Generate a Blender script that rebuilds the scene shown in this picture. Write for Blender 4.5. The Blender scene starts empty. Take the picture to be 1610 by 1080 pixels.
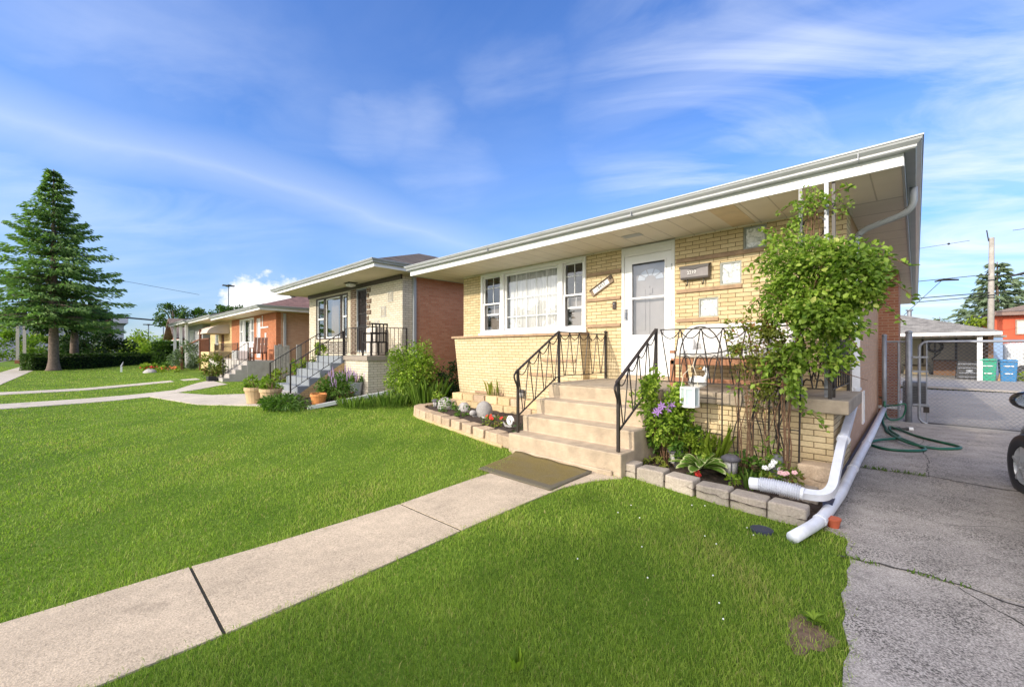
import bpy, math, random
import numpy as np
from mathutils import Vector, Matrix
random.seed(3)
rng = np.random.default_rng(7)
SC = bpy.context.scene
COL = SC.collection
R = math.radians

# ------------------------------------------------------------------ camera, sky, sun, exposure
cam = bpy.data.cameras.new('camera')
cam.sensor_width = 36.0
cam.lens = 657.0 / 1610.0 * 36.0
cam.shift_y = 11.0 / 1610.0
cam.clip_start = 0.05
cam.clip_end = 3000
camo = bpy.data.objects.new('camera', cam)
COL.objects.link(camo)
camo.location = (0, 0, 1.5)
camo.rotation_euler = (R(90), 0, math.atan2(0.695, 0.719))
SC.camera = camo

SUN_AZ, SUN_EL = R(9.0), R(21.5)
w = bpy.data.worlds.new('World')
SC.world = w
w.use_nodes = True
nt = w.node_tree
nt.nodes.clear()
def wn(t, **k):
    n = nt.nodes.new(t)
    for a, b in k.items(): setattr(n, a, b)
    return n
out = wn('ShaderNodeOutputWorld')
bg = wn('ShaderNodeBackground')
sky = wn('ShaderNodeTexSky', sky_type='NISHITA', sun_disc=False, sun_elevation=R(30), sun_rotation=math.pi + SUN_AZ,
         altitude=200, air_density=1.0, dust_density=0.3, ozone_density=2.2)
tc = wn('ShaderNodeTexCoord')
sep = wn('ShaderNodeSeparateXYZ')
nt.links.new(tc.outputs['Generated'], sep.inputs[0])
def wmath(op, a, b=None, clamp=False):
    n = wn('ShaderNodeMath', operation=op, use_clamp=clamp)
    for i, s in enumerate((a, b)):
        if s is None: continue
        if isinstance(s, (int, float)): n.inputs[i].default_value = s
        else: nt.links.new(s, n.inputs[i])
    return n.outputs[0]
def wramp(fac, stops):
    n = wn('ShaderNodeValToRGB')
    e = n.color_ramp.elements
    while len(e) < len(stops): e.new(0.5)
    for k, (p, c) in zip(e, stops):
        k.position = p
        k.color = (c, c, c, 1) if isinstance(c, (int, float)) else (*c, 1)
    nt.links.new(fac, n.inputs[0])
    return n.outputs[0]
zc = wmath('MAXIMUM', sep.outputs[2], 0.0)
# tint that deepens the blue overhead as in the photograph
tint = wramp(zc, [(0.0, (0.50, 0.64, 0.94)), (0.10, (0.70, 0.89, 1.20)), (0.24, (0.90, 1.19, 1.58)), (0.40, (0.84, 1.25, 1.86)), (0.6, (0.70, 1.20, 1.95)), (1.0, (0.64, 1.1, 1.9))])
mul = wn('ShaderNodeMixRGB', blend_type='MULTIPLY')
mul.inputs[0].default_value = 1.0
nt.links.new(sky.outputs[0], mul.inputs[1]); nt.links.new(tint, mul.inputs[2])
# cirrus: direction projected on a flat layer, stretched along one bearing
den = wmath('ADD', zc, 0.10)
px_ = wmath('DIVIDE', sep.outputs[0], den)
py_ = wmath('DIVIDE', sep.outputs[1], den)
comb = wn('ShaderNodeCombineXYZ')
nt.links.new(px_, comb.inputs[0]); nt.links.new(py_, comb.inputs[1])
def layer(rot, scl, loc):
    r1 = wn('ShaderNodeMapping'); r1.inputs['Rotation'].default_value = (0, 0, R(rot)); nt.links.new(comb.outputs[0], r1.inputs['Vector'])
    r2 = wn('ShaderNodeMapping'); r2.inputs['Scale'].default_value = scl; r2.inputs['Location'].default_value = loc; nt.links.new(r1.outputs[0], r2.inputs['Vector'])
    return r2.outputs[0]
def wnoise(vec, detail, rough, dist=0.0, scale=1.0):
    n = wn('ShaderNodeTexNoise'); n.inputs['Scale'].default_value = scale; n.inputs['Detail'].default_value = detail; n.inputs['Roughness'].default_value = rough; n.inputs['Distortion'].default_value = dist
    nt.links.new(vec, n.inputs['Vector']); return n.outputs[0]
wz = wn('ShaderNodeTexNoise'); wz.inputs['Scale'].default_value = 5.5; wz.inputs['Detail'].default_value = 6; wz.inputs['Roughness'].default_value = 0.62
wm_ = wn('ShaderNodeMapping'); wm_.inputs['Scale'].default_value = (1, 1, 2.4); nt.links.new(tc.outputs['Generated'], wm_.inputs['Vector']); nt.links.new(wm_.outputs[0], wz.inputs['Vector'])
w1 = wn('ShaderNodeVectorMath', operation='SUBTRACT'); nt.links.new(wz.outputs['Color'], w1.inputs[0]); w1.inputs[1].default_value = (.5, .5, .5)
w2 = wn('ShaderNodeVectorMath', operation='SCALE'); nt.links.new(w1.outputs[0], w2.inputs[0]); w2.inputs['Scale'].default_value = 0.11
w3 = wn('ShaderNodeVectorMath', operation='ADD'); nt.links.new(tc.outputs['Generated'], w3.inputs[0]); nt.links.new(w2.outputs[0], w3.inputs[1])
w4 = wn('ShaderNodeVectorMath', operation='NORMALIZE'); nt.links.new(w3.outputs[0], w4.inputs[0])
warp = w4.outputs[0]
def blob(vec, rad, soft):
    v = Vector(vec).normalized()
    n = wn('ShaderNodeVectorMath', operation='DOT_PRODUCT'); n.inputs[1].default_value = v
    nt.links.new(warp, n.inputs[0])
    return wramp(n.outputs['Value'], [(max(0, math.cos(R(rad + soft))), 0.0), (min(1, math.cos(R(max(rad - soft, 0)))), 1.0)])
def vsum(*q):
    r_ = q[0]
    for k in q[1:]: r_ = wmath('MAXIMUM', r_, k)
    return r_
# torn wisps: fine warped noise, kept only where the sky carries cirrus
nA = wnoise(layer(-35, (0.75, 1.7, 1), (1.2, 3.4, 0)), 8, 0.58, 1.1)
nB = wnoise(layer(-20, (0.5, 1.0, 1), (5.2, 1.1, 0)), 6, 0.52, 0.8)
wis = wramp(nA, [(0.40, 0.0), (0.74, 1.0)])
cover = vsum(wmath('MULTIPLY', blob((-0.813, 0.388, 0.434), 0.4, 1.5), 0.20), wmath('MULTIPLY', blob((-0.778, 0.439, 0.45), 0.4, 1.5), 0.20), wmath('MULTIPLY', blob((-0.737, 0.496, 0.46), 0.4, 1.5), 0.20), wmath('MULTIPLY', blob((-0.613, 0.57, 0.547), 0.4, 1.5), 0.22), wmath('MULTIPLY', blob((-0.571, 0.609, 0.551), 0.4, 1.5), 0.22), wmath('MULTIPLY', blob((-0.529, 0.647, 0.549), 0.4, 1.5), 0.22), wmath('MULTIPLY', blob((-0.76, 0.512, 0.4), 0.4, 1.5), 0.16), wmath('MULTIPLY', blob((-0.734, 0.551, 0.398), 0.4, 1.5), 0.16), wmath('MULTIPLY', blob((-0.705, 0.589, 0.396), 0.4, 1.5), 0.16), wmath('MULTIPLY', blob((-0.656, 0.477, 0.585), 0.4, 1.5), 0.09), wmath('MULTIPLY', blob((-0.612, 0.519, 0.597), 0.4, 1.5), 0.09),
             wmath('MULTIPLY', blob((-0.169, 0.859, 0.482), 12, 12), 0.72), wmath('MULTIPLY', blob((0.087, 0.94, 0.329), 12, 12), 0.80), wmath('MULTIPLY', blob((-0.91, 0.017, 0.413), 12, 12), 0.25), 0.05)
cir = wmath('MULTIPLY', wis, cover, clamp=True)
cir = wmath('ADD', cir, wmath('MULTIPLY', wmath('MULTIPLY', cover, wramp(nB, [(0.35, 0.0), (0.70, 1.0)])), 0.42), clamp=True)
# one long thin streak along the western sky
sx = wmath('ADD', px_, wmath('MULTIPLY', wmath('SUBTRACT', nB, 0.5), 0.55))
st = wramp(wmath('ABSOLUTE', wmath('ADD', sx, 2.17)), [(0.0, 1.0), (0.08, 0.7), (0.40, 0.0)])
st = wmath('MULTIPLY', st, wramp(wmath('DIVIDE', py_, 3.0), [(0.0, 1.0), (0.50, 0.8), (0.9, 0.0)]))
cir = wmath('MAXIMUM', cir, wmath('MULTIPLY', st, 0.30))
# pale veil that thickens towards the horizon
cir = wmath('ADD', cir, wmath('MULTIPLY', wramp(zc, [(0.0, 0.40), (0.14, 0.16), (0.40, 0.03)]), wramp(nB, [(0.30, 0.25), (0.70, 1.0)])), clamp=True)
mixc = wn('ShaderNodeMixRGB'); nt.links.new(cir, mixc.inputs[0]); nt.links.new(mul.outputs[0], mixc.inputs[1])
mixc.inputs[2].default_value = (7.6, 8.1, 9.0, 1)
# cumulus
cum = blob((-0.950, 0.282, 0.088), 1.9, 1.7)
cum2 = blob((-0.962, 0.245, 0.080), 1.5, 1.4)
cum3 = blob((-0.937, 0.322, 0.080), 1.4, 1.3)
n3 = wn('ShaderNodeTexNoise'); n3.inputs['Scale'].default_value = 34; n3.inputs['Detail'].default_value = 6; n3.inputs['Roughness'].default_value = 0.6
nt.links.new(tc.outputs['Generated'], n3.inputs['Vector'])
cumf = wmath('MAXIMUM', wmath('MAXIMUM', cum, cum2), cum3)
cumf = wmath('ADD', cumf, wmath('MULTIPLY', wmath('SUBTRACT', n3.outputs[0], 0.5), 0.9))
cumf = wramp(cumf, [(0.34, 0.0), (0.62, 1.0)])
mixd = wn('ShaderNodeMixRGB'); nt.links.new(cumf, mixd.inputs[0]); nt.links.new(mixc.outputs[0], mixd.inputs[1])
mixd.inputs[2].default_value = (8.8, 8.7, 8.9, 1)
# added cloud bank in the unseen sky behind the viewer, bright for fill light
fill_bank = blob((0.0, -1.0, 0.45), 48, 24)
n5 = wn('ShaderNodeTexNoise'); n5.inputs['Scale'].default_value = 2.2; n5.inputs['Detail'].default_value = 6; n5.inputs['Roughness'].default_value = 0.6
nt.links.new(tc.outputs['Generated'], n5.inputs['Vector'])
fill_bank = wmath('MULTIPLY', fill_bank, wramp(n5.outputs[0], [(0.36, 0.25), (0.60, 1.0)]))
mixe = wn('ShaderNodeMixRGB'); nt.links.new(fill_bank, mixe.inputs[0]); nt.links.new(mixd.outputs[0], mixe.inputs[1])
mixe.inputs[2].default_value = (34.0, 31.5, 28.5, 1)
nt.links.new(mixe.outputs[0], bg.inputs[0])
bg.inputs[1].default_value = 0.11
nt.links.new(bg.outputs[0], out.inputs[0])

sl = bpy.data.lights.new('sun', 'SUN')
sl.energy = 2.8
sl.angle = R(0.6)
sl.color = (1.0, 0.90, 0.74)
so = bpy.data.objects.new('sun', sl)
COL.objects.link(so)
trav = Vector((math.sin(SUN_AZ) * math.cos(SUN_EL), math.cos(SUN_AZ) * math.cos(SUN_EL), -math.sin(SUN_EL)))
so.rotation_euler = trav.to_track_quat('-Z', 'Y').to_euler()
so.location = (0, -30, 20)

SC.view_settings.view_transform = 'Standard'
SC.view_settings.look = 'None'
SC.view_settings.exposure = 0.38
SC.view_settings.gamma = 1.0
SC.cycles.max_bounces = 6
SC.cycles.transparent_max_bounces = 8
SC.cycles.use_denoising = True

# ------------------------------------------------------------------ helpers
ORG = {}
def thing(name, label, cat, loc, group=None):
    o = bpy.data.objects.new(name, None)
    COL.objects.link(o)
    o.location = loc
    o.empty_display_size = 0.2
    o['label'] = label; o['category'] = cat
    if group: o['group'] = group
    ORG[o.name] = Vector(loc)
    return o
def tag(o, label, cat, group=None):
    o['label'] = label; o['category'] = cat
    if group: o['group'] = group
    return o
def finish(me, name, mat, parent, loc, smooth):
    if isinstance(mat, (list, tuple)):
        for m in mat: me.materials.append(m)
    else: me.materials.append(mat)
    o = bpy.data.objects.new(name, me)
    COL.objects.link(o)
    if parent is not None:
        o.parent = parent
        ORG[o.name] = ORG[parent.name]
    else:
        o.location = loc
        ORG[o.name] = Vector(loc)
    if smooth:
        me.polygons.foreach_set('use_smooth', [True] * len(me.polygons))
    return o
class M:
    def __init__(s): s.v = []; s.f = []; s.mi = []; s.cur = 0
    def add(s, vs, fs):
        b = len(s.v)
        s.v += [tuple(p) for p in vs]
        s.f += [tuple(i + b for i in f) for f in fs]
        s.mi += [s.cur] * len(fs)
        return s
    def box(s, x0, x1, y0, y1, z0, z1):
        return s.add([(x0,y0,z0),(x1,y0,z0),(x1,y1,z0),(x0,y1,z0),(x0,y0,z1),(x1,y0,z1),(x1,y1,z1),(x0,y1,z1)],
                     [(0,3,2,1),(4,5,6,7),(0,1,5,4),(1,2,6,5),(2,3,7,6),(3,0,4,7)])
    def obox(s, c, sx, sy, sz, rz=0.0, taper=1.0, tilt=None):
        m = Matrix.Rotation(rz, 3, 'Z')
        if tilt is not None: m = m @ Matrix.Rotation(tilt[1], 3, tilt[0])
        P = []
        for z in (-.5, .5):
            t = 1.0 if z < 0 else taper
            for x, y in ((-.5,-.5),(.5,-.5),(.5,.5),(-.5,.5)):
                P.append(Vector(c) + m @ Vector((x*sx*t, y*sy*t, z*sz)))
        return s.add(P, [(0,3,2,1),(4,5,6,7),(0,1,5,4),(1,2,6,5),(2,3,7,6),(3,0,4,7)])
    def bar(s, p, q, w, h=None):
        p = Vector(p); q = Vector(q); h = h or w
        d = (q - p).normalized()
        u = d.cross(Vector((0,0,1)))
        if u.length < 1e-3: u = Vector((1,0,0))
        u.normalize(); n = u.cross(d)
        P = []
        for c in (p, q):
            for a, b in ((-1,-1),(1,-1),(1,1),(-1,1)): P.append(c + u*a*w/2 + n*b*h/2)
        return s.add(P, [(0,1,2,3),(7,6,5,4),(0,4,5,1),(1,5,6,2),(2,6,7,3),(3,7,4,0)])
    def tube(s, pts, r, n=8, cap=True, ph=0.0):
        pts = [Vector(p) for p in pts]
        rs = r if isinstance(r, (list, tuple)) else [r]*len(pts)
        P = []; u = None
        for i, p in enumerate(pts):
            a = pts[max(i-1,0)]; b = pts[min(i+1,len(pts)-1)]
            d = (b-a)
            if d.length < 1e-9: d = Vector((0,0,1))
            d.normalize()
            if u is None:
                u = d.cross(Vector((0,0,1)))
                if u.length < 1e-3: u = Vector((1,0,0))
            u = (u - d*u.dot(d))
            if u.length < 1e-6: u = d.cross(Vector((0.3,1,0.2)))
            u.normalize(); w2 = d.cross(u)
            for k in range(n):
                t = 2*math.pi*k/n + ph
                P.append(p + (u*math.cos(t) + w2*math.sin(t))*rs[i])
        F = []
        for i in range(len(pts)-1):
            for k in range(n):
                k2 = (k+1)%n
                F.append((i*n+k, i*n+k2, (i+1)*n+k2, (i+1)*n+k))
        if cap:
            F.append(tuple(reversed(range(n)))); F.append(tuple((len(pts)-1)*n+k for k in range(n)))
        return s.add(P, F)
    def lathe(s, cx, cy, prof, n=20, sx=1.0, sy=1.0):
        P = []; F = []
        for r, z in prof:
            for k in range(n):
                t = 2*math.pi*k/n
                P.append((cx + r*sx*math.cos(t), cy + r*sy*math.sin(t), z))
        for i in range(len(prof)-1):
            for k in range(n):
                k2 = (k+1)%n
                F.append((i*n+k, i*n+k2, (i+1)*n+k2, (i+1)*n+k))
        F.append(tuple(reversed(range(n)))); F.append(tuple((len(prof)-1)*n+k for k in range(n)))
        return s.add(P, F)
    def prism(s, poly, ax, a, b):
        # poly: list of 2D points; ax 'x': points are (y,z); 'y': (x,z); 'z': (x,y)
        n = len(poly)
        def mk(p, t):
            return (t,p[0],p[1]) if ax == 'x' else (p[0],t,p[1]) if ax == 'y' else (p[0],p[1],t)
        P = [mk(p,a) for p in poly] + [mk(p,b) for p in poly]
        F = [tuple(range(n)), tuple(reversed(range(n,2*n)))]
        for i in range(n):
            j = (i+1)%n
            F.append((i, i+n, j+n, j))
        return s.add(P, F)
    def quad(s, a, b, c, d): return s.add([a,b,c,d], [(0,1,2,3)])
    def ball(s, c, rx, ry, rz, nu=12, nv=8, jit=0.0):
        prof = []
        P = []; F = []
        for i in range(nv+1):
            ph = math.pi*i/nv
            for k in range(nu):
                t = 2*math.pi*k/nu
                j = 1 + (random.uniform(-jit, jit) if jit else 0)
                P.append((c[0]+rx*math.sin(ph)*math.cos(t)*j, c[1]+ry*math.sin(ph)*math.sin(t)*j, c[2]+rz*math.cos(ph)*j))
        for i in range(nv):
            for k in range(nu):
                k2=(k+1)%nu
                F.append((i*nu+k, (i+1)*nu+k, (i+1)*nu+k2, i*nu+k2))
        return s.add(P,F)
    def wall(s, ax, pos, t, a0, a1, z0, z1, holes=()):
        """front skin of a wall with openings; ax 'y': wall in x,z at y=pos, thickness t away from the viewer (+y); ax 'x': in y,z at x=pos"""
        A = sorted({a0,a1,*[h[0] for h in holes],*[h[1] for h in holes]})
        Z = sorted({z0,z1,*[h[2] for h in holes],*[h[3] for h in holes]})
        def pt(a,z,d): return (a,pos+d,z) if ax=='y' else (pos+d,a,z)
        def q(*p): s.add(p,[(0,1,2,3)])
        for i in range(len(A)-1):
            for k in range(len(Z)-1):
                ca=(A[i]+A[i+1])/2; cz=(Z[k]+Z[k+1])/2
                if any(h[0]<ca<h[1] and h[2]<cz<h[3] for h in holes): continue
                for d in (0,t):
                    P=[pt(A[i],Z[k],d),pt(A[i+1],Z[k],d),pt(A[i+1],Z[k+1],d),pt(A[i],Z[k+1],d)]
                    if d: P.reverse()
                    q(*P)
        for (h0,h1,y0,y1) in list(holes)+[(a0,a1,z0,z1)]:
            q(pt(h0,y0,0),pt(h0,y1,0),pt(h0,y1,t),pt(h0,y0,t))
            q(pt(h1,y0,0),pt(h1,y1,0),pt(h1,y1,t),pt(h1,y0,t))
            q(pt(h0,y1,0),pt(h1,y1,0),pt(h1,y1,t),pt(h0,y1,t))
            q(pt(h0,y0,0),pt(h1,y0,0),pt(h1,y0,t),pt(h0,y0,t))
        return s
    def build(s, name, mat, parent=None, smooth=False, bevel=0.0, seg=1, loc=None):
        if parent is not None: o0 = ORG[parent.name]
        elif loc is not None: o0 = Vector(loc)
        else:
            a = np.array(s.v); o0 = Vector(((a[:,0].min()+a[:,0].max())/2, (a[:,1].min()+a[:,1].max())/2, a[:,2].min()))
        me = bpy.data.meshes.new(name)
        me.from_pydata([(p[0]-o0.x, p[1]-o0.y, p[2]-o0.z) for p in s.v], [], s.f)
        o = finish(me, name, mat, parent, o0, smooth)
        if isinstance(mat, (list, tuple)): me.polygons.foreach_set('material_index', s.mi)
        if bevel:
            b = o.modifiers.new('bevel', 'BEVEL'); b.width = bevel; b.segments = seg; b.limit_method = 'ANGLE'; b.angle_limit = R(40)
        return o
def npmesh(name, V, F, mat, parent=None, loc=None, rnd=None, smooth=False):
    V = np.asarray(V, dtype=np.float64); F = np.asarray(F, dtype=np.int32)
    if parent is not None: o0 = ORG[parent.name]
    elif loc is not None: o0 = Vector(loc)
    else: o0 = Vector(((V[:,0].min()+V[:,0].max())/2, (V[:,1].min()+V[:,1].max())/2, V[:,2].min()))
    V = V - np.array(o0)
    me = bpy.data.meshes.new(name)
    k = F.shape[1]
    me.vertices.add(len(V)); me.vertices.foreach_set('co', V.astype(np.float32).ravel())
    me.loops.add(F.size); me.loops.foreach_set('vertex_index', F.ravel())
    me.polygons.add(len(F)); me.polygons.foreach_set('loop_start', np.arange(0, F.size, k, dtype=np.int32))
    try: me.polygons.foreach_set('loop_total', np.full(len(F), k, dtype=np.int32))
    except Exception: pass
    if rnd is not None:
        at = me.attributes.new('rnd', 'FLOAT', 'POINT'); at.data.foreach_set('value', np.asarray(rnd, dtype=np.float32))
    me.update(calc_edges=True)
    me.validate()
    return finish(me, name, mat, parent, o0, smooth)
def copy_thing(o, loc, label=None, rz=None):
    c = o.copy(); COL.objects.link(c); c.location = loc
    if rz is not None: c.rotation_euler = (0, 0, rz)
    if label: c['label'] = label
    ORG[c.name] = Vector(loc)
    for ch in o.children:
        d = ch.copy(); COL.objects.link(d); d.parent = c
        for g in ch.children:
            e = g.copy(); COL.objects.link(e); e.parent = d
    return c

# ------------------------------------------------------------------ materials
def newmat(name):
    m = bpy.data.materials.new(name); m.use_nodes = True
    return m, m.node_tree, m.node_tree.nodes['Principled BSDF']
def L(t, a, b): t.links.new(a, b)
def ramp(t, fac, stops, interp='LINEAR'):
    n = t.nodes.new('ShaderNodeValToRGB'); n.color_ramp.interpolation = interp
    e = n.color_ramp.elements
    while len(e) < len(stops): e.new(0.5)
    for k, (p, c) in zip(e, stops):
        k.position = p; k.color = (c, c, c, 1) if isinstance(c, (int, float)) else (*c, 1)
    L(t, fac, n.inputs[0]); return n.outputs[0]
def noise(t, scale, detail=4, rough=0.55, coord=None, dist=0.0, scl=None):
    n = t.nodes.new('ShaderNodeTexNoise')
    n.inputs['Scale'].default_value = scale; n.inputs['Detail'].default_value = detail; n.inputs['Roughness'].default_value = rough; n.inputs['Distortion'].default_value = dist
    c = coord or tcoord(t)
    if scl:
        mp = t.nodes.new('ShaderNodeMapping'); mp.inputs['Scale'].default_value = scl; L(t, c, mp.inputs[0]); c = mp.outputs[0]
    L(t, c, n.inputs['Vector'])
    return n.outputs[0]
def tcoord(t):
    n = t.nodes.new('ShaderNodeTexCoord'); return n.outputs['Object']
def gpos(t):
    n = t.nodes.new('ShaderNodeNewGeometry'); return n.outputs['Position']
def mix(t, fac, a, b, mode='MIX'):
    n = t.nodes.new('ShaderNodeMixRGB'); n.blend_type = mode
    for i, s in enumerate((fac, a, b)):
        if isinstance(s, (int, float)): n.inputs[i].default_value = s if i == 0 else (s, s, s, 1)
        elif isinstance(s, tuple): n.inputs[i].default_value = (*s, 1)
        else: L(t, s, n.inputs[i])
    return n.outputs[0]
def mth(t, op, a, b=None, clamp=False):
    n = t.nodes.new('ShaderNodeMath'); n.operation = op; n.use_clamp = clamp
    for i, s in enumerate((a, b)):
        if s is None: continue
        if isinstance(s, (int, float)): n.inputs[i].default_value = s
        else: L(t, s, n.inputs[i])
    return n.outputs[0]
def bump(t, b, h, strength=0.3, dist=0.01):
    n = t.nodes.new('ShaderNodeBump'); n.inputs['Strength'].default_value = strength; n.inputs['Distance'].default_value = dist
    L(t, h, n.inputs['Height']); L(t, n.outputs[0], b.inputs['Normal'])
def sc(c, k): return tuple(min(1, x*k) for x in c)
def plain(name, col, rough=0.5, var=0.12, scale=6.0, bmp=0.0, bscale=60, metal=0.0, spec=0.5, dirt=0.0):
    m, t, b = newmat(name)
    n = noise(t, scale, 5)
    c = ramp(t, n, [(0.3, sc(col, 1-var)), (0.7, sc(col, 1+var))])
    if dirt:
        n2 = noise(t, scale*0.35, 6, 0.7)
        c = mix(t, ramp(t, n2, [(0.5, 0.0), (0.75, dirt)]), c, sc(col, 0.45))
    L(t, c, b.inputs['Base Color'])
    b.inputs['Roughness'].default_value = rough; b.inputs['Metallic'].default_value = metal
    b.inputs['Specular IOR Level'].default_value = spec
    if bmp: bump(t, b, noise(t, bscale, 4), bmp, 0.01)
    return m
def brick(name, c1, c2, mortar, bw=0.205, bh=0.0615, ms=0.0042, var=0.25, rough=0.8, stain=0.15, smooth=0.1, light=None):
    m, t, b = newmat(name)
    s = t.nodes.new('ShaderNodeSeparateXYZ'); L(t, tcoord(t), s.inputs[0])
    g = t.nodes.new('ShaderNodeNewGeometry'); s2 = t.nodes.new('ShaderNodeSeparateXYZ'); L(t, g.outputs['True Normal'], s2.inputs[0])
    f = mth(t, 'GREATER_THAN', mth(t, 'ABSOLUTE', s2.outputs[0]), 0.7)
    u = mth(t, 'ADD', mth(t, 'MULTIPLY', s.outputs[0], mth(t, 'SUBTRACT', 1.0, f)), mth(t, 'MULTIPLY', s.outputs[1], f))
    cb = t.nodes.new('ShaderNodeCombineXYZ'); L(t, u, cb.inputs[0]); L(t, s.outputs[2], cb.inputs[1])
    bt = t.nodes.new('ShaderNodeTexBrick'); L(t, cb.outputs[0], bt.inputs['Vector'])
    bt.offset = 0.5
    bt.inputs['Scale'].default_value = 1.0; bt.inputs['Brick Width'].default_value = bw; bt.inputs['Row Height'].default_value = bh
    bt.inputs['Mortar Size'].default_value = ms; bt.inputs['Mortar Smooth'].default_value = smooth; bt.inputs['Bias'].default_value = 0.0
    bt.inputs['Color1'].default_value = (*c1, 1); bt.inputs['Color2'].default_value = (*c2, 1); bt.inputs['Mortar'].default_value = (*mortar, 1)
    n = noise(t, 1.3, 5, 0.6); n2 = noise(t, 45, 3, 0.6)
    c = mix(t, 1.0, bt.outputs[0], ramp(t, n2, [(0.3, 1-var*0.5), (0.7, 1+var*0.35)]), 'MULTIPLY')
    c = mix(t, ramp(t, n, [(0.45, 0.0), (0.8, stain)]), c, sc(c1, 0.5))
    if light: c = mix(t, ramp(t, noise(t, 0.9, 4, 0.7), [(0.5, 0.0), (0.75, 0.5)]), c, light)
    L(t, c, b.inputs['Base Color']); b.inputs['Roughness'].default_value = rough
    b.inputs['Specular IOR Level'].default_value = 0.25
    h = mix(t, 0.15, mth(t, 'SUBTRACT', 1.0, bt.outputs[1]), n2)
    bump(t, b, h, 0.6, 0.006)
    return m
def glass(name, tint=(0.02, 0.025, 0.03), rough=0.02, through=0.86):
    m, t, b = newmat(name)
    t.nodes.remove(b)
    o = t.nodes['Material Output']
    tr = t.nodes.new('ShaderNodeBsdfTransparent'); tr.inputs[0].default_value = (through, through, through, 1)
    gl = t.nodes.new('ShaderNodeBsdfGlossy'); gl.inputs['Roughness'].default_value = rough; gl.inputs[0].default_value = (0.9, 0.93, 0.95, 1)
    fr = t.nodes.new('ShaderNodeFresnel'); fr.inputs[0].default_value = 1.52
    bp = t.nodes.new('ShaderNodeBump'); bp.inputs['Strength'].default_value = 0.012; bp.inputs['Distance'].default_value = 0.02
    L(t, noise(t, 2.2, 2), bp.inputs['Height']); L(t, bp.outputs[0], gl.inputs['Normal'])
    mx = t.nodes.new('ShaderNodeMixShader'); L(t, mth(t, 'MULTIPLY', fr.outputs[0], 2.2, True), mx.inputs[0]); L(t, tr.outputs[0], mx.inputs[1]); L(t, gl.outputs[0], mx.inputs[2])
    L(t, mx.outputs[0], o.inputs[0])
    return m
def leafmat(name, c_lo, c_hi, trans=0.35, rough=0.5, extra=None):
    m, t, b = newmat(name)
    a = t.nodes.new('ShaderNodeAttribute'); a.attribute_name = 'rnd'
    st = [(0.0, c_lo), (0.9, c_hi)]
    if extra: st = [(0.0, c_lo), (0.72, c_hi), (0.9, extra)]
    c = ramp(t, a.outputs['Fac'], st)
    L(t, c, b.inputs['Base Color']); b.inputs['Roughness'].default_value = rough; b.inputs['Specular IOR Level'].default_value = 0.3
    tl = t.nodes.new('ShaderNodeBsdfTranslucent')
    L(t, mix(t, 1.0, c, (0.88, 1.12, 0.5), 'MULTIPLY'), tl.inputs[0])
    mx = t.nodes.new('ShaderNodeMixShader'); mx.inputs[0].default_value = trans
    L(t, b.outputs[0], mx.inputs[1]); L(t, tl.outputs[0], mx.inputs[2]); L(t, mx.outputs[0], t.nodes['Material Output'].inputs[0])
    return m

MT = {}
MT['iron'] = plain('wrought_iron', (0.022, 0.016, 0.014), 0.45, 0.3, 30)
MT['dark'] = plain('dark_interior', (0.03, 0.03, 0.033), 0.8)
MT['white'] = plain('white_paint', (0.74, 0.74, 0.73), 0.35, 0.04, 3)
MT['vinyl'] = plain('white_vinyl', (0.78, 0.78, 0.79), 0.3, 0.03, 3)
MT['alum'] = plain('gutter_aluminium', (0.37, 0.385, 0.40), 0.4, 0.07, 3, dirt=0.25)
MT['fascia'] = plain('fascia_white', (0.78, 0.78, 0.79), 0.4, 0.05, 2, dirt=0.12)
MT['conc'] = plain('step_concrete', (0.43, 0.34, 0.24), 0.9, 0.18, 6, 0.8, 60, dirt=0.5)
MT['cap'] = plain('cap_concrete', (0.33, 0.27, 0.20), 0.9, 0.2, 8, 0.5, 50, dirt=0.4)
MT['cream'] = brick('cream_brick', (0.56, 0.43, 0.245), (0.69, 0.56, 0.345), (0.15, 0.095, 0.045))
MT['creamflare'] = brick('cream_brick_fine', (0.60, 0.475, 0.285), (0.68, 0.555, 0.355), (0.20, 0.135, 0.07))
MT['red'] = brick('common_brick', (0.50, 0.205, 0.11), (0.58, 0.28, 0.16), (0.42, 0.28, 0.19), ms=0.005, var=0.3, stain=0.3)
MT['pink'] = brick('side_brick', (0.46, 0.27, 0.17), (0.53, 0.33, 0.22), (0.42, 0.31, 0.23), ms=0.005, var=0.25, stain=0.25)
MT['bump'] = brick('chimney_brick', (0.26, 0.10, 0.06), (0.33, 0.15, 0.09), (0.36, 0.26, 0.19), ms=0.006, var=0.3)
MT['brown'] = plain('brown_course', (0.36, 0.24, 0.15), 0.8, 0.2, 14, 0.3, 60)
MT['glass'] = glass('window_glass')
MT['curtain'] = plain('sheer_curtain', (0.80, 0.80, 0.80), 0.9, 0.04, 8)
MT['black'] = plain('black_plastic', (0.015, 0.015, 0.017), 0.4, 0.2, 10)
MT['soil'] = plain('mulch', (0.045, 0.03, 0.022), 1.0, 0.5, 30, 1.0, 60)
MT['galv'] = plain('galvanised_steel', (0.24, 0.255, 0.29), 0.45, 0.12, 12, metal=0.35)
MT['downsp'] = plain('downspout_white', (0.66, 0.68, 0.74), 0.4, 0.06, 9, dirt=0.4)
MT['bark'] = plain('bark', (0.17, 0.125, 0.10), 0.95, 0.35, 9, 0.9, 25)
MT['stem'] = plain('stem', (0.16, 0.09, 0.05), 0.9, 0.3, 20)
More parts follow.
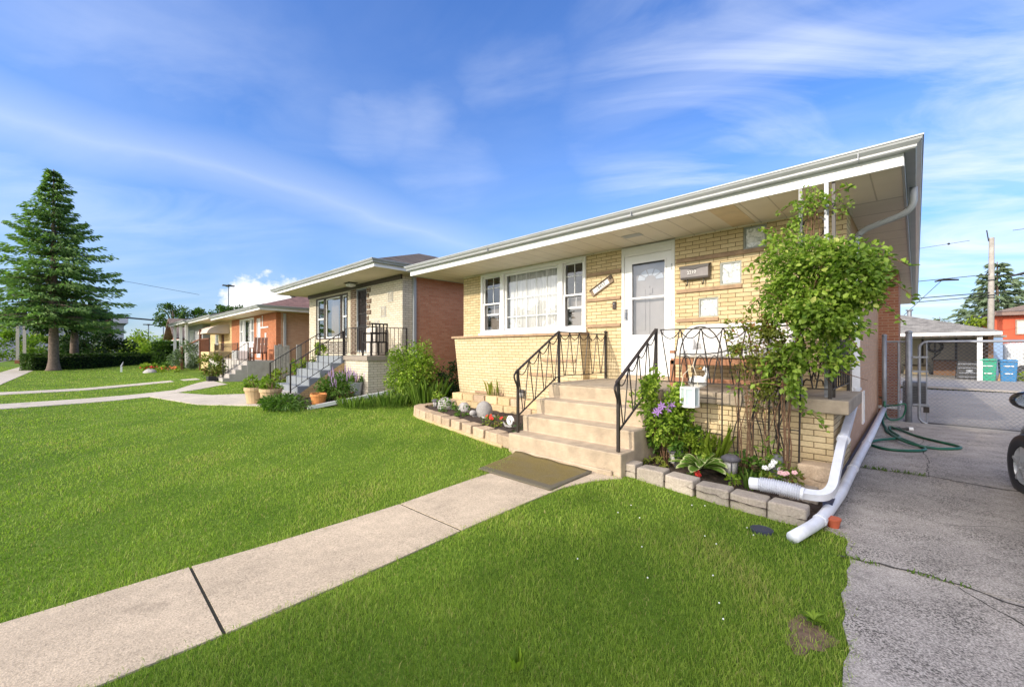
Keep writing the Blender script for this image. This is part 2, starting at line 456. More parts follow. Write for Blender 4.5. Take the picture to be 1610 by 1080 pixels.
# ------------------------------------------------------------------ ground, walks, driveway
def sm(t):
    t = np.clip(t, 0, 1); return t*t*(3-2*t)
def gz(x, y):
    x = np.asarray(x, float); y = np.asarray(y, float)
    z = 0.09*sm((-x-0.9)/1.6)*sm((y-0.5)/3.2) + 0.09*sm((-x-7.5)/3.5)*sm((y+0.5)/4.5)
    z = z - 0.10*sm((y-4)/22)*sm((x+1.5)/1.0)
    return z
def pip(x, y, poly):
    ins = np.zeros(x.shape, bool); n = len(poly)
    for i in range(n):
        x0, y0 = poly[i]; x1, y1 = poly[(i+1) % n]
        if y0 == y1: continue
        c = ((y0 > y) != (y1 > y)) & (x < (x1-x0)*(y-y0)/(y1-y0) + x0)
        ins ^= c
    return ins
def structure(o): o['kind'] = 'structure'; return o

def lawn_mat():
    m, t, b = newmat('lawn')
    p = gpos(t)
    n1 = noise(t, 0.6, 5, 0.6, p); n2 = noise(t, 30, 4, 0.7, p); n3 = noise(t, 0.05, 3, 0.5, p)
    c = ramp(t, n1, [(0.3, (0.085, 0.155, 0.015)), (0.55, (0.13, 0.21, 0.024)), (0.75, (0.17, 0.25, 0.035))])
    c = mix(t, 1.0, c, ramp(t, n2, [(0.25, 0.55), (0.75, 1.3)]), 'MULTIPLY')
    c = mix(t, 1.0, c, ramp(t, n3, [(0.3, 0.8), (0.7, 1.15)]), 'MULTIPLY')
    L(t, c, b.inputs['Base Color']); b.inputs['Roughness'].default_value = 0.9; b.inputs['Specular IOR Level'].default_value = 0.1
    bump(t, b, n2, 0.8, 0.03)
    return m
MT['lawn'] = lawn_mat()
xs = np.unique(np.concatenate([np.linspace(-700, -90, 14), np.linspace(-90, -22, 40), np.linspace(-22, 4, 105), np.linspace(4, 60, 14), np.linspace(60, 700, 10)]))
ys = np.unique(np.concatenate([np.linspace(-700, -40, 12), np.linspace(-40, -4, 14), np.linspace(-4, 14, 73), np.linspace(14, 60, 24), np.linspace(60, 700, 12)]))
X, Y = np.meshgrid(xs, ys)
V = np.stack([X.ravel(), Y.ravel(), gz(X, Y).ravel()], 1)
nx = len(xs)
idx = np.arange(nx*len(ys)).reshape(len(ys), nx)
F = np.stack([idx[:-1,:-1].ravel(), idx[:-1,1:].ravel(), idx[1:,1:].ravel(), idx[1:,:-1].ravel()], 1)
structure(npmesh('lawn', V, F, MT['lawn'], loc=(0,0,0), smooth=True))

def sheet(m, poly_l, poly_r, h=0.016, n=1):
    """strip between two polylines of equal length, laid h above the ground with skirts"""
    for i in range(len(poly_l)-1):
        a, b, c, d = poly_l[i], poly_r[i], poly_r[i+1], poly_l[i+1]
        for j in range(n):
            t0, t1 = j/n, (j+1)/n
            P = [(a[0]+(d[0]-a[0])*t0, a[1]+(d[1]-a[1])*t0), (b[0]+(c[0]-b[0])*t0, b[1]+(c[1]-b[1])*t0), (b[0]+(c[0]-b[0])*t1, b[1]+(c[1]-b[1])*t1), (a[0]+(d[0]-a[0])*t1, a[1]+(d[1]-a[1])*t1)]
            Z = [float(gz(*p)) for p in P]
            top = [(p[0],p[1],z+h) for p,z in zip(P,Z)]; bot = [(p[0],p[1],z-0.06) for p,z in zip(P,Z)]
            m.add(top+bot, [(0,1,2,3),(0,4,5,1),(1,5,6,2),(2,6,7,3),(3,7,4,0)])
def conc_mat(name, col, scale=1.0, pit=0.0, stain=0.4):
    m, t, b = newmat(name)
    p = gpos(t)
    n1 = noise(t, 1.1*scale, 6, 0.65, p); n2 = noise(t, 95*scale, 4, 0.75, p); n3 = noise(t, 9*scale, 5, 0.7, p)
    c = mix(t, ramp(t, n1, [(0.40, 0.0), (0.66, stain)]), col, sc(col, 0.55))
    c = mix(t, 1.0, c, ramp(t, n2, [(0.32, 0.70 if pit < .9 else 0.45), (0.68, 1.2 if pit < .9 else 1.45)]), 'MULTIPLY')
    c = mix(t, 1.0, c, ramp(t, n3, [(0.3, 0.88), (0.7, 1.08)]), 'MULTIPLY')
    c = mix(t, ramp(t, noise(t, 1.9*scale, 9, 0.72, p, 0.4), [(0.585, 0.0), (0.63, 0.34)]), c, sc(col, 0.38))
    h = n2
    if pit:
        for s_, th in ((95, 0.30), (48, 0.24), (20, 0.12)):
            v = t.nodes.new('ShaderNodeTexVoronoi'); v.inputs['Scale'].default_value = s_; v.inputs['Randomness'].default_value = 1.0
            dd = t.nodes.new('ShaderNodeVectorMath'); dd.operation = 'ADD'
            wv = t.nodes.new('ShaderNodeTexNoise'); wv.inputs['Scale'].default_value = s_*0.8; L(t, p, wv.inputs['Vector'])
            scv = t.nodes.new('ShaderNodeVectorMath'); scv.operation = 'SCALE'; scv.inputs['Scale'].default_value = 1.2/s_; L(t, wv.outputs['Color'], scv.inputs[0])
            L(t, p, dd.inputs[0]); L(t, scv.outputs[0], dd.inputs[1]); L(t, dd.outputs[0], v.inputs['Vector'])
            k = ramp(t, v.outputs['Distance'], [(th*0.8, 1.0), (th*1.8, 0.0)])
            k = mth(t, 'MULTIPLY', k, ramp(t, noise(t, 2.3, 4, 0.6, p), [(0.35, 0.15), (0.65, pit)]))
            c = mix(t, k, c, sc(col, 0.16))
    L(t, c, b.inputs['Base Color']); b.inputs['Roughness'].default_value = 0.92; b.inputs['Specular IOR Level'].default_value = 0.2
    bump(t, b, h, 0.5, 0.006)
    return m
MT['walk'] = conc_mat('walk_concrete', (0.62, 0.505, 0.37), 1.0, 0.28, 0.5)
MT['drive'] = conc_mat('driveway_concrete', (0.47, 0.425, 0.38), 1.0, 1.0, 0.5)
MT['side'] = conc_mat('sidewalk_concrete', (0.58, 0.52, 0.44), 0.7, 0.1, 0.35)
MT['drive2'] = conc_mat('rear_drive_concrete', (0.40, 0.375, 0.35), 0.6, 0.2, 0.4)
MT['asphalt'] = conc_mat('street_asphalt', (0.07, 0.07, 0.07), 0.6, 0.2)

m = M()
WL = [(-3.60,-2.35),(-3.60,-1.05),(-3.60,0.53),(-3.50,2.10),(-3.52,3.45),(-3.72,3.85),(-4.02,4.16)]
WR = [(-2.62,-2.35),(-2.62,-1.05),(-2.62,0.53),(-2.63,2.13),(-2.60,3.45),(-2.50,3.85),(-2.33,4.16)]
g = 0.009
for i in range(len(WL)-1):
    a = 0 if i in (4, 5) else g; b_ = 0 if i in (3, 4, 5) else g
    def sh(p, d): return (p[0], p[1]+d)
    sheet(m, [sh(WL[i], a), sh(WL[i+1], -b_)], [sh(WR[i], a), sh(WR[i+1], -b_)], 0.010, 3)
structure(m.build('front_walk', MT['walk'], loc=(-3.1,1,0)))
m = M()
MT['joint'] = plain('joint_dirt', (0.03,0.028,0.02), 1.0, .3, 30)
for (l, r_) in ((WL[1],WR[1]),(WL[2],WR[2]),(WL[3],WR[3])):
    P = [(l[0]+.01,l[1]-.016),(r_[0]-.01,r_[1]-.016),(r_[0]-.01,r_[1]+.016),(l[0]+.01,l[1]+.016)]
    m.add([(p_[0],p_[1],float(gz(*p_))+.005) for p_ in P],[(0,1,2,3)])
structure(m.build('walk_joints', MT['joint'], loc=(-3.1,1,0)))
m = M()
sheet(m, [(-18.2,-2.35),(-18.4,0.1),(-18.5,2.3),(-20.9,3.3),(-22.2,3.95)], [(-16.6,-2.35),(-16.9,0.1),(-17.0,1.5),(-17.8,2.9),(-19.2,4.0)], 0.016, 2)
sheet(m, [(-17.25,2.2),(-15.2,2.75),(-14.2,3.8)], [(-17.0,1.5),(-13.3,2.1),(-11.3,3.0)], 0.022, 2)
sheet(m, [(-14.2,3.8),(-14.2,4.1)], [(-11.3,3.0),(-11.7,4.1)], 0.022, 1)
sheet(m, [(-23.4,-2.35),(-23.5,0.1),(-24.4,3.8)], [(-22.0,-2.35),(-22.3,0.1),(-23.2,3.8)], 0.016, 2)
structure(m.build('neighbour_walk', MT['side'], loc=(-16,1,0)))
m = M()
xsw = list(np.arange(-240, 30, 1.5))
for x in xsw:
    sheet(m, [(x+.006,-3.75),(x+.006,-2.4)], [(x+1.494,-3.75),(x+1.494,-2.4)], 0.016, 1)
structure(m.build('public_sidewalk', MT['side'], loc=(-40,-3,0)))
m = M(); m.box(-400, 300, -17, -7.2, -0.16, -0.02+0.03)
structure(m.build('street', MT['asphalt'], loc=(0,-12,0)))
m = M(); m.box(-400, 300, -7.2, -7.0, -0.16, 0.05); 
structure(m.build('kerb', MT['side'], loc=(0,-7.1,0)))
# driveway: slabs with open joints and wandering cracks
m = M()
def dstrip(x0f, x1, y0, y1, n):
    for j in range(n):
        a = y0+(y1-y0)*j/n; b_ = y0+(y1-y0)*(j+1)/n
        sheet(m, [(x0f(a),a),(x0f(b_),b_)], [(x1,a),(x1,b_)], 0.012, 1)
def edge(y):
    return -0.385 + 0.10*(3.9-min(y,3.9)) + 0.022*math.sin(y*2.3) + 0.02*math.sin(y*5.1+1) + 0.012*math.sin(y*17)
dstrip(edge, 4.2, -7.0, 3.86, 90)
dstrip(lambda y: edge(y) if y < 4.3 else -0.58, 4.2, 3.875, 6.93, 40)
dstrip(lambda y: -0.58, 4.2, 6.95, 11.9, 12)
structure(m.build('driveway', MT['drive'], loc=(1.5,2,0)))
m = M()
dstrip(lambda y: -0.58, 4.2, 11.92, 24, 10); dstrip(lambda y: -3.0, 9, 24.02, 40, 10)
structure(m.build('rear_driveway', MT['drive2'], loc=(1.5,20,0)))
MT['crack'] = plain('crack', (0.05, 0.045, 0.04), 1.0)
m = M()
def crack(pts, wdt, zoff=0.0135):
    P = []
    for i in range(len(pts)-1):
        a = Vector(pts[i]); b = Vector(pts[i+1]); k = max(2, int((b-a).length/0.07))
        for j in range(k): P.append(a.lerp(b, j/k))
    P.append(Vector(pts[-1]))
    P = [p + Vector((random.uniform(-.018,.018), random.uniform(-.022,.022))) for p in P]
    for i in range(len(P)-1):
        a, b = P[i], P[i+1]; d = (b-a).normalized(); nrm = Vector((-d.y, d.x))
        w0 = wdt*random.uniform(.4,1.3); w1 = wdt*random.uniform(.4,1.3)
        q = [a-nrm*w0/2, b-nrm*w1/2, b+nrm*w1/2, a+nrm*w0/2]
        m.add([(p.x, p.y, float(gz(p.x,p.y))+zoff) for p in q], [(0,1,2,3)])
crack([(-.40,3.83),(.05,3.92),(.45,3.80),(1.2,4.05),(2.2,3.9)], .022)
crack([(.18,3.86),(.42,3.55),(.60,3.25),(1.0,3.1)], .010)
crack([(-.55,6.93),(.1,7.02),(.6,6.9),(1.4,7.0)], .030)
crack([(.1,7.0),(.12,8.0),(.05,9.3),(.1,9.95)], .010)
crack([(.1,9.95),(.6,9.85),(1.2,10.2)], .012)
crack([(-.3,5.3),(.2,5.15),(.5,5.4),(1.1,5.2)], .007)
structure(m.build('driveway_cracks', MT['crack'], loc=(0,5,0)))

m = M(); P = []
for k in range(22):
    a = 2*math.pi*k/22; q = 1+.22*math.sin(3*a+1)+.14*math.sin(7*a)
    x, y = -.41+.10*q*math.cos(a), 2.66+.17*q*math.sin(a); P.append((x,y,float(gz(x,y))+.004))
m.add(P+[(-.41,2.66,float(gz(-.41,2.66))+.006)], [(k,(k+1)%22,22) for k in range(22)])
structure(m.build('bare_earth', plain('bare_earth', (0.17,0.11,0.07), 1.0, .45, 25, 1.0, 60), loc=(-.42,2.6,0)))
# planting-bed outlines (used for the soil and to keep the grass out)
BED_L = [(-8.12,6.66),(-8.15,5.55),(-7.9,5.15),(-7.3,4.95),(-6.3,4.75),(-5.3,4.55),(-4.45,4.38),(-4.05,4.33),(-4.05,6.66)]
BED_R = [(-2.40,4.26),(-0.60,4.26),(-0.60,5.35),(-2.40,5.35)]
BED_2 = [(-9.95,3.62),(-11.6,3.35),(-12.0,4.1),(-12.05,5.4),(-10.5,5.4),(-10.5,6.6),(-12.2,7.6),(-11.2,5.4)]
def bed(name, poly, h):
    me = M(); n = len(poly)
    cx = sum(p[0] for p in poly)/n; cy = sum(p[1] for p in poly)/n
    ring = [(p[0],p[1],float(gz(*p))+h) for p in poly]
    me.add(ring+[(cx,cy,float(gz(cx,cy))+h+.03)], [(i,(i+1)%n,n) for i in range(n)])
    o = me.build(name, MT['soil'], loc=(cx,cy,float(gz(cx,cy))))
    s = o.modifiers.new('sub','SUBSURF'); s.subdivision_type='SIMPLE'; s.levels=5; s.render_levels=5
    tx = bpy.data.textures.new(name,'CLOUDS'); tx.noise_scale=0.06; tx.noise_depth=3
    d = o.modifiers.new('disp','DISPLACE'); d.texture=tx; d.strength=0.05; d.mid_level=0.5; d.direction='Z'; d.texture_coords='GLOBAL'
    return structure(o)
bed('planting_bed', BED_L, 0.14)
bed('planting_bed', BED_R, 0.06)
bed('planting_bed', [(-9.95,3.62),(-11.6,3.35),(-12.05,4.0),(-12.05,5.42),(-10.4,5.42),(-10.4,6.6)], 0.02)

# ------------------------------------------------------------------ grass blades (dense near the viewer, thinner far away)
NB = 560000
lr = rng.uniform(math.log(1.25), math.log(60), NB); r = np.exp(lr)
th = rng.uniform(R(-56), R(46), NB)
s_ = np.tan(th)
fx, fy = -.695, .719; rx_, ry_ = .719, .695
gx = r*(fx*np.cos(th)+rx_*np.sin(th)); gy = r*(fy*np.cos(th)+ry_*np.sin(th))
ok = np.ones(NB, bool)
edgev = -0.385 + 0.10*(3.9-np.minimum(gy,3.9)) + 0.022*np.sin(gy*2.3) + 0.02*np.sin(gy*5.1+1) + 0.012*np.sin(gy*17)
ok &= gx < edgev + 0.02*rng.standard_normal(NB) + 0.01
ok &= ~((gx > -.75) & (gy > 4.35))
jit = 0.018*rng.standard_normal(NB)
walkp = WL + WR[::-1]
ok &= ~pip(gx+jit*1.5, gy+jit*1.5, walkp)
for poly in (BED_L, BED_R, [(-4.05,4.17),(-2.33,4.17),(-2.33,6),(-4.05,6)], [(-18.2,-2.35),(-18.4,0.1),(-18.5,2.3),(-20.9,3.3),(-22.2,3.95),(-19.2,4.0),(-17.8,2.9),(-17.0,1.5),(-16.9,0.1),(-16.6,-2.35)],
             [(-17.25,2.2),(-15.2,2.75),(-14.2,4.1),(-11.7,4.1),(-11.3,3.0),(-13.3,2.1),(-17.0,1.5)], [(-23.4,-2.35),(-23.5,0.1),(-24.4,3.8),(-23.2,3.8),(-22.3,0.1),(-22.0,-2.35)],
             [(-9.95,3.62),(-11.6,3.35),(-12.05,4.0),(-12.05,5.42),(-10.4,5.42),(-10.4,6.6)]):
    ok &= ~pip(gx+jit, gy+jit, poly)
ok &= ~((gy < -2.38) & (gy > -3.77)) & (gy > -6.9)
ok &= ~((gx < -8.0) & (gy > 6.5)) & ~((gx > -8.1) & (gy > 5.2)) & (gy < 9)
ok &= ~((gx < -12) & (gx > -14) & (gy > 4)) & ~((gx < -20.6) & (gy > 4))
bare = np.exp(-(((gx+.41)/.085)**2 + ((gy-2.66)/.15)**2)) + 0.8*np.exp(-(((gx+.42)/.1)**2 + ((gy-3.4)/.12)**2))
ok &= rng.uniform(0, 1, NB) > bare*0.92
gx, gy, r = gx[ok], gy[ok], r[ok]
n = len(gx)
patch = (np.sin(gx*1.7+gy*.6)+np.sin(gx*.7-gy*1.9+2)+np.sin(gx*3.1+gy*3.7))/3
patch2 = (np.sin(gx*5.3+np.sin(gy*2.1)*2)+np.sin(gy*4.7+np.sin(gx*1.7)*2+1)+np.sin((gx+gy)*9.1))/3
hgt = (0.026 + 0.017*rng.random(n) + 0.007*patch + 0.008*patch2)*np.where(r < 5, 0.98, 0.92)*np.where(rng.random(n) < 0.03, 1.5, 1)
wid = np.maximum(0.0028, r*0.0010)*(0.7+0.6*rng.random(n))
az = rng.uniform(0, 2*math.pi, n); lean = rng.uniform(0.1, 0.85, n)
laz = rng.uniform(0, 2*math.pi, n)
bz = gz(gx, gy) - 0.004
dx, dy = np.cos(az)*wid/2, np.sin(az)*wid/2
lx, ly = np.cos(laz)*lean*hgt, np.sin(laz)*lean*hgt
V = np.zeros((n, 5, 3))
V[:,0] = np.stack([gx-dx, gy-dy, bz], 1); V[:,1] = np.stack([gx+dx, gy+dy, bz], 1)
V[:,2] = np.stack([gx-dx*.75+lx*.35, gy-dy*.75+ly*.35, bz+hgt*.6], 1); V[:,3] = np.stack([gx+dx*.75+lx*.35, gy+dy*.75+ly*.35, bz+hgt*.6], 1)
V[:,4] = np.stack([gx+lx, gy+ly, bz+hgt*(1-.25*lean)], 1)
b0 = np.arange(n)*5
T = np.concatenate([np.stack([b0,b0+1,b0+3],1), np.stack([b0,b0+3,b0+2],1), np.stack([b0+2,b0+3,b0+4],1)])
rv = np.clip(0.42+0.24*patch+0.26*patch2+0.2*rng.standard_normal(n), 0, 1)
rv = np.where(rng.random(n) < 0.04+0.05*np.clip(patch2*patch,0,1), 1.0, np.minimum(rv, .86))
MT['grass'] = leafmat('grass_blades', (0.135, 0.245, 0.024), (0.385, 0.49, 0.076), 0.40, 0.5, (0.42, 0.36, 0.14))
g_ = npmesh('grass', V.reshape(-1,3), T, MT['grass'], loc=(0,0,0), rnd=np.repeat(rv, 5))
g_['kind'] = 'stuff'

# ------------------------------------------------------------------ leaf builders
def unit(a): return a/np.maximum(np.linalg.norm(a, axis=1, keepdims=True), 1e-9)
def leaf_geo(P, N, D, Ls, Ws, fold=0.25):
    """folded rhombic leaves: base P, blade normal N, direction D"""
    D = unit(D); N = unit(N - D*np.sum(N*D, 1, keepdims=True)); S = np.cross(D, N)
    Ls = np.asarray(Ls)[:,None]; Ws = np.asarray(Ws)[:,None]
    V = np.zeros((len(P), 6, 3))
    V[:,0] = P; V[:,5] = P + D*Ls - N*Ls*0.12
    V[:,1] = P + D*Ls*.33 + S*Ws*.5 + N*Ws*fold; V[:,2] = P + D*Ls*.33 - S*Ws*.5 + N*Ws*fold
    V[:,3] = P + D*Ls*.68 + S*Ws*.38 + N*Ws*fold*.6; V[:,4] = P + D*Ls*.68 - S*Ws*.38 + N*Ws*fold*.6
    b = np.arange(len(P))*6
    T = np.concatenate([np.stack(q,1) for q in ((b,b+1,b+3,b+5),(b,b+5,b+4,b+2))])
    return V.reshape(-1,3), T
def rdir(n): return unit(rng.standard_normal((n,3)))
def leaves(name, P, size, mat, parent, up=0.5, out=None, wr=0.6, sv=0.35, rb=None, hang=0.0):
    n = len(P); D = rdir(n)
    if out is not None: D = D*0.8 + unit(out)*0.9
    D[:,2] -= hang
    N = rdir(n)*0.8 + np.array([0,-0.25,up+0.3])
    Ls = size*(1-sv+2*sv*rng.random(n))
    V, T = leaf_geo(P, N, D, Ls, Ls*wr)
    rn = rng.random(n)*0.75 if rb is None else np.clip(rb + 0.22*rng.standard_normal(n), 0, 0.9)
    rn = np.where(rng.random(n) < 0.02, 1.0, rn)
    return npmesh(name, V, T, mat, parent, rnd=np.repeat(rn, 6))
def blob_pts(n, c, rad, clumps=14, shell=0.6, flat=0.0, cs=0.36):
    """points gathered in clumps inside an ellipsoid, so the outline is uneven and gaps stay open"""
    c = np.array(c); rad = np.array(rad)
    cc = rdir(clumps)*(shell + (1-shell)*rng.random((clumps,1)))
    cc[:,2] = np.where(cc[:,2] < -0.5, cc[:,2]*.6, cc[:,2])
    k = rng.integers(0, clumps, n)
    loc = rdir(n)*(rng.random((n,1))**0.45)*cs*(0.6+0.8*rng.random((clumps,1)))[k]
    q = cc[k] + loc
    return c + q*rad, q, k
# ------------------------------------------------------------------ the cream brick bungalow
H = thing('brick_bungalow', 'cream brick bungalow with white storm door, picture window and flared lower wall', 'house', (-4.35, 6.64, 0.0))
FY = 6.64; SOF = 3.30
WIN = (-7.43, -4.47, 1.87, 3.28); DOOR = (-3.73, -2.78, 1.0, 3.24)
GB = [(-1.79,-1.49,2.945,3.27), (-2.105,-1.81,2.47,2.805), (-2.415,-2.125,2.01,2.305)]
m = M()
m.wall('y', FY, 0.22, -8.09, -0.62, -0.3, SOF, [WIN, DOOR] + GB)
m.build('wall', MT['cream'], H)
m = M(); m.wall('x', -0.62, -0.2, FY+0.2205, 7.05, -0.3, SOF)
m.build('side_return', MT['cream'], H)
m = M(); m.wall('x', -0.623, -0.22, 7.05, 12.8, -0.3, SOF, [(8.72,8.98,0.33,0.83)]); m.wall('x', -0.623, -0.22, 14.4, 22, -0.3, SOF)
m.build('side_wall', MT['pink'], H)
m = M(); m.box(-0.70, -0.28, 12.8, 14.4, 0.245, SOF); m.box(-.7,-.3,12.82,14.38,-.3,.178)
m.build('chimney_breast', MT['bump'], H)
m = M(); m.box(-8.09, -7.87, FY+.221, 22, -0.3, SOF)
m.build('side_wall', MT['red'], H)
m = M(); m.box(-8.09, -0.62, 21.8, 22, -0.3, SOF); m.build('rear_wall', MT['red'], H)
# dark rooms behind the glazing
m = M(); m.box(-7.6, -2.6, FY+2.4, FY+2.45, 0.9, 3.2); m.box(-7.6, -2.6, FY+.25, FY+2.4, 0.9, 0.95); m.box(-7.65, -7.6, FY+.25, FY+2.4, 0.9, 3.2)
m.build('room', plain('room_wall', (0.16,0.15,0.145), 0.9), H)
# flared lower wall with stone ledge
m = M()
x0, x1 = -8.10, -4.42
yb, ytop, zt = 6.60, 6.36, 1.785
m.add([(x0,yb,-.1),(x1,yb,-.1),(x1,FY+.05,-.1),(x0,FY+.05,-.1),(x0,ytop,zt),(x1,ytop,zt),(x1,FY+.05,zt),(x0,FY+.05,zt)],
      [(0,3,2,1),(4,5,6,7),(0,1,5,4),(1,2,6,5),(2,3,7,6),(3,0,4,7)])
m.build('flared_wall', MT['creamflare'], H)
m = M(); m.box(-8.17, -4.40, 6.315, FY+.02, zt+.002, zt+.055); m.build('ledge', MT['brown'], H, bevel=.006)
# projecting brown courses
for (a, b_, z) in ((-2.75,-1.48,2.885), (-2.75,-1.80,2.405), (-2.75,-2.12,1.945), (-4.445,-3.745,2.875), (-4.445,-3.745,2.405), (-4.445,-3.745,1.925)):
    m = M(); m.box(a, b_, FY-.028, FY+.03, z, z+.058); m.build('brown_course', MT['brown'], H, bevel=.004)
for (a, b_, z) in ((-5.35,-4.55,1.28), (-5.75,-5.15,0.98), (-7.5,-6.55,0.50)):
    k = (z+.1)/(zt+.1); yy = yb + (ytop-yb)*k
    m = M(); m.box(a, b_, yy-.03, yy+.08, z, z+.055); m.build('brown_course', MT['brown'], H, bevel=.004)

# --- picture window with two flanking sashes
W = M()
def frame(m, a, b_, z0, z1, y0, y1, t):
    m.box(a, a+t, y0, y1, z0, z1); m.box(b_-t, b_, y0, y1, z0, z1)
    m.box(a+t, b_-t, y0, y1, z1-t, z1); m.box(a+t, b_-t, y0, y1, z0, z0+t)
a, b_, z0, z1 = WIN
frame(W, a, b_, z0, z1, FY-.03, FY+.16, .065)
for xm in (-6.72, -5.07): W.box(xm-.058, xm+.058, FY-.028, FY+.158, z0+.065, z1-.065)
win = W.build('window', MT['vinyl'], H, bevel=.006)
m = M(); m.box(a-.03, b_+.03, FY-.07, FY-.031, z0-.03, z0+.028); m.build('sill', MT['vinyl'], win)
def pane(name, m_, mat): return m_.build(name, mat, win)
gl_ = M(); gl_.quad((-7.36,FY+.06,1.94),(-4.53,FY+.06,1.94),(-4.53,FY+.06,3.21),(-7.36,FY+.06,3.21))
pane('glass', gl_, MT['glass'])
for (s0, s1) in ((-7.365,-6.78), (-5.01,-4.535)):
    mid = 2.57
    m = M(); frame(m, s0, s1, mid-.012, z1-.067, FY+.02, FY+.05, .036); m.build('sash', MT['vinyl'], win)
    m = M(); frame(m, s0+.002, s1-.002, z0+.067, mid+.022, FY+.0, FY+.018, .036)
    m.build('sash', MT['vinyl'], win)
    m = M(); xm = (s0+s1)/2
    m.box(xm-.007, xm+.007, FY+.052, FY+.058, mid+.02, z1-.1)
    m.box(s0+.036, s1-.036, FY+.052, FY+.058, mid+.37, mid+.385)
    m.box(s0+.06, s1-.02, FY+.061, FY+.08, mid-.255, mid-.215); m.box(xm+.02, xm+.032, FY+.061, FY+.075, mid-.215, mid-.01); m.box(s0+.06, s0+.075, FY+.061, FY+.075, mid-.215, mid-.01)
    m.build('muntin', MT['vinyl'], win)
m = M(); frame(m, -6.66, -5.13, z0+.067, z1-.067, FY+.02, FY+.05, .05); m.build('sash', MT['vinyl'], win)
m = M()
for k in range(1,5):
    x = -6.61 + k*(1.43)/5; m.box(x-.008, x+.008, FY+.050, FY+.058, z0+.11, z1-.11)
for z in (2.245, 2.655): m.box(-6.61, -5.18, FY+.048, FY+.0575, z-.009, z+.009)
m.build('muntin', MT['vinyl'], win)
# sheer curtain, pleated
m = M(); N_ = 120
P = []
for i in range(N_+1):
    x = -6.60 + 1.42*i/N_; y = FY+.115 + .022*math.sin(i*.95) + .012*math.sin(i*.37+1)
    P += [(x,y,1.93),(x,y,3.2)]
m.add(P, [(2*i,2*i+2,2*i+3,2*i+1) for i in range(N_)])
cu = m.build('curtain', MT['curtain'], win, smooth=True)
MT['shade'] = plain('shade', (0.30,0.26,0.235), 0.9, 0.05)
for (p,q) in ((-7.33,-6.80),(-4.97,-4.56)):
    m = M(); m.box(p, q, FY+.2, FY+.21, 1.94, 2.55); m.build('window_shade', MT['shade'], win)

# --- entrance: white frame, storm door with two lites, inner door with fanlight
a, b_, z0, z1 = DOOR
m = M(); frame(m, a, b_, z0-.0, z1, FY-.012, FY+.18, .055); m.box(a+.055,b_-.055,FY-.01,FY+.178,z1-.115,z1-.055)
m.box(a, b_, FY-.012, FY+.03, z1+.001, SOF)
df = m.build('door_frame', MT['white'], H, bevel=.005)
dx0, dx1, dz0, dz1 = -3.672, -2.838, 1.075, 3.122
gx0, gx1, gz0, gz1 = -3.535, -2.945, 1.76, 2.99
m = M(); m.wall('y', FY+.005, .035, dx0, dx1, dz0, dz1, [(gx0,gx1,gz0,gz1)])
door = m.build('door', MT['vinyl'], H, bevel=.004)
m = M(); frame(m, gx0-.02, gx1+.02, gz0-.02, gz1+.02, FY-.004, FY+.004, .026); m.box(gx0, gx1, FY-.006, FY+.02, 2.378, 2.408)
m.build('lite_frame', MT['vinyl'], door)
m = M(); m.quad((gx0,FY+.022,gz0),(gx1,FY+.022,gz0),(gx1,FY+.022,gz1),(gx0,FY+.022,gz1)); m.build('glass', MT['glass'], door)
m = M(); m.box(gx0, gx1, FY-.001, FY+.02, gz1-.028, gz1); m.build('top_seal', MT['black'], door)
m = M(); m.box(-3.655,-3.615,FY-.012,FY+.004,2.02,2.22); m.bar((-3.635,FY-.05,2.06),(-3.635,FY-.05,2.16),.018); m.bar((-3.635,FY-.05,2.06),(-3.635,FY,2.06),.014); m.bar((-3.635,FY-.05,2.16),(-3.635,FY,2.16),.014); m.lathe(-3.635,FY-.02,[(.016,2.19),(.018,2.2),(.016,2.21)],10)
m.build('handle', MT['galv'], door)
m = M(); m.box(dx0+.01, dx1-.01, FY-.006, FY+.004, dz0+.01, dz0+.22); m.build('kick_plate', MT['white'], door)
for z in (1.35, 2.1, 2.85):
    m = M(); m.box(dx1+.001, dx1+.018, FY-.02, FY+.003, z-.05, z+.05); m.build('hinge', MT['alum'], door)
m = M(); m.box(-3.66,-2.85,FY+.12,FY+.15,1.08,3.1)
m.box(-3.3,-3.26,FY+.108,FY+.12,1.2,2.6)
for (p0,p1) in ((-3.56,-3.34),(-3.16,-2.94)):
    m.box(p0,p1,FY+.11,FY+.12,1.25,1.7); m.box(p0,p1,FY+.11,FY+.12,1.85,2.55)
m.box(-3.29,-3.21,FY+.105,FY+.12,2.47,2.56)
idr = m.build('inner_door', plain('grey_door', (0.36,0.34,0.35), 0.5, .06), H)
m = M()
cx, cz = -3.25, 2.70
for k in range(5):
    t0 = math.pi*k/5 + .05; t1 = math.pi*(k+1)/5 - .05
    P = []
    for (rr, ta, tb) in ((.10,t0,t1),(.235,t1,t0)):
        for j in range(4):
            t = ta+(tb-ta)*j/3; P.append((cx+rr*math.cos(t), cz+rr*math.sin(t)*.8))
    m.prism(P, 'y', FY+.112, FY+.119)
m.build('fanlight', plain('fan_glass', (0.55,0.6,0.68), 0.15, .05), idr)
m = M(); m.box(-3.76, -2.75, FY-.05, FY+.1, .985, 1.072); m.build('door_sill', MT['conc'], H, bevel=.006)

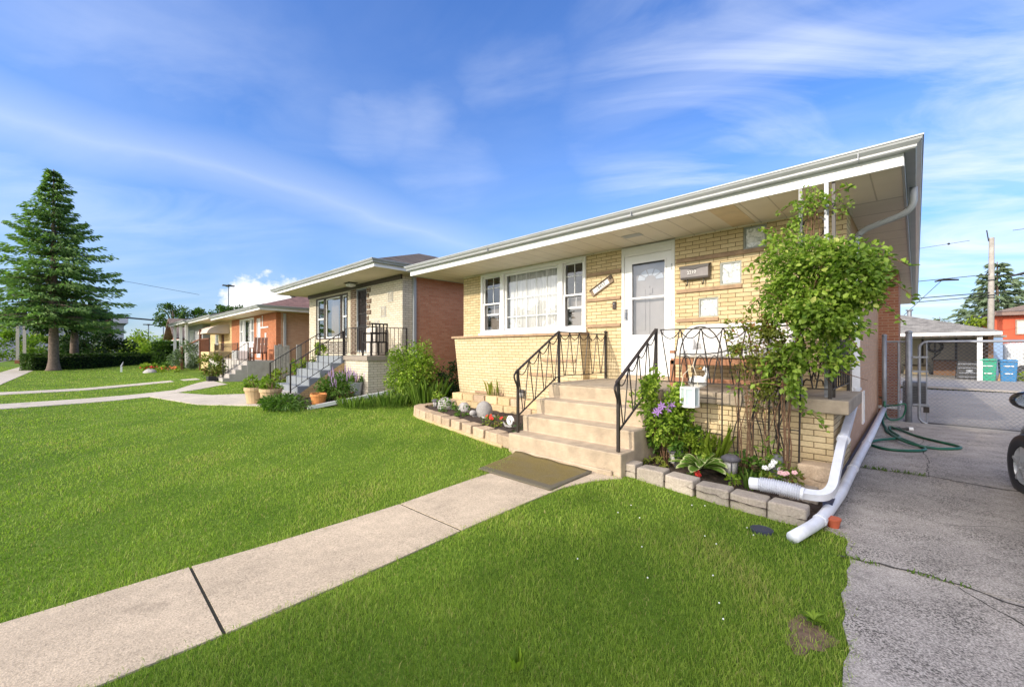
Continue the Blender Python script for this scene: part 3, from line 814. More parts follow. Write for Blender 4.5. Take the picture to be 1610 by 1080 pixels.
# --- glass blocks
def gb_mat():
    m, t, b = newmat('glass_block')
    n = noise(t, 9, 5, .65, None, 2.0); n2 = noise(t, 26, 3, .6, None, 1.0)
    c = ramp(t, n, [(0.30,(0.30,0.33,0.32)),(0.46,(0.62,0.64,0.63)),(0.55,(0.86,0.87,0.88))])
    L(t, c, b.inputs['Base Color']); b.inputs['Roughness'].default_value = 0.12; b.inputs['Coat Weight'].default_value = 0.6
    bump(t, b, mix(t, .5, n, n2), 0.7, .05)
    return m
MT['gb'] = gb_mat()
for (a, b_, z0, z1) in GB:
    m = M(); frame(m, a+.001, b_-.001, z0+.001, z1-.001, FY+.012, FY+.06, .022)
    fr = m.build('glass_block', plain('block_edge', (0.30,0.31,0.27), 0.4), H)
    m = M(); m.box(a+.02, b_-.02, FY+.03, FY+.1, z0+.02, z1-.02); m.build('pane', MT['gb'], fr, bevel=.012, seg=2)

# --- eaves: soffit, fascia, gutter, roof
def soffit_mat(name, step):
    m, t, b = newmat(name)
    s = t.nodes.new('ShaderNodeSeparateXYZ'); L(t, tcoord(t), s.inputs[0])
    g = t.nodes.new('ShaderNodeNewGeometry'); p = s.outputs[0 if step > 0 else 1]
    st = abs(step)
    fr = mth(t, 'FRACT', mth(t, 'DIVIDE', mth(t, 'ADD', p, 100.0), st))
    line = ramp(t, fr, [(0.0,1.0),(0.035,1.0),(0.06,0.0),(0.94,0.0)])
    base = ramp(t, noise(t, 2.0, 4), [(0.3,(0.66,0.60,0.50)),(0.7,(0.74,0.68,0.58))])
    if step < 0:
        fr2 = mth(t, 'FRACT', mth(t, 'DIVIDE', mth(t, 'ADD', p, 100.0), 0.035))
        base = mix(t, ramp(t, fr2, [(0.0,0.35),(0.3,0.0)]), base, (0.34,0.33,0.31))
    L(t, mix(t, mth(t,'MULTIPLY',line,.5), base, (0.25,0.22,0.18)), b.inputs['Base Color']); b.inputs['Roughness'].default_value = .5
    bump(t, b, mth(t,'SUBTRACT',1.0,line), .6, .01)
    return m
MT['sof'] = soffit_mat('soffit_panels', 0.305); MT['sof2'] = soffit_mat('soffit_side_panels', -0.61)
m = M(); m.box(-8.74, -0.105, 5.565, FY+.02, SOF+.001, SOF+.03); sf = m.build('soffit', MT['sof'], H)
m = M(); m.box(-3.35,-3.05,5.95,6.1,SOF-.006,SOF); m.build('vent', MT['alum'], sf)
m = M(); m.box(-1.92,-1.62,5.57,FY-.005,SOF-.004,SOF+.0005); m.build('tan_panel', plain('tan_soffit',(0.62,0.50,0.33),.6,.1), sf)
m = M(); m.box(-0.64, -0.105, FY+.022, 22.3, SOF+.002, SOF+.03); m.box(-8.74,-8.09,FY+.022,22.3,SOF+.002,SOF+.03); m.build('soffit', MT['sof2'], H)
m = M(); m.box(-8.76, -0.085, 5.535, 5.563, SOF-.012, SOF+.125); m.build('fascia', MT['fascia'], H, bevel=.003)
for q in (-.103,-8.765):
    m = M(); m.box(q, q+.024, 5.565, 22.3, SOF-.012, SOF+.125); m.build('fascia', MT['alum'], H)
def kgutter(m, p0, p1, outx, outy, z):
    """K-style gutter: profile offset outwards (outx,outy) from the fascia line p0-p1"""
    prof = [(0,z),(.075,z),(.085,z+.012),(.085,z+.03),(.118,z+.062),(.124,z+.085),(.132,z+.085),(.132,z+.1),(.118,z+.1),(.118,z+.09),(0.0,z+.095)]
    n = len(prof)
    V = []
    for (p, sx) in ((p0,-1),(p1,1)):
        for o, zz in prof:
            d = Vector((p1[0]-p0[0], p1[1]-p0[1])).normalized()
            V.append((p[0]+outx*o + d.x*sx*o*p[2], p[1]+outy*o + d.y*sx*o*p[2], zz))
    F = [(i, (i+1)%n, n+(i+1)%n, n+i) for i in range(n)] + [tuple(reversed(range(n))), tuple(range(n,2*n))]
    m.add(V, F)
m = M(); kgutter(m, (-8.76,5.534,.6), (-.078,5.534,1.0), 0, -1, SOF+.105)
kgutter(m, (-.077,5.535,1.0), (-.077,22.3,0), 1, 0, SOF+.105)
gut = m.build('gutter', MT['alum'], H)
for x in (-5.9,-2.9,-.42):
    m = M(); m.box(x, x+.006, 5.4145, 5.536, SOF+.1035, SOF+.168); m.build('gutter_joint', MT['galv'], gut)
def hip(name, x0, x1, y0, y1, z, sl, mat, parent, th=.02):
    hw = (x1-x0)/2; zr = z+sl*hw; xc = (x0+x1)/2
    P = [(x0,y0,z),(x1,y0,z),(x1,y1,z),(x0,y1,z),(xc,y0+hw,zr),(xc,y1-hw,zr)]
    m = M(); m.add(P, [(0,1,4),(1,2,5,4),(2,3,5),(3,0,4,5),(0,3,2,1)])
    return m.build(name, mat, parent)
def shingle(name, c1, c2):
    m, t, b = newmat(name)
    s = t.nodes.new('ShaderNodeSeparateXYZ'); L(t, tcoord(t), s.inputs[0])
    g = t.nodes.new('ShaderNodeNewGeometry'); s2 = t.nodes.new('ShaderNodeSeparateXYZ'); L(t, g.outputs['True Normal'], s2.inputs[0])
    f = mth(t, 'GREATER_THAN', mth(t, 'ABSOLUTE', s2.outputs[0]), 0.2)
    u = mth(t, 'ADD', mth(t, 'MULTIPLY', s.outputs[0], mth(t, 'SUBTRACT', 1.0, f)), mth(t, 'MULTIPLY', s.outputs[1], f))
    cb = t.nodes.new('ShaderNodeCombineXYZ'); L(t, u, cb.inputs[0]); L(t, s.outputs[2], cb.inputs[1])
    bt = t.nodes.new('ShaderNodeTexBrick'); L(t, cb.outputs[0], bt.inputs['Vector'])
    bt.inputs['Scale'].default_value = 1; bt.inputs['Brick Width'].default_value = .30; bt.inputs['Row Height'].default_value = .05; bt.inputs['Mortar Size'].default_value = .003
    bt.inputs['Color1'].default_value = (*c1,1); bt.inputs['Color2'].default_value = (*c2,1); bt.inputs['Mortar'].default_value = (*sc(c1,.4),1)
    c = mix(t, 1, bt.outputs[0], ramp(t, noise(t, 3, 5, .7), [(.3,.6),(.7,1.35)]), 'MULTIPLY')
    L(t, c, b.inputs['Base Color']); b.inputs['Roughness'].default_value = .95; bump(t, b, bt.outputs[1], -.4, .02)
    return m
MT['shbrown'] = shingle('brown_shingle', (0.055,0.042,0.034), (0.13,0.10,0.08))
MT['shred'] = shingle('red_shingle', (0.17,0.085,0.07), (0.22,0.12,0.10))
MT['shgrey'] = shingle('grey_shingle', (0.20,0.19,0.175), (0.27,0.255,0.235))
MT['shtan'] = shingle('tan_shingle', (0.20,0.145,0.115), (0.26,0.20,0.16))
hip('roof', -8.84, .0, 5.47, 22.35, SOF+.19, .33, MT['shbrown'], H)
# flashing line where wall meets soffit
m = M(); m.box(-.619,-.598,FY-.012,FY+.4,SOF-.03,SOF); m.box(-8.09,-.62,FY-.012,FY-.001,SOF-.02,SOF); m.build('frieze_trim', MT['sof'], H)

# --- porch floor, front pier and cap
m = M(); m.box(-4.10,-2.36,5.07,FY-.001,-.1,.975); m.build('porch_base', MT['conc'], H)
m = M(); m.box(-2.355,-.60,5.30,FY-.002,-.2,.858); m.build('porch_wall', MT['cream'], H)
m = M(); m.box(-4.115,-2.36,5.09,FY-.003,.977,.995); m.box(-2.358,-.862,5.563,FY-.003,.90,.995); m.build('porch_floor', MT['cap'], H)
m = M(); m.box(-1.70,-.47,5.235,5.56,.862,1.002); m.box(-2.35,-1.706,5.235,5.56,.862,1.002); m.box(-.86,-.472,5.562,FY-.004,.862,1.001); m.build('porch_cap', MT['cap'], H, bevel=.014, seg=2)
# basement vent with white frame, blue membrane along the foot of the side wall
m = M(); m.box(-.66,-.605,8.70,8.735,.32,.84); m.box(-.66,-.605,8.965,9.0,.32,.84); m.box(-.66,-.605,8.736,8.964,.80,.838); m.box(-.66,-.605,8.736,8.964,.32,.35)
bw = m.build('basement_window', MT['vinyl'], H)
m = M(); m.quad((-.66,8.73,.35),(-.66,8.97,.35),(-.66,8.97,.80),(-.66,8.73,.80)); m.build('glass', MT['dark'], bw)
m = M(); m.box(-.60,-.53,4.62,12.3,-.12,.15); m.build('foundation_membrane', plain('navy_membrane',(0.03,0.04,0.09),.5,.3,8), H)
m = M(); m.box(-.62,-.25,12.76,14.42,.18,.24); m.build('chimney_plinth', MT['white'], H)

# --- downspout: from the side gutter, across to the corner, down, then out to the corrugated extension
DS = MT['downsp']
m = M()
def rect_run(m, pts, w_, h_):
    for i in range(len(pts)-1):
        m.bar(pts[i], pts[i+1], w_, h_)
def round_run(m, pts, r, seg=6, n=10, ph=0.0):
    # smooth the polyline, then sweep
    P = [Vector(p) for p in pts]; Q = [P[0]]
    for i in range(1, len(P)-1):
        a = P[i].lerp(P[i-1], min(.5, .09/max((P[i]-P[i-1]).length,1e-3))); c = P[i].lerp(P[i+1], min(.5, .09/max((P[i+1]-P[i]).length,1e-3)))
        for k in range(seg+1):
            t = k/seg; Q.append(a.lerp(P[i],t).lerp(P[i].lerp(c,t),t))
    Q.append(P[-1]); m.tube(Q, r, n, True, ph)
round_run(m, [(-.02,6.80,3.41),(-.02,6.80,3.20),(-.10,6.82,3.12),(-.50,6.90,3.02),(-.56,6.90,2.90),(-.56,6.90,2.5)], .036)
m.build('downspout', MT['alum'], H, smooth=True)
m = M()
m.tube([(-.56,6.90,2.5),(-.555,6.88,.98)], .058, 4, True, math.pi/4)
round_run(m, [(-.555,6.88,1.0),(-.555,6.80,.86),(-.52,5.30,.61),(-.525,5.15,.56),(-.53,4.62,.27),(-.58,4.50,.225),(-.75,4.50,.22)], .049, 6, 4, math.pi/4)
dsp = m.build('downspout', DS, H, bevel=.008)
m = M()
for (p, q) in (((-.552,6.885,1.0),(-.552,6.883,1.03)), ((-.522,5.34,.617),(-.522,5.30,.607)), ((-.555,6.88,2.5),(-.555,6.88,2.53))): m = M(); m.tube([p,q], .058, 8); m.build('pipe_band', DS, dsp)
m = M(); P = []; rr = []
for i in range(97):
    t = i/96; P.append((-.72-.43*t, 4.50, .22+.015*math.sin(t*3))); rr.append(.058 if t < .0 else (.058+.010*math.cos(i*math.pi/2) if .06 < t < .82 else .056))
m.tube(P, rr, 12); m.build('corrugated_extension', DS, dsp)
m = M(); round_run(m, [(-.50,12.4,.24),(-.50,8.5,.19),(-.51,6.0,.17),(-.52,5.1,.13),(-.56,4.56,.085),(-.575,4.36,.075),(-.60,4.22,.062),(-.69,3.86,.045)], .047, 6, 12)
dp = m.build('drain_pipe', DS, H, smooth=True)
m = M()
for (p, q) in (((-.503,7.72,.183),(-.503,7.69,.183)),((-.51,6.05,.171),(-.51,6.02,.171)),((-.578,4.34,.074),(-.583,4.315,.072))): m = M(); m.tube([p,q], .053, 12); m.build('pipe_band', DS, dp)

# --- front steps (one concrete casting over a brick base)
S = thing('front_steps', 'four beige concrete front steps with rough worn treads leading up to the porch', 'steps', (-3.22, 4.6, 0.09))
tops = [.345,.56,.775,.975]; ys_ = [4.17,4.46,4.76,5.06]
prof = [(5.12,-.05),(5.12,.975)]
for k in (3,2,1,0):
    prof += [(ys_[k], tops[k]), (ys_[k]+(.012 if k else 0), tops[k-1] if k else -.05)]
m = M(); m.prism([(y,z) for y,z in prof], 'x', -4.10, -2.352)
m.build('flight', MT['conc'], S, bevel=.014, seg=2)
m = M(); m.box(-4.02,-2.45,4.13,4.17,.0,.15); m.build('plinth', MT['conc'], S, bevel=.01)
# ------------------------------------------------------------------ wrought iron railings
def rail_panel(m, A, B, a0, b0, nb, first=True):
    """top line A-B, bottom line a0-b0; V bars hang from the top nodes and meet on the bottom line, swags between the nodes"""
    A, B, a0, b0 = Vector(A), Vector(B), Vector(a0), Vector(b0)
    for i in range(nb):
        t0, t1 = i/nb, (i+1)/nb; tm = (t0+t1)/2
        p0, p1 = A.lerp(B,t0), A.lerp(B,t1); q = a0.lerp(b0,tm); q0 = a0.lerp(b0,t0)
        e = .10
        if i > 0 or first: m.tube([p0.lerp(p1,.03), q.lerp(q0,e)], .0078, 5)
        m.tube([p1.lerp(p0,.03), q.lerp(a0.lerp(b0,t1),e)], .0078, 5)
        sw = []
        for k in range(9):
            t = k/8; p = p0.lerp(p1, t); p = p + Vector((0,0,-.11*math.sin(math.pi*t)**.8 - .008)); sw.append(p)
        m.tube(sw, .007, 5)
IR = MT['iron']
def stair_rail(x, y0, z0b, z0t, y1, z1b, z1t, label):
    T = thing('stair_railing', label, 'railing', (x, y0, z0b), 'wrought iron railings of the front steps')
    m = M(); m.box(x-.016,x+.016,y0-.016,y0+.016,z0b-.01,z0t+.02); m.build('newel_post', IR, T)
    m = M(); m.box(x-.016,x+.016,y1-.016,y1+.016,z1b-.01,z1t+.01); m.build('newel_post', IR, T)
    m = M()
    m.bar((x,y0-.035,z0t-.012),(x,y1,z1t),.038,.016)
    m.tube([(x,y0-.03,z0t-.01),(x,y0-.075,z0t-.055),(x,y0-.078,z0t-.09),(x,y0-.05,z0t-.15),(x,y0-.028,z0t-.20),(x,y0-.018,z0t-.25)], [.014,.014,.013,.012,.010,.008], 6)
    m.build('handrail', IR, T)
    m = M()
    zb0 = z0b+.22; zb1 = z1b+.10
    m.bar((x,y0,zb0),(x,y1-.06,zb1),.022,.012); m.bar((x,y1-.06,zb1),(x,y1,zb1),.022,.012)
    m.build('bottom_rail', IR, T)
    m = M(); rail_panel(m, (x,y0,z0t),(x,y1,z1t),(x,y0,zb0),(x,y1,zb1),4); m.build('balusters', IR, T)
    m = M()
    for yy, zz in ((y0,z0b),(y1,z1b)): m.box(x-.035,x+.035,yy-.035,yy+.035,zz-.004,zz+.008)
    return T
def level_rail(T, P, Q, zb, zt, nb):
    m = M(); m.bar((P[0],P[1],zt),(Q[0],Q[1],zt),.034,.016); m.build('handrail', IR, T)
    m = M(); m.bar((P[0],P[1],zb),(Q[0],Q[1],zb),.022,.012); m.build('bottom_rail', IR, T)
    m = M(); rail_panel(m,(P[0],P[1],zt),(Q[0],Q[1],zt),(P[0],P[1],zb),(Q[0],Q[1],zb),nb); m.build('balusters', IR, T)
def post(T, x, y, z0, z1, ball=False):
    m = M(); m.box(x-.016,x+.016,y-.016,y+.016,z0,z1)
    if ball: m.ball((x,y,z1+.03),.03,.03,.03,10,8)
    m.build('newel_post', IR, T)
lx = -4.03
T1 = stair_rail(lx, 4.29, .36, 1.215, 5.23, .985, 1.80, 'black wrought iron railing on the left of the concrete steps, running back to the wall')
level_rail(T1, (lx,5.25), (lx,6.58), 1.10, 1.79, 5)
post(T1, lx, 6.60, .99, 1.80, True)
rx0 = -2.43
T2 = stair_rail(rx0, 4.25, .36, 1.15, 5.21, .985, 1.775, 'black wrought iron railing on the right of the concrete steps, beside the clematis')
T3 = thing('porch_railing', 'black wrought iron porch railing with swags and zigzag bars in front of the cushioned bench', 'railing', (-1.5, 5.32, .99), 'wrought iron railings of the front steps')
level_rail(T3, (-2.41,5.30), (-.64,5.36), 1.10, 1.77, 7)
level_rail(T3, (-.62,5.38), (-.60,6.60), 1.10, 1.77, 7)
post(T3, -.635, 5.365, .99, 1.785); post(T3, -.60, 6.6, .99, 1.77)

# iron trellis column from the cap to the eave
T = thing('iron_porch_column', 'black scrolled iron porch column under the eave, wrapped in vine', 'column', (-.80, 5.52, 1.0))
m = M(); m.box(-.935,-.90,5.53,5.565,1.0,SOF-.012); m.build('upright', plain('worn_paint',(0.30,0.29,0.29),.6,.3,12), T)
m = M(); m.box(-.705,-.668,5.53,5.567,1.0,SOF-.012); m.build('upright', MT['galv'], T)
m = M(); m.box(-.645,-.615,5.57,5.60,1.0,SOF-.012); m.build('upright', IR, T)
m = M()
for k in range(6):
    z = 1.1+.35*k
    m.tube([(-.90+.2*t/10+.0, 5.548, z+.32*t/10+.04*math.sin(t*.628*2)) for t in range(11)], .007, 5)
    m.tube([(-.70-.2*t/10, 5.548, z+.32*t/10+.04*math.sin(t*.628*2)) for t in range(11)], .007, 5)
m.build('scrollwork', IR, T)

# ------------------------------------------------------------------ fittings on the facade
def text_part(name, body, size, mat, parent, loc, rot, ext=.002, align='CENTER'):
    cu = bpy.data.curves.new(name, 'FONT'); cu.body = body; cu.size = size; cu.extrude = ext; cu.align_x = align; cu.align_y = 'CENTER'
    o = bpy.data.objects.new(name, cu); COL.objects.link(o)
    me = bpy.data.meshes.new_from_object(o); bpy.data.objects.remove(o)
    o = bpy.data.objects.new(name, me); COL.objects.link(o); me.materials.clear(); me.materials.append(mat)
    if parent is not None:
        o.parent = parent; o.location = Vector(loc)-ORG[parent.name]; ORG[o.name] = ORG[parent.name]
    else: o.location = loc
    o.rotation_euler = rot
    return o
T = thing('mailbox', 'dark bronze wall mailbox with white house number and newspaper hooks', 'mailbox', (-2.44, 6.6, 2.58))
m = M(); m.prism([(6.638,2.60),(6.55,2.60),(6.535,2.63),(6.535,2.77),(6.638,2.80)], 'x', -2.655, -2.235); m.build('body', plain('mailbox_bronze', (0.15,0.135,0.135), .4, .15, 8, metal=.3), T, bevel=.004)
m = M(); P = [(-2.665,2.80),(-2.665,2.765)]
for k in range(11):
    x = -2.62+.34*k/10; P.append((x, 2.765-.022*math.exp(-((x+2.45)/.075)**2)))
P += [(-2.225,2.77),(-2.225,2.80)]
m.prism(P, 'y', 6.522, 6.533); m.add([(-2.665,6.52,2.802),(-2.225,6.52,2.802),(-2.225,6.638,2.83),(-2.665,6.638,2.83),(-2.665,6.52,2.79),(-2.225,6.52,2.79),(-2.225,6.638,2.815),(-2.665,6.638,2.815)],[(0,1,2,3),(7,6,5,4),(0,4,5,1),(1,5,6,2),(2,6,7,3),(3,7,4,0)])
m.build('lid', plain('mailbox_lid', (0.035,0.025,0.02), .4), T)
text_part('house_number', '2210', .068, MT['white'], T, (-2.48, 6.532, 2.70), (R(90),R(-4),0))
for x in (-2.56, -2.32):
    m = M(); m.tube([(x,6.59,2.60),(x,6.585,2.53),(x,6.56,2.50),(x-.0,6.53,2.51),(x,6.52,2.535)], .008, 6); m.build('hook', IR, T)
T = thing('house_number_sign', 'slanted wooden house number board with white number plate', 'sign', (-4.12, 6.62, 2.67))
ang = math.atan2(2.775-2.555, .40)
def sg(u, v, y): return (-4.12+u*math.cos(ang)-v*math.sin(ang), y, 2.668+u*math.sin(ang)+v*math.cos(ang))
def slab(m, u0, u1, v0, v1, y0, y1): m.add([sg(u0,v0,y0),sg(u1,v0,y0),sg(u1,v0,y1),sg(u0,v0,y1),sg(u0,v1,y0),sg(u1,v1,y0),sg(u1,v1,y1),sg(u0,v1,y1)],[(0,3,2,1),(4,5,6,7),(0,1,5,4),(1,2,6,5),(2,3,7,6),(3,0,4,7)])
m = M(); slab(m,-.25,.25,-.062,.055,6.607,6.639); m.build('board', plain('weathered_board',(0.24,0.175,0.125),.8,.25,20), T, bevel=.003)
m = M(); slab(m,-.26,.26,.057,.075,6.60,6.639); slab(m,.20,.262,-.0,.056,6.60,6.606); m.build('edging', plain('dark_wood',(0.05,0.03,0.018),.7,.2,20), T)
m = M(); slab(m,-.19,.17,-.042,.042,6.60,6.606); m.build('plate', MT['white'], T)
text_part('digits', '18457', .085, MT['black'], T, sg(-.01,0,6.599), (R(90), -ang, 0))
T = thing('doorbell', 'small dark doorbell on the brick beside the storm door', 'doorbell', (-3.86,6.63,2.3))
m = M(); m.box(-3.90,-3.83,6.61,6.639,2.235,2.37); m.build('housing', plain('bell_brown',(0.04,0.025,0.02),.4), T, bevel=.006)
m = M(); m.lathe(0,0,[(.012,0),(.012,.006)],12); m.v=[(-3.865+a, 6.609-c, 2.33+b) for a,b,c in m.v]; m.build('button', MT['galv'], T)

# ------------------------------------------------------------------ door mat
m = M(); NX, NY = 24, 16; P = []
cs = [(-3.72,3.27),(-2.63,3.27),(-2.66,4.07),(-3.90,4.10)]
for j in range(NY+1):
    for i in range(NX+1):
        u, v = i/NX, j/NY
        x = (1-v)*((1-u)*cs[0][0]+u*cs[1][0])+v*((1-u)*cs[3][0]+u*cs[2][0]); y = (1-v)*((1-u)*cs[0][1]+u*cs[1][1])+v*((1-u)*cs[3][1]+u*cs[2][1])
        P.append((x,y,float(gz(x,y))+.019+.03*max(0,v-.75)*4*(.45+.55*math.sin(u*9+.5)**2)*(1.2-u) + .012*(v>.98)))
F = [(j*(NX+1)+i, j*(NX+1)+i+1, (j+1)*(NX+1)+i+1, (j+1)*(NX+1)+i) for j in range(NY) for i in range(NX)]
m.add(P,F)
def mat_mat():
    mm, t, b = newmat('door_mat')
    s = t.nodes.new('ShaderNodeSeparateXYZ'); L(t, tcoord(t), s.inputs[0])
    n = noise(t, 120, 3, .7); n2 = noise(t, 5, 4)
    c = ramp(t, n, [(.3,(0.09,0.065,0.015)),(.7,(0.24,0.18,0.05))])
    c = mix(t, ramp(t, n2, [(.4,0.0),(.7,.4)]), c, (0.16,0.13,0.08))
    e = mth(t,'LESS_THAN', s.outputs[1], -.285)
    e2 = mth(t,'GREATER_THAN', s.outputs[0], .50)
    c = mix(t, mth(t,'MULTIPLY', mth(t,'MAXIMUM',e,e2), .75), c, (0.11,0.10,0.08))
    L(t, c, b.inputs['Base Color']); b.inputs['Roughness'].default_value=1; bump(t, b, n, .8, .01); return mm
o = m.build('door_mat', mat_mat(), None, smooth=True, loc=(-3.22,3.68,.12))
sol = o.modifiers.new('t','SOLIDIFY'); sol.thickness=.007
tag(o, 'worn olive brown door mat lying on the walk at the foot of the steps', 'door mat')

# ------------------------------------------------------------------ porch bench with cushions
WD = plain('bench_wood', (0.30,0.13,0.06), .6, .25, 12)
T = thing('porch_bench', 'reddish brown wooden porch bench behind the iron railing', 'bench', (-1.75,6.1,1.0))
m = M(); m.box(-2.52,-1.05,5.86,5.90,1.30,1.385); m.build('seat_rail', WD, T, bevel=.006)
m = M()
for k in range(5): m.box(-2.52,-1.05,5.905+.09*k,5.985+.09*k,1.36,1.383)
m.build('seat', WD, T)
for x in (-2.50,-1.08):
    for y in (5.89,6.33):
        m = M(); m.box(x-.03,x+.03,y-.03,y+.03,.995,1.52 if y > 6 else 1.36); m.build('leg', WD, T)
    m = M(); m.box(x-.035,x+.035,5.86,6.36,1.46,1.50); m.build('armrest', WD, T, bevel=.006)
m = M(); m.box(-2.5,-1.08,6.36,6.39,1.45,1.66); m.build('backrest', WD, T)
m = M(); m.box(-2.47,-1.11,5.88,5.90,1.06,1.12); m.build('stretcher', WD, T)
def cushion(cx, cy, cz, sx, sy, sz, mat, name, label, tilt=None):
    m = M(); nu, nv = 16, 10
    P = []; F = []
    for i in range(nv+1):
        ph = math.pi*i/nv - math.pi/2
        for k in range(nu):
            t = 2*math.pi*k/nu
            def sp(v, e): return math.copysign(abs(v)**e, v)
            x = sp(math.cos(ph),.35)*sp(math.cos(t),.28); y = sp(math.cos(ph),.35)*sp(math.sin(t),.28); z = sp(math.sin(ph),.6)
            P.append(Vector((x*sx/2, y*sy/2, z*sz/2)))
    for i in range(nv):
        for k in range(nu): F.append((i*nu+k, i*nu+(k+1)%nu, (i+1)*nu+(k+1)%nu, (i+1)*nu+k))
    if tilt: P = [Matrix.Rotation(tilt,3,'X') @ p for p in P]
    m.add([p+Vector((cx,cy,cz)) for p in P], F)
    o = m.build(name, mat, None, smooth=True, loc=(cx,cy,cz-sz/2)); tag(o, label, 'cushion'); return o
def floral():
    mm, t, b = newmat('floral_cloth')
    n = noise(t, 9, 3, .5, None, 3.0); v = t.nodes.new('ShaderNodeTexVoronoi'); v.feature='DISTANCE_TO_EDGE'; v.inputs['Scale'].default_value=7; L(t, tcoord(t), v.inputs['Vector'])
    k = ramp(t, n, [(.47,0.0),(.49,1.0),(.51,1.0),(.53,0.0)])
    c = mix(t, mth(t,'MULTIPLY',k,.8), (0.74,0.72,0.69), (0.22,0.20,0.20))
    c = mix(t, ramp(t, v.outputs[0], [(0.0,.5),(.03,0.0)]), c, (0.35,0.33,0.33))
    L(t, c, b.inputs['Base Color']); b.inputs['Roughness'].default_value=.9; return mm
FL = floral()
cushion(-1.82,6.08,1.455,1.36,.46,.13,FL,'seat_cushion','flat grey-white patterned seat cushion lying on the porch bench')
cushion(-1.80,6.28,1.67,1.42,.14,.42,FL,'back_cushion','tall white patterned back cushion leaning on the porch bench', -.12)
cushion(-1.55,6.14,1.62,.42,.12,.26,plain('grey_cloth',(0.50,0.47,0.48),.9,.1,8),'throw_pillow','plain grey pillow leaning against the white patterned back cushion', -.3)
cushion(-2.36,6.02,1.58,.24,.10,.20,plain('lt_grey',(0.60,0.60,0.61),.9,.06,8),'throw_pillow','small light grey pillow at the door end of the porch bench', -.2)
# white figurine and pots on the cap behind the lantern
T = thing('white_goose_planter', 'white ceramic goose planter on the porch edge behind the lantern', 'planter', (-1.98,5.42,1.0))
m = M(); m.ball((-1.98,5.42,1.10),.12,.08,.085,14,8); m.build('body', MT['white'], T, smooth=True)
m = M(); m.tube([(-1.90,5.42,1.13),(-1.86,5.42,1.20),(-1.875,5.42,1.26),(-1.91,5.41,1.28)],[.035,.027,.024,.03],10); m.build('neck', MT['white'], T, smooth=True)
m = M(); m.tube([(-1.93,5.41,1.28),(-1.975,5.40,1.268)],[.014,.004],8); m.build('beak', plain('beak',(0.6,0.25,.04),.5), T)

# ------------------------------------------------------------------ arched iron garden trellis with a hanging lantern
T = thing('garden_trellis', 'arched black iron garden trellis standing behind the white lantern', 'trellis', (-1.75,5.06,.15), 'iron garden trellises in the right bed')
def arc(cx, cy, z, w_, h, n=14): return [(cx-w_/2*math.cos(math.pi*k/n), cy, z+h*math.sin(math.pi*k/n)) for k in range(n+1)]
m = M(); ty = 5.06; ax0, ax1 = -2.06, -1.58
m.tube([(ax0,ty,.12)]+arc((ax0+ax1)/2,ty,1.42,ax1-ax0,.36)+[(ax1,ty,.12)], .0085, 6); m.build('frame', IR, T)
m = M()
m.tube([(ax0+.0,ty,1.46),(-1.80,ty,1.455),(-1.62,ty,1.475),(-1.30,ty,1.55)], .007, 5)
for k in range(3): m.tube(arc(ax0+.08+.16*k, ty, 1.24, .13, .2, 8), .006, 5)
m.tube(arc(-1.42,ty,1.24,.16,.25,8), .006, 5)
for x in (-1.90,-1.74): m.tube([(x,ty,.12),(x,ty,1.40)], .005, 5)
for z in (.55,.95): m.tube([(ax0,ty,z),(ax1,ty,z)], .006, 5)
m.build('infill', IR, T)
T = thing('hanging_lantern', 'white framed hexagonal candle lantern with frosted glass hanging from the arched trellis', 'lantern', (-1.88,4.86,.86))
lc = (-1.865,4.86); m = M()
def hexp(r_, z): return [(lc[0]+r_*math.cos(math.pi/3*k+.35), lc[1]+r_*math.sin(math.pi/3*k+.35), z) for k in range(6)]
for za, zb, rr in ((.855,.875,.104),(1.065,1.083,.104)):
    m.add(hexp(rr,za)+hexp(rr,zb), [tuple(reversed(range(6))), tuple(range(6,12))]+[(k,(k+1)%6,6+(k+1)%6,6+k) for k in range(6)])
for k in range(6):
    a, b_ = hexp(.095,.875)[k], hexp(.095,1.065)[k]; m.bar(a,b_,.014)
m.build('frame', MT['white'], T)
m = M(); m.add(hexp(.090,.876)+hexp(.090,1.064), [(k,(k+1)%6,6+(k+1)%6,6+k) for k in range(6)])
fg, t_, b_ = newmat('frosted_glass'); b_.inputs['Base Color'].default_value=(.62,.74,.76,1); b_.inputs['Roughness'].default_value=.35; b_.inputs['Transmission Weight'].default_value=.35
m.build('glass', fg, T)
m = M(); m.lathe(lc[0],lc[1],[(.03,.877),(.03,.96),(.025,.965)],14); m.build('candle', MT['white'], T, smooth=True)
m = M()
for k in (0,3):
    p = hexp(.09,1.08)[k]; m.tube([p,(lc[0]+(p[0]-lc[0])*.75,lc[1]+(p[1]-lc[1])*.75,1.22),(lc[0],lc[1]+.10,1.33)], .004, 5)
m.tube([(lc[0],lc[1]+.10,1.33),(lc[0],ty,1.46)], .004, 5)
m.build('rope_handle', plain('rope',(0.55,0.48,0.36),.9), T)
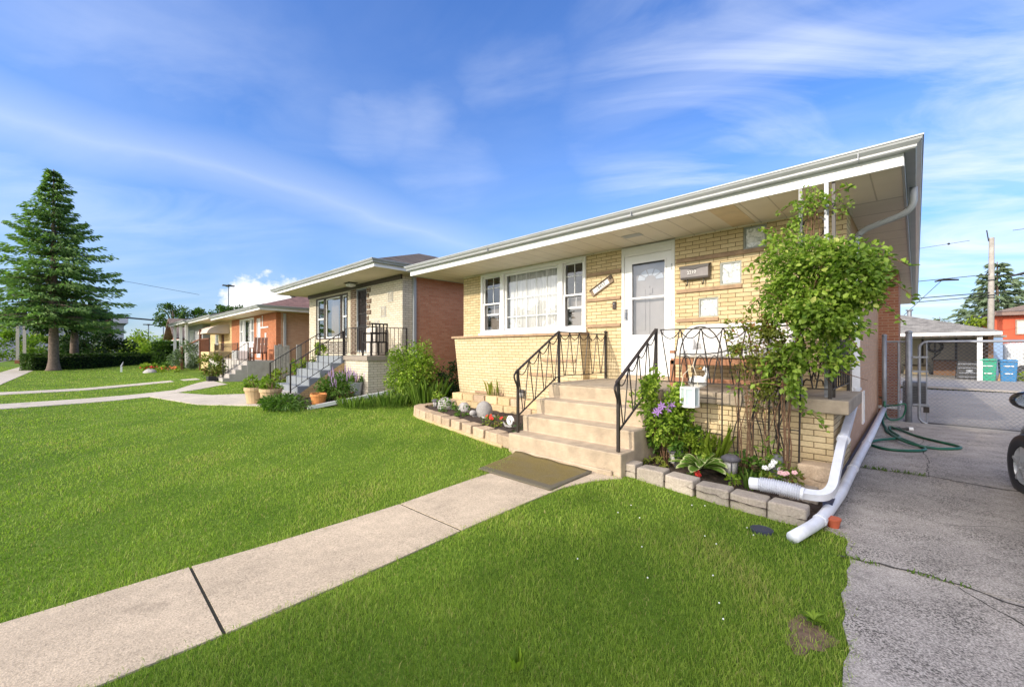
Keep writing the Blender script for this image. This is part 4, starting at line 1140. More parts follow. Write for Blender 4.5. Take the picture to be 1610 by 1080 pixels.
# three-panel low trellis under the vine
def leaf_trellis(x0, x1, y, z0, z1, label):
    T = thing('vine_trellis', label, 'trellis', ((x0+x1)/2,y,z0), 'iron garden trellises in the right bed')
    m = M()
    for x in (x0, (x0+x1)/2, x1): m.tube([(x,y,z0-.08),(x+.02,y,z1)], .0095, 6)
    m.build('uprights', IR, T)
    m = M()
    for z in (z0+.15, (z0+z1)/2, z1-.06): m.tube([(x0,y,z),(x1+.01,y,z)], .006, 5)
    for k in range(4):
        xa = random.uniform(x0,x1); m.tube([(xa+.05*math.sin(j*.9+k), y+.01, z0+.1+(z1-z0-.1)*j/8) for j in range(9)], .006, 5)
    m.build('tendrils', IR, T)
leaf_trellis(-1.44,-1.14,5.12,.12,1.35,'rusty iron trellis with leafy tendrils left of the climbing vine stem')
leaf_trellis(-1.04,-.86,5.08,.12,1.25,'narrow iron trellis at the foot of the climbing vine')

# ------------------------------------------------------------------ edging blocks
def stone_mat(name, c1, c2):
    m, t, b = newmat(name)
    n = noise(t, 7, 5, .65); n2 = noise(t, 60, 4, .7)
    c = ramp(t, n, [(.3,c1),(.7,c2)]); c = mix(t, 1, c, ramp(t, n2, [(.3,.75),(.7,1.15)]), 'MULTIPLY')
    oi = t.nodes.new('ShaderNodeObjectInfo'); c = mix(t, 1, c, ramp(t, oi.outputs['Random'], [(0,.82),(1,1.15)]), 'MULTIPLY')
    L(t, c, b.inputs['Base Color']); b.inputs['Roughness'].default_value=.95; bump(t, b, mix(t,.5,n,n2), .8, .02); return m
MT['block'] = stone_mat('tan_block', (0.40,0.29,0.19), (0.52,0.40,0.28)); MT['blockg'] = stone_mat('grey_block', (0.33,0.28,0.23), (0.42,0.365,0.305)); MT['blocky'] = stone_mat('buff_block', (0.50,0.36,0.19), (0.60,0.46,0.27))
def block(x, y, z, rz, sx, sy, sz, mat, label, grp, trap=.82):
    m = M()
    P = []
    for zz in (0, sz):
        for (px_, py_) in ((-.5,-.5),(-.18,-.53),(.15,-.525),(.5,-.5),(.5*trap,.5),(-.5*trap,.5)):
            P.append(Vector((px_*sx + random.uniform(-.007,.007), py_*sy + random.uniform(-.009,.009), zz + (random.uniform(-.007,.007) if zz else -.02))))
    mr = Matrix.Rotation(rz, 3, 'Z')
    P = [mr @ p + Vector((x,y,z)) for p in P]
    m.add(P, [tuple(reversed(range(6))), tuple(range(6,12))]+[(k,(k+1)%6,6+(k+1)%6,6+k) for k in range(6)])
    o = m.build('edging_block', mat, None, bevel=.016, seg=2, loc=(x,y,z))
    tag(o, label, 'block', grp); return o
# right bed: six long grey blocks in a row
rb = [(-2.36,4.37,'rounded grey edging block touching the foot of the concrete steps'),(-2.06,4.36,'grey edging block in front of the dark solar lamp nearest the steps'),(-1.75,4.37,'grey edging block in front of the variegated hosta'),
      (-1.435,4.38,'grey edging block in front of the dark solar lamp right of the hosta'),(-1.12,4.38,'grey edging block under the open end of the corrugated pipe'),(-.81,4.37,'grey edging block at the driveway corner of the right bed')]
for i, (x, y, lab) in enumerate(rb):
    block(x, y, float(gz(x,y))-.03, random.uniform(-.05,.03), (.305 if i < 5 else .285) if i else .25, .20, .175 if i < 5 else .185, MT['blockg'], lab, 'edging blocks of the right bed', .95)
block(-.815,4.36,-.06,.02,.28,.20,.04,MT['blockg'],'buried base block below the corner of the right bed','edging blocks of the right bed',.95)
for k,(z,lab) in enumerate(((.10,'lower of the two stacked rough stones by the pier corner'),(.235,'upper of the two stacked rough stones by the pier corner'))):
    block(-.72,5.14,z,.03,.30-.02*k,.24,.13,MT['block'],lab,'stacked stones by the pier corner',.95)
block(-.82,4.90,.05,.1,.32,.26,.12,MT['blockg'],'flat grey stone lying behind the pot of pink and white flowers','loose stones in the right bed',.95)
# left bed: curved front row and straight rear rows against the flared wall
fr = [(-8.08,5.62),(-8.02,5.36),(-7.80,5.17),(-7.53,5.06),(-7.22,4.98),(-6.88,4.91),(-6.52,4.83),(-6.16,4.76),(-5.78,4.68),(-5.38,4.60),(-4.98,4.51),(-4.60,4.43),(-4.27,4.37)]
nm = ['at the far left end of the curved row','second from the left end of the curved row','third from the left end of the curved row','in front of the grey lump of stone','fourth before the turtle figure','third before the turtle figure','second before the turtle figure','just left of the turtle figure','in front of the turtle figure','in front of the red flowers','in front of the curled snail ornament','second from the left newel post','behind the left newel post, last of the curved row']
for i, (x, y) in enumerate(fr):
    a = fr[max(i-1,0)]; b_ = fr[min(i+1,len(fr)-1)]; rz = math.atan2(b_[1]-a[1], b_[0]-a[0])
    block(x, y, float(gz(x,y))+.03, rz, .33, .24, .15, MT['block'], 'tan edging block '+nm[i], 'tan edging blocks of the curved left bed', .8)
m = M()
for i in range(len(fr)-1):
    a, b_ = fr[i], fr[i+1]
    m.add([(a[0]-.02,a[1]-.15,.06),(b_[0]-.02,b_[1]-.15,.06),(b_[0],b_[1]+.05,.06),(a[0],a[1]+.05,.06),(a[0]-.02,a[1]-.15,.135),(b_[0]-.02,b_[1]-.15,.135),(b_[0],b_[1]+.05,.135),(a[0],a[1]+.05,.135)],[(0,3,2,1),(4,5,6,7),(0,1,5,4),(1,2,6,5),(2,3,7,6),(3,0,4,7)])
o = m.build('bed_footing', MT['blocky'], None); tag(o, 'low buff concrete footing under the curved row of tan blocks', 'footing')
for row, (zz, yy, n_, off) in enumerate(((.22,6.10,10,0.0),(.365,6.24,10,.12))):
    for i in range(n_):
        x = -7.78+.385*i+off*.5 + (.0 if row else 0)
        if x > -4.2: continue
        t = 'bottom' if row == 0 else 'top'
        pl = ['first','second','third','fourth','fifth','sixth','seventh','eighth','ninth','tenth'][i]
        block(x, yy, zz, random.uniform(-.03,.03), .37, .22, .145, MT['blocky'] if (i+row)%3 else MT['block'], f'buff retaining block, {pl} from the left in the {t} course along the flared wall', 'buff retaining blocks along the flared wall', .9)
m = M(); m.box(-7.9,-4.1,6.22,6.60,.10,.46); o = m.build('raised_soil', MT['soil'], None); o['kind']='structure'

# ------------------------------------------------------------------ solar lamps
def solar(x, y, z, h, label, white=False):
    T = thing('solar_lamp', label, 'garden lamp', (x,y,z), 'solar lamps in the flower beds')
    k = h/.26
    body = plain('lamp_plastic', (0.09,0.085,0.10) if not white else (0.16,0.13,0.11), .5, .2, 20) if 'lampb' not in MT else MT['lampb']
    MT.setdefault('lampb', body)
    m = M(); m.lathe(x,y,[(.078*k,z+.205*k),(.086*k,z+.215*k),(.086*k,z+.232*k),(.07*k,z+.245*k),(.045*k,z+.26*k)],18); m.build('cap', body, T, smooth=False)
    m = M(); m.lathe(x,y,[(.03*k,z+.075*k),(.046*k,z+.09*k),(.058*k,z+.204*k)],14); m.build('shade', MT['lampsh'] if 'lampsh' in MT else MT.setdefault('lampsh', plain('lamp_shade',(0.42,0.40,0.38),.15,.3,25)), T, smooth=True)
    m = M()
    for j in range(4):
        a = j*math.pi/2+.4; m.bar((x+.046*k*math.cos(a),y+.046*k*math.sin(a),z+.085*k),(x+.06*k*math.cos(a),y+.06*k*math.sin(a),z+.206*k),.012*k)
    m.build('cage', body, T)
    m = M(); m.tube([(x,y,z-.05),(x,y,z+.08*k)],[.008,.014],8); m.build('spike', body, T)
solar(-2.03,4.86,.09,.27,'dark plastic solar lamp standing nearest the steps in the right bed')
solar(-1.43,4.86,.09,.29,'dark plastic solar lamp right of the variegated hosta')
solar(-1.80,5.20,.12,.26,'dark solar lamp half hidden behind the variegated hosta')
solar(-5.95,6.44,.44,.24,'dark solar lamp on the upper tier nearest the middle of the flared wall', True)
solar(-5.05,6.44,.42,.22,'dark solar lamp on the upper tier between two others', True)
solar(-4.45,6.38,.42,.22,'dark solar lamp on the upper tier just behind the left railing', True)
solar(-7.55,5.40,.2,.24,'dark solar lamp at the far left corner of the left bed', True)

# ------------------------------------------------------------------ ornaments in the left bed
T = thing('turtle_figure', 'grey stone turtle garden figure behind the tan blocks', 'garden ornament', (-5.85,5.30,.25))
MT['stone'] = stone_mat('grey_stone', (0.30,0.28,0.27), (0.45,0.43,0.41))
m = M(); m.ball((-5.85,5.30,.36),.17,.15,.19,16,10); m.build('shell', MT['stone'], T, smooth=True)
m = M(); m.ball((-5.97,5.12,.33),.06,.07,.055,10,8); m.build('head', MT['stone'], T, smooth=True)
for dx_, dy_ in ((-.14,-.1),(.13,-.12),(.13,.1),(-.12,.1)):
    m = M(); m.ball((-5.85+dx_,5.30+dy_,.25),.06,.06,.045,10,6); m.build('leg', MT['stone'], T, smooth=True)
m = M(); m.ball((-7.25,5.45,.30),.2,.15,.19,12,9,.10); o = m.build('rock', MT['stone'], None, smooth=True); tag(o, 'grey round boulder at the left end of the left bed', 'rock')
m = M(); m.ball((-6.72,5.52,.28),.15,.12,.15,10,8,.10); o = m.build('rock', MT['stone'], None, smooth=True); tag(o, 'smaller pale rock left of the turtle figure', 'rock')
T = thing('snail_ornament', 'white curled snail ornament beside the red flowers', 'garden ornament', (-4.72,4.84,.25))
m = M(); m.tube([(-4.72+.08*(1-k/30)*math.cos(k*.45), 4.84, .36+.085*(1-k/30)*math.sin(k*.45)) for k in range(26)], .016, 7); m.build('shell', MT['white'], T, smooth=True)
m = M(); m.tube([(-4.62,4.84,.29),(-4.72,4.84,.27),(-4.82,4.84,.27),(-4.88,4.84,.33)],[.01,.022,.022,.012],7); m.build('body', MT['stone'], T, smooth=True)
# flower pot at the end of the corrugated pipe, red terracotta pot, drain lid
m = M(); m.lathe(-.93,4.83,[(.075,.09),(.10,.20),(.108,.20),(.108,.215),(.09,.215),(.088,.2)],16); o = m.build('flower_pot', plain('grey_pot',(0.32,0.29,0.30),.6,.15,10), None, smooth=False); tag(o, 'small grey plastic pot of pink and white flowers behind the corrugated pipe', 'flower pot')
T = thing('stone_owl', 'small grey statue standing at the foot of the vine', 'garden ornament', (-1.03,5.0,.1))
m = M(); m.lathe(-1.03,5.0,[(.06,.1),(.072,.16),(.066,.28),(.045,.32),(.058,.36),(.05,.41),(.02,.43)],14); m.build('body', plain('dark_stone',(0.14,0.14,0.145),.7,.3,20), T, smooth=True)
m = M(); m.ball((-1.055,4.945,.37),.016,.012,.02,8,6); m.build('eye', MT['white'], T); m = M(); m.ball((-1.015,4.945,.37),.016,.012,.02,8,6); m.build('eye', MT['white'], T)
m = M(); m.lathe(-.50,4.42,[(.035,.0),(.05,.075),(.054,.075),(.054,.09),(.045,.09)],16); o = m.build('terracotta_pot', plain('terracotta',(0.45,0.10,0.045),.8,.15,12), None); tag(o, 'red terracotta pot behind the white drain spout', 'flower pot')
o.rotation_euler = (R(0),R(0),0)
m = M(); m.lathe(-.92,3.93,[(.085,-.01),(.085,.022),(.065,.027)],18); o = m.build('drain_cap', plain('navy_plastic',(0.03,0.035,0.06),.5,.2,10), None); tag(o, 'dark round drain cap in the grass beside the spout', 'drain cap')
# ------------------------------------------------------------------ neighbouring bungalows
MT['wbrick'] = brick('white_brick', (0.55,0.49,0.38), (0.64,0.58,0.47), (0.18,0.145,0.10), bw=.215, bh=.068)
MT['orbrick'] = brick('orange_brick', (0.40,0.13,0.055), (0.48,0.18,0.08), (0.30,0.17,0.11), ms=.006)
MT['ybrick'] = brick('yellow_brick', (0.62,0.47,0.24), (0.68,0.53,0.30), (0.45,0.35,0.2), ms=.004)
MT['ochre'] = brick('ochre_brick', (0.52,0.36,0.17), (0.58,0.42,0.22), (0.22,0.13,0.06))
MT['brntrim'] = plain('brown_trim', (0.055,0.04,0.032), .5, .15, 6)
MT['greyst'] = plain('grey_painted_steps', (0.20, 0.22, 0.24), .7, .08, 5, dirt=.15)
MT['greyc'] = plain('grey_concrete', (0.40,0.37,0.34), .9, .15, 4, .4, 60, dirt=.35)
MT['stripe'] = brick('striped_panel', (0.055,0.035,0.025), (0.085,0.055,0.04), (0.60,0.57,0.50), bw=.6, bh=.075, ms=.012, var=.1)
MT['quoin'] = brick('brown_quoin', (0.10,0.06,0.04), (0.15,0.09,0.06), (0.40,0.35,0.28), bw=.32, bh=.07, ms=.009)
MT['siding'] = plain('grey_siding', (0.36,0.36,0.38), .6, .08, 4)
MT['walnut'] = plain('stained_wood', (0.16,0.06,0.03), .6, .25, 10)
def bungalow(name, label, x0, x1, y0, y1, zs, of, os, front, side, roof, sl, holes, base=-.2, group=None):
    T = thing(name, label, 'house', ((x0+x1)/2, y0, 0.1), group)
    m = M(); m.wall('y', y0, .2, x0, x1, base, zs, holes); m.build('wall', front, T)
    m = M(); m.box(x1-.2, x1, y0+.202, y1, base, zs-.001); m.build('side_wall', side, T)
    m = M(); m.box(x0, x0+.2, y0+.202, y1, base, zs-.001); m.build('side_wall', side, T)
    m = M(); m.box(x0+.21, x1-.21, y0+1.2, y0+1.25, base, zs-.01); m.build('room', MT['dark'], T)
    m = M(); m.box(x0-os, x1+os, y0-of, y1+os, zs, zs+.03); m.build('soffit', MT['sofp'], T)
    m = M(); m.box(x0-os-.02, x1+os+.02, y0-of-.025, y0-of-.001, zs-.012, zs+.10); m.build('fascia', MT['fascia'], T)
    m = M(); kgutter(m, (x0-os-.02,y0-of-.026,.8), (x1+os+.022,y0-of-.026,1.0), 0, -1, zs+.09); kgutter(m, (x1+os+.023,y0-of-.025,1.0), (x1+os+.023,y1+os,0), 1, 0, zs+.09)
    m.build('gutter', MT['alum'], T)
    m = M(); m.box(x1+os+.001, x1+os+.021, y0-of, y1+os, zs-.01, zs+.1); m.build('fascia', MT['fascia'], T)
    hip('roof', x0-os-.1, x1+os+.1, y0-of-.1, y1+os+.1, zs+.165, sl, roof, T)
    return T
MT['sofp'] = plain('soffit_plain', (0.62,0.54,0.38), .6, .06, 2)
def winset(T, a, b_, z0, z1, y, splits, fm, sashm, curtain=None, name='window'):
    m = M(); frame(m, a, b_, z0, z1, y-.02, y+.12, .05)
    for s in splits: m.box(s-.06, s+.06, y-.018, y+.118, z0+.05, z1-.05)
    wn_ = m.build(name, fm, T)
    ed = [a]+list(splits)+[b_]
    for i in range(len(ed)-1):
        l = ed[i]+(.06 if i else .05)+.004; r_ = ed[i+1]-(.06 if i < len(ed)-2 else .05)-.004
        m = M(); frame(m, l, r_, z0+.054, z1-.054, y+.02, y+.05, .045)
        if r_-l < .75: m.box(l+.045, r_-.045, y+.018, y+.048, (z0+z1)/2-.03, (z0+z1)/2+.03)
        m.build('sash', sashm, wn_)
        m = M(); m.quad((l,y+.045,z0+.06),(r_,y+.045,z0+.06),(r_,y+.045,z1-.06),(l,y+.045,z1-.06)); m.build('pane', MT['glass'], wn_)
    if curtain:
        c0, c1, cm = curtain
        m = M(); P = []
        for i in range(41):
            x = c0+(c1-c0)*i/40; P += [(x, y+.2+.03*math.sin(i*1.1), z0+.05), (x, y+.2+.03*math.sin(i*1.1), z1-.05)]
        m.add(P, [(2*i,2*i+2,2*i+3,2*i+1) for i in range(40)]); m.build('curtain', cm, wn_, smooth=True)
    return wn_
def iron_rail(name, label, segs, zdrop, gap=.13, group='thin iron railings of the neighbours'):
    """segs: list of 3D top points; vertical balusters down by zdrop"""
    T = thing(name, label, 'railing', (segs[0][0], segs[0][1], segs[0][2]-zdrop), group)
    m = M()
    for i in range(len(segs)-1): m.bar(segs[i], segs[i+1], .035, .02)
    m.build('handrail', MT['iron'], T)
    m = M()
    for i in range(len(segs)-1):
        a = Vector(segs[i]); b_ = Vector(segs[i+1]); d = Vector((0,0,zdrop-.10)); m.bar(a-d, b_-d, .022, .014)
    m.build('bottom_rail', MT['iron'], T)
    m = M()
    for i in range(len(segs)-1):
        a = Vector(segs[i]); b_ = Vector(segs[i+1]); n = max(2, int((b_-a).length/gap))
        for k in range(1, n):
            p = a.lerp(b_, k/n); m.bar(p, p-Vector((0,0,zdrop-.10)), .012)
    m.build('balusters', MT['iron'], T)
    for p in (segs[0], segs[-1]):
        m = M(); m.box(p[0]-.017,p[0]+.017,p[1]-.017,p[1]+.017,p[2]-zdrop-.02,p[2]+.015); m.build('newel_post', MT['iron'], T)
    return T
def stairs(T, x0, x1, ys, tops, base, mat, side):
    pr = [(ys[-1]+.3, tops[-1])]
    n = len(ys)
    P = [(ys[-1]+.4, base), (ys[-1]+.4, tops[-1])]
    for k in range(n-1, -1, -1): P += [(ys[k], tops[k]), (ys[k], tops[k-1] if k else base)]
    m = M(); m.prism(P, 'x', x0, x1-.012); m.build('steps', mat, T)
    # painted side band and brick below, set flush under the tread ends
    Q = [(ys[-1]+.4, base), (ys[-1]+.4, tops[-1]-.24)]
    for k in range(n-1, -1, -1): Q += [(ys[k]+.05, tops[k]-.2)]
    Q += [(ys[0]+.05, base)]
    m = M(); m.prism(Q, 'x', x1-.0105, x1-.002); m.build('stair_side', side, T)

# ---- white brick bungalow next door
x0, x1, y0 = -18.15, -10.93, 6.64
A = bungalow('white_brick_bungalow', 'white brick bungalow next door with brown beam, dark security door and hipped shingle roof', x0, x1, y0, 20, 3.76, 1.15, .50, MT['wbrick'], MT['red'], MT['shbrown'], .36,
             [(-17.38,-14.57,1.92,3.55),(-13.87,-13.12,1.45,3.6)])
m = M(); m.box(x0-.02, x1+.0, y0-.05, y0-.001, 3.62, 3.757); m.build('beam', MT['brntrim'], A)
wn_ = winset(A, -17.38, -14.57, 1.92, 3.55, y0, (-16.57,-15.09), MT['brntrim'], MT['white'], (-16.4,-15.75,plain('tan_curtain',(0.30,0.21,0.11),.9,.1)))
m = M(); m.box(-17.5,-14.57,y0-.06,y0-.005,1.84,1.915); m.build('sill', MT['wbrick'], A)
m = M(); m.box(-17.5,-14.6,y0-.03,y0-.001,1.36,1.838); m.build('striped_panel', MT['stripe'], A)
m = M(); m.box(-14.28,-13.89,y0-.03,y0-.001,1.36,3.61)
m.build('quoin', MT['quoin'], A)
for k in range(12):
    w_ = (.10,.26,.2,.28,.12,.22)[k%6]
    m = M(); m.box(-13.10,-13.10+w_,y0-.035,y0-.001,1.40+.185*k,1.40+.185*k+.13); m.build('quoin', MT['quoin'], A)
m = M(); frame(m,-13.87,-13.12,1.45,3.6,y0+.0,y0+.15,.05); dfr = m.build('door_frame', MT['greyst'], A)
m = M(); m.box(-13.81,-13.18,y0+.06,y0+.09,1.5,3.54); dr = m.build('door', plain('black_door',(0.035,0.022,0.018),.4,.2,6), A)
m = M()
frame(m,-13.81,-13.18,1.5,3.54,y0+.03,y0+.055,.04)
for k in range(6): m.box(-13.75+.1*k,-13.738+.1*k,y0+.035,y0+.05,1.55,3.5)
for z in (2.2,2.35,2.75): m.box(-13.77,-13.22,y0+.034,y0+.052,z-.012,z+.012)
for k in range(5): m.tube([(-13.5+.2*math.sin(t*.9+k), y0+.042, 2.8+.12*k+.05*math.cos(t*1.3)) for t in range(8)], .008, 4)
m.build('security_grille', MT['iron'], dr)
m = M(); m.box(-13.82,-13.78,y0+.0,y0+.03,2.32,2.5); m.build('handle', MT['galv'], dr)
for (a, b_, c, d) in ((-11.76,-11.46,3.0,3.31),(-12.20,-11.88,2.55,2.88),(-12.62,-12.31,2.13,2.46)):
    m = M(); m.box(a,b_,y0-.018,y0-.001,c,d); gq = m.build('tile_panel', plain('tile_grey',(0.40,0.38,0.34),.6,.1) if 'tg' not in MT else MT['tg'], A); MT['tg'] = gq.data.materials[0]
    m = M()
    for k in range(3): m.box(a+.04+.085*k,a+.075+.085*k,y0-.03,y0-.019,c+.05,d-.03-(k%2)*.06)
    m.build('relief', MT['wbrick'], gq)
m = M(); m.box(-13.80,-13.40,6.15,6.45,3.735,3.758); lt = m.build('porch_light', MT['brntrim'], A); m = M(); m.box(-13.76,-13.44,6.19,6.41,3.64,3.733); m.build('diffuser', MT['white'], lt, bevel=.02)
m = M(); m.box(x1-.01,x1+.004,y0+.001,y0+.34,-.1,3.75); m.build('corner_return', MT['wbrick'], A)
m = M(); m.box(x1+.005,x1+.085,6.98,7.07,.2,3.76); m.build('downspout', MT['alum'], A)
m = M(); m.box(-12.05,-10.62,5.40,y0-.002,-.1,1.225); m.build('porch_wall', MT['wbrick'], A)
m = M(); m.box(-13.95,-12.06,5.62,y0-.002,-.1,1.33); m.build('landing', MT['greyst'], A)
m = M(); m.box(-12.06,-10.58,5.35,y0-.003,1.228,1.345); m.build('porch_cap', plain('brown_cap',(0.28,0.235,0.19),.8,.1,6), A)
S2 = thing('grey_steps', 'light grey painted front steps of the white brick bungalow with five treads', 'steps', (-13,4.7,.2))
stairs(S2, -13.93, -12.07, [4.12,4.42,4.72,5.01,5.32], [.52,.73,.94,1.135,1.335], .1, MT['greyst'], MT['ochre'])
m = M(); m.box(-14.0,-11.9,3.72,4.115,.1,.345); m.build('bottom_slab', MT['greyc'], S2)
iron_rail('stair_railing','thin black railing on the right side of the grey steps next door',[(-12.13,3.95,1.13),(-12.13,5.40,2.06)],.80,.16)
iron_rail('stair_railing','thin black railing on the far side of the grey steps next door',[(-13.86,3.95,1.13),(-13.86,5.40,2.06)],.80,.16)
iron_rail('porch_railing','thin black porch railing in front of the white covered furniture next door',[(-12.08,5.42,2.14),(-10.64,5.42,2.14),(-10.64,6.6,2.14)],.80,.13)
# porch furniture next door
T = thing('patio_chair','black metal patio armchair on the porch of the white brick bungalow','chair',(-11.35,5.95,1.345))
m = M(); m.box(-11.62,-11.08,5.72,6.25,1.72,1.76); m.build('seat', MT['iron'], T)
for x in (-11.60,-11.10):
    for y in (5.74,6.23): m = M(); m.box(x-.022,x+.022,y-.022,y+.022,1.345,1.72); m.build('leg', MT['iron'], T)
    m = M(); m.box(x-.025,x+.025,5.72,6.25,1.98,2.02); m.box(x-.02,x+.02,5.73,5.77,1.76,1.98); m.build('armrest', MT['iron'], T)
m = M()
for k in range(5): m.box(-11.11,-11.085,5.76+.115*k,5.79+.115*k,1.76,2.24)
m.box(-11.12,-11.075,5.74,6.25,2.24,2.28); m.build('backrest', MT['iron'], T)
m = M(); m.box(-12.35,-11.75,6.2,6.55,1.345,2.2); o = m.build('grill_cover', plain('beige_cover',(0.55,0.50,0.44),.9,.1,5), None, bevel=.05, seg=3); tag(o,'pale cloth cover over a grill beside the black security door','cover')

# pots, bucket and edging board in front of the white brick bungalow
MT['pot'] = plain('cream_terracotta', (0.50,0.35,0.20), .8, .12, 6)
MT['opot'] = plain('orange_terracotta', (0.60,0.24,0.07), .8, .15, 6)
def pot(x, y, z, r_, h, mat, label, cat='planter'):
    T = thing('plant_pot', label, cat, (x,y,z), 'pots in front of the white brick bungalow')
    m = M(); m.lathe(x,y,[(r_*.72,z),(r_*.92,z+h*.78),(r_,z+h*.8),(r_,z+h),(r_*.88,z+h),(r_*.86,z+h*.85)],18); m.build('body', mat, T)
    m = M(); m.lathe(x,y,[(r_*.85,z+h*.88),(r_*.3,z+h*.92)],14); m.build('soil', MT['soil'], T)
    return T
pot(-11.95,3.06,.18,.24,.40,MT['pot'],'cream terracotta pot of green plants on the far edge of the walk next door')
pot(-11.25,3.22,.18,.25,.40,MT['pot'],'cream terracotta pot of green plants nearest the grey steps next door')
pot(-10.75,4.15,.18,.18,.26,MT['opot'],'low orange terracotta pot in the bed beside the grey steps')
pot(-10.30,3.98,.18,.19,.28,MT['opot'],'orange terracotta pot with leaf relief at the near corner of the bed next door')
pot(-10.9,4.9,.2,.22,.2,plain('brown_pot',(0.25,0.11,0.06),.8),'low brown pot between the shrub and the galvanised bucket')
T = thing('bucket','galvanised steel bucket of herbs standing by the white brick pier','bucket',(-10.95,5.28,.30)); m = M(); m.lathe(-10.95,5.22,[(.13,.30),(.18,.62),(.187,.62),(.187,.635),(.17,.635)],16); m.build('body', plain('zinc',(0.42,0.44,0.46),.4,.1,6,metal=.3), T, smooth=False)
m = M(); m.tube([(-11.13,5.22,.58),(-10.95,5.17,.50),(-10.77,5.22,.58)],.007,5); m.build('handle', MT['galv'], T)
m = M(); m.add([(-9.97,3.60,.15),(-9.90,3.60,.15),(-9.90,6.05,.42),(-9.97,6.05,.42),(-9.97,3.60,.235),(-9.90,3.60,.235),(-9.90,6.05,.50),(-9.97,6.05,.50)],[(0,3,2,1),(4,5,6,7),(0,1,5,4),(1,2,6,5),(2,3,7,6),(3,0,4,7)]); o = m.build('edging_board', MT['white'], None); tag(o,'long white edging board along the flower bed next door','edging board')
m = M(); m.box(-8.95,-8.55,8.6,8.95,.1,1.05); o = m.build('utility_cabinet', plain('cabinet_tan',(0.25,0.19,0.15),.6), None, bevel=.02); tag(o,'small brown utility cabinet in the gap between the two bungalows','utility cabinet')
m = M(); m.ball((-8.9,7.9,.45),.35,.3,.35,12,8,.08); o = m.build('tarp_bundle', plain('dark_tarp',(0.05,0.055,0.065),.5,.3,6), None, smooth=True); tag(o,'dark grey tarp bundle lying in the gap between the bungalows','tarp')

# ---- orange brick bungalow, third in the row
x0, x1, y0 = -28.9, -20.9, 6.2
B = bungalow('orange_brick_bungalow','orange brick bungalow with white trimmed window, concrete porch and reddish hipped roof', x0, x1, y0, 19, 3.26, .85, .75, MT['orbrick'], MT['pink'], MT['shred'], .33,
             [(-27.05,-24.35,1.86,3.2),(-23.85,-23.25,1.15,3.1)])
winset(B, -27.05,-24.35,1.86,3.2,y0,(-26.4,-25.0),MT['white'],MT['white'],(-26.3,-25.1,MT['curtain']))
m = M(); m.box(-27.0,-24.4,y0-.03,y0-.001,1.15,1.84); m.build('panel', MT['white'], B)
m = M(); frame(m,-23.85,-23.25,1.15,3.1,y0-.01,y0+.1,.06); m.build('door_frame', MT['white'], B)
m = M(); m.box(-23.78,-23.32,y0+.03,y0+.06,1.2,3.03); m.build('door', MT['vinyl'], B)
m = M(); m.box(-23.2,-22.0,y0-.02,y0-.001,2.58,2.65); m.box(-23.2,-22.1,y0-.02,y0-.001,1.78,1.84); m.box(-22.95,-22.85,y0-.02,y0-.001,2.651,3.2); m.build('trim', MT['white'], B)
m = M(); m.box(-22.55,-22.3,y0-.015,y0-.001,2.0,2.35); m.build('glass_block', MT['gb'], B)
m = M(); m.box(x1+.005,x1+.09,6.5,6.6,.2,3.2); m.build('downspout', MT['alum'], B)
m = M(); m.box(-28.5,-20.8,5.05,y0-.002,-.1,1.05); m.build('porch_base', MT['greyc'], B)
m = M(); m.lathe(-24.6,8.2,[(.14,4.2),(.14,4.45),(.2,4.46),(.2,4.55),(.05,4.6)],12); m.build('roof_vent', MT['black'], B)
S3 = thing('concrete_steps','weathered concrete steps of the orange brick bungalow','steps',(-21.7,4.6,.16))
stairs(S3,-22.6,-20.82,[4.15,4.39,4.61,4.83,5.04],[.33,.50,.67,.86,1.05],.05,MT['greyc'],MT['greyc'])
iron_rail('stair_railing','thin black railing on the near side of the weathered concrete steps',[(-20.9,4.18,1.16),(-20.9,5.05,1.84),(-20.9,5.1,1.84)],.80,.12)
iron_rail('porch_railing','thin black railing along the front of the orange brick porch',[(-27.5,5.12,1.84),(-22.7,5.12,1.84)],.80,.14)
T = thing('adirondack_chair','red brown slatted wooden chair on the orange brick porch','chair',(-21.6,5.65,1.05))
m = M(); m.box(-21.95,-21.3,5.4,5.95,1.38,1.42); m.build('seat', MT['walnut'], T)
m = M()
for k in range(4): m.obox((-21.28,5.47+.14*k,1.72),.04,.11,.75,0,1,('Y',.22))
m.build('backrest', plain('pale_slats',(0.45,0.25,0.2),.7), T)
for x in (-21.92,-21.35):
    for y in (5.42,5.93): m = M(); m.box(x-.03,x+.03,y-.03,y+.03,1.05,1.6); m.build('leg', MT['walnut'], T)
for y in (5.42,5.93): m = M(); m.box(-22.0,-21.3,y-.05,y+.05,1.6,1.635); m.build('armrest', MT['walnut'], T)
m = M(); m.box(-25.6,-24.5,5.5,6.0,1.05,1.5); o = m.build('porch_table', MT['white'], None, bevel=.03); tag(o,'white covered table below the window of the orange brick bungalow','table')
T = thing('wooden_fence','weathered grey board fence panel between the orange and white brick bungalows','fence',(-19,5.9,.3))
m = M()
for k in range(4): m.box(-19.02,-18.98,5.58+.145*k,5.715+.145*k,.25,1.72+.05*math.sin(k*2.1)); 
m.build('boards', plain('grey_board',(0.30,0.285,0.28),.9,.25,8), T)
m = M(); m.box(-19.05,-19.021,5.58,6.16,.6,.7); m.build('rail', MT['bark'], T); m = M(); m.box(-18.66,-18.60,6.3,6.5,.2,1.75); m.build('post', plain('grey_post',(0.25,0.24,0.235),.9,.2,8), T)

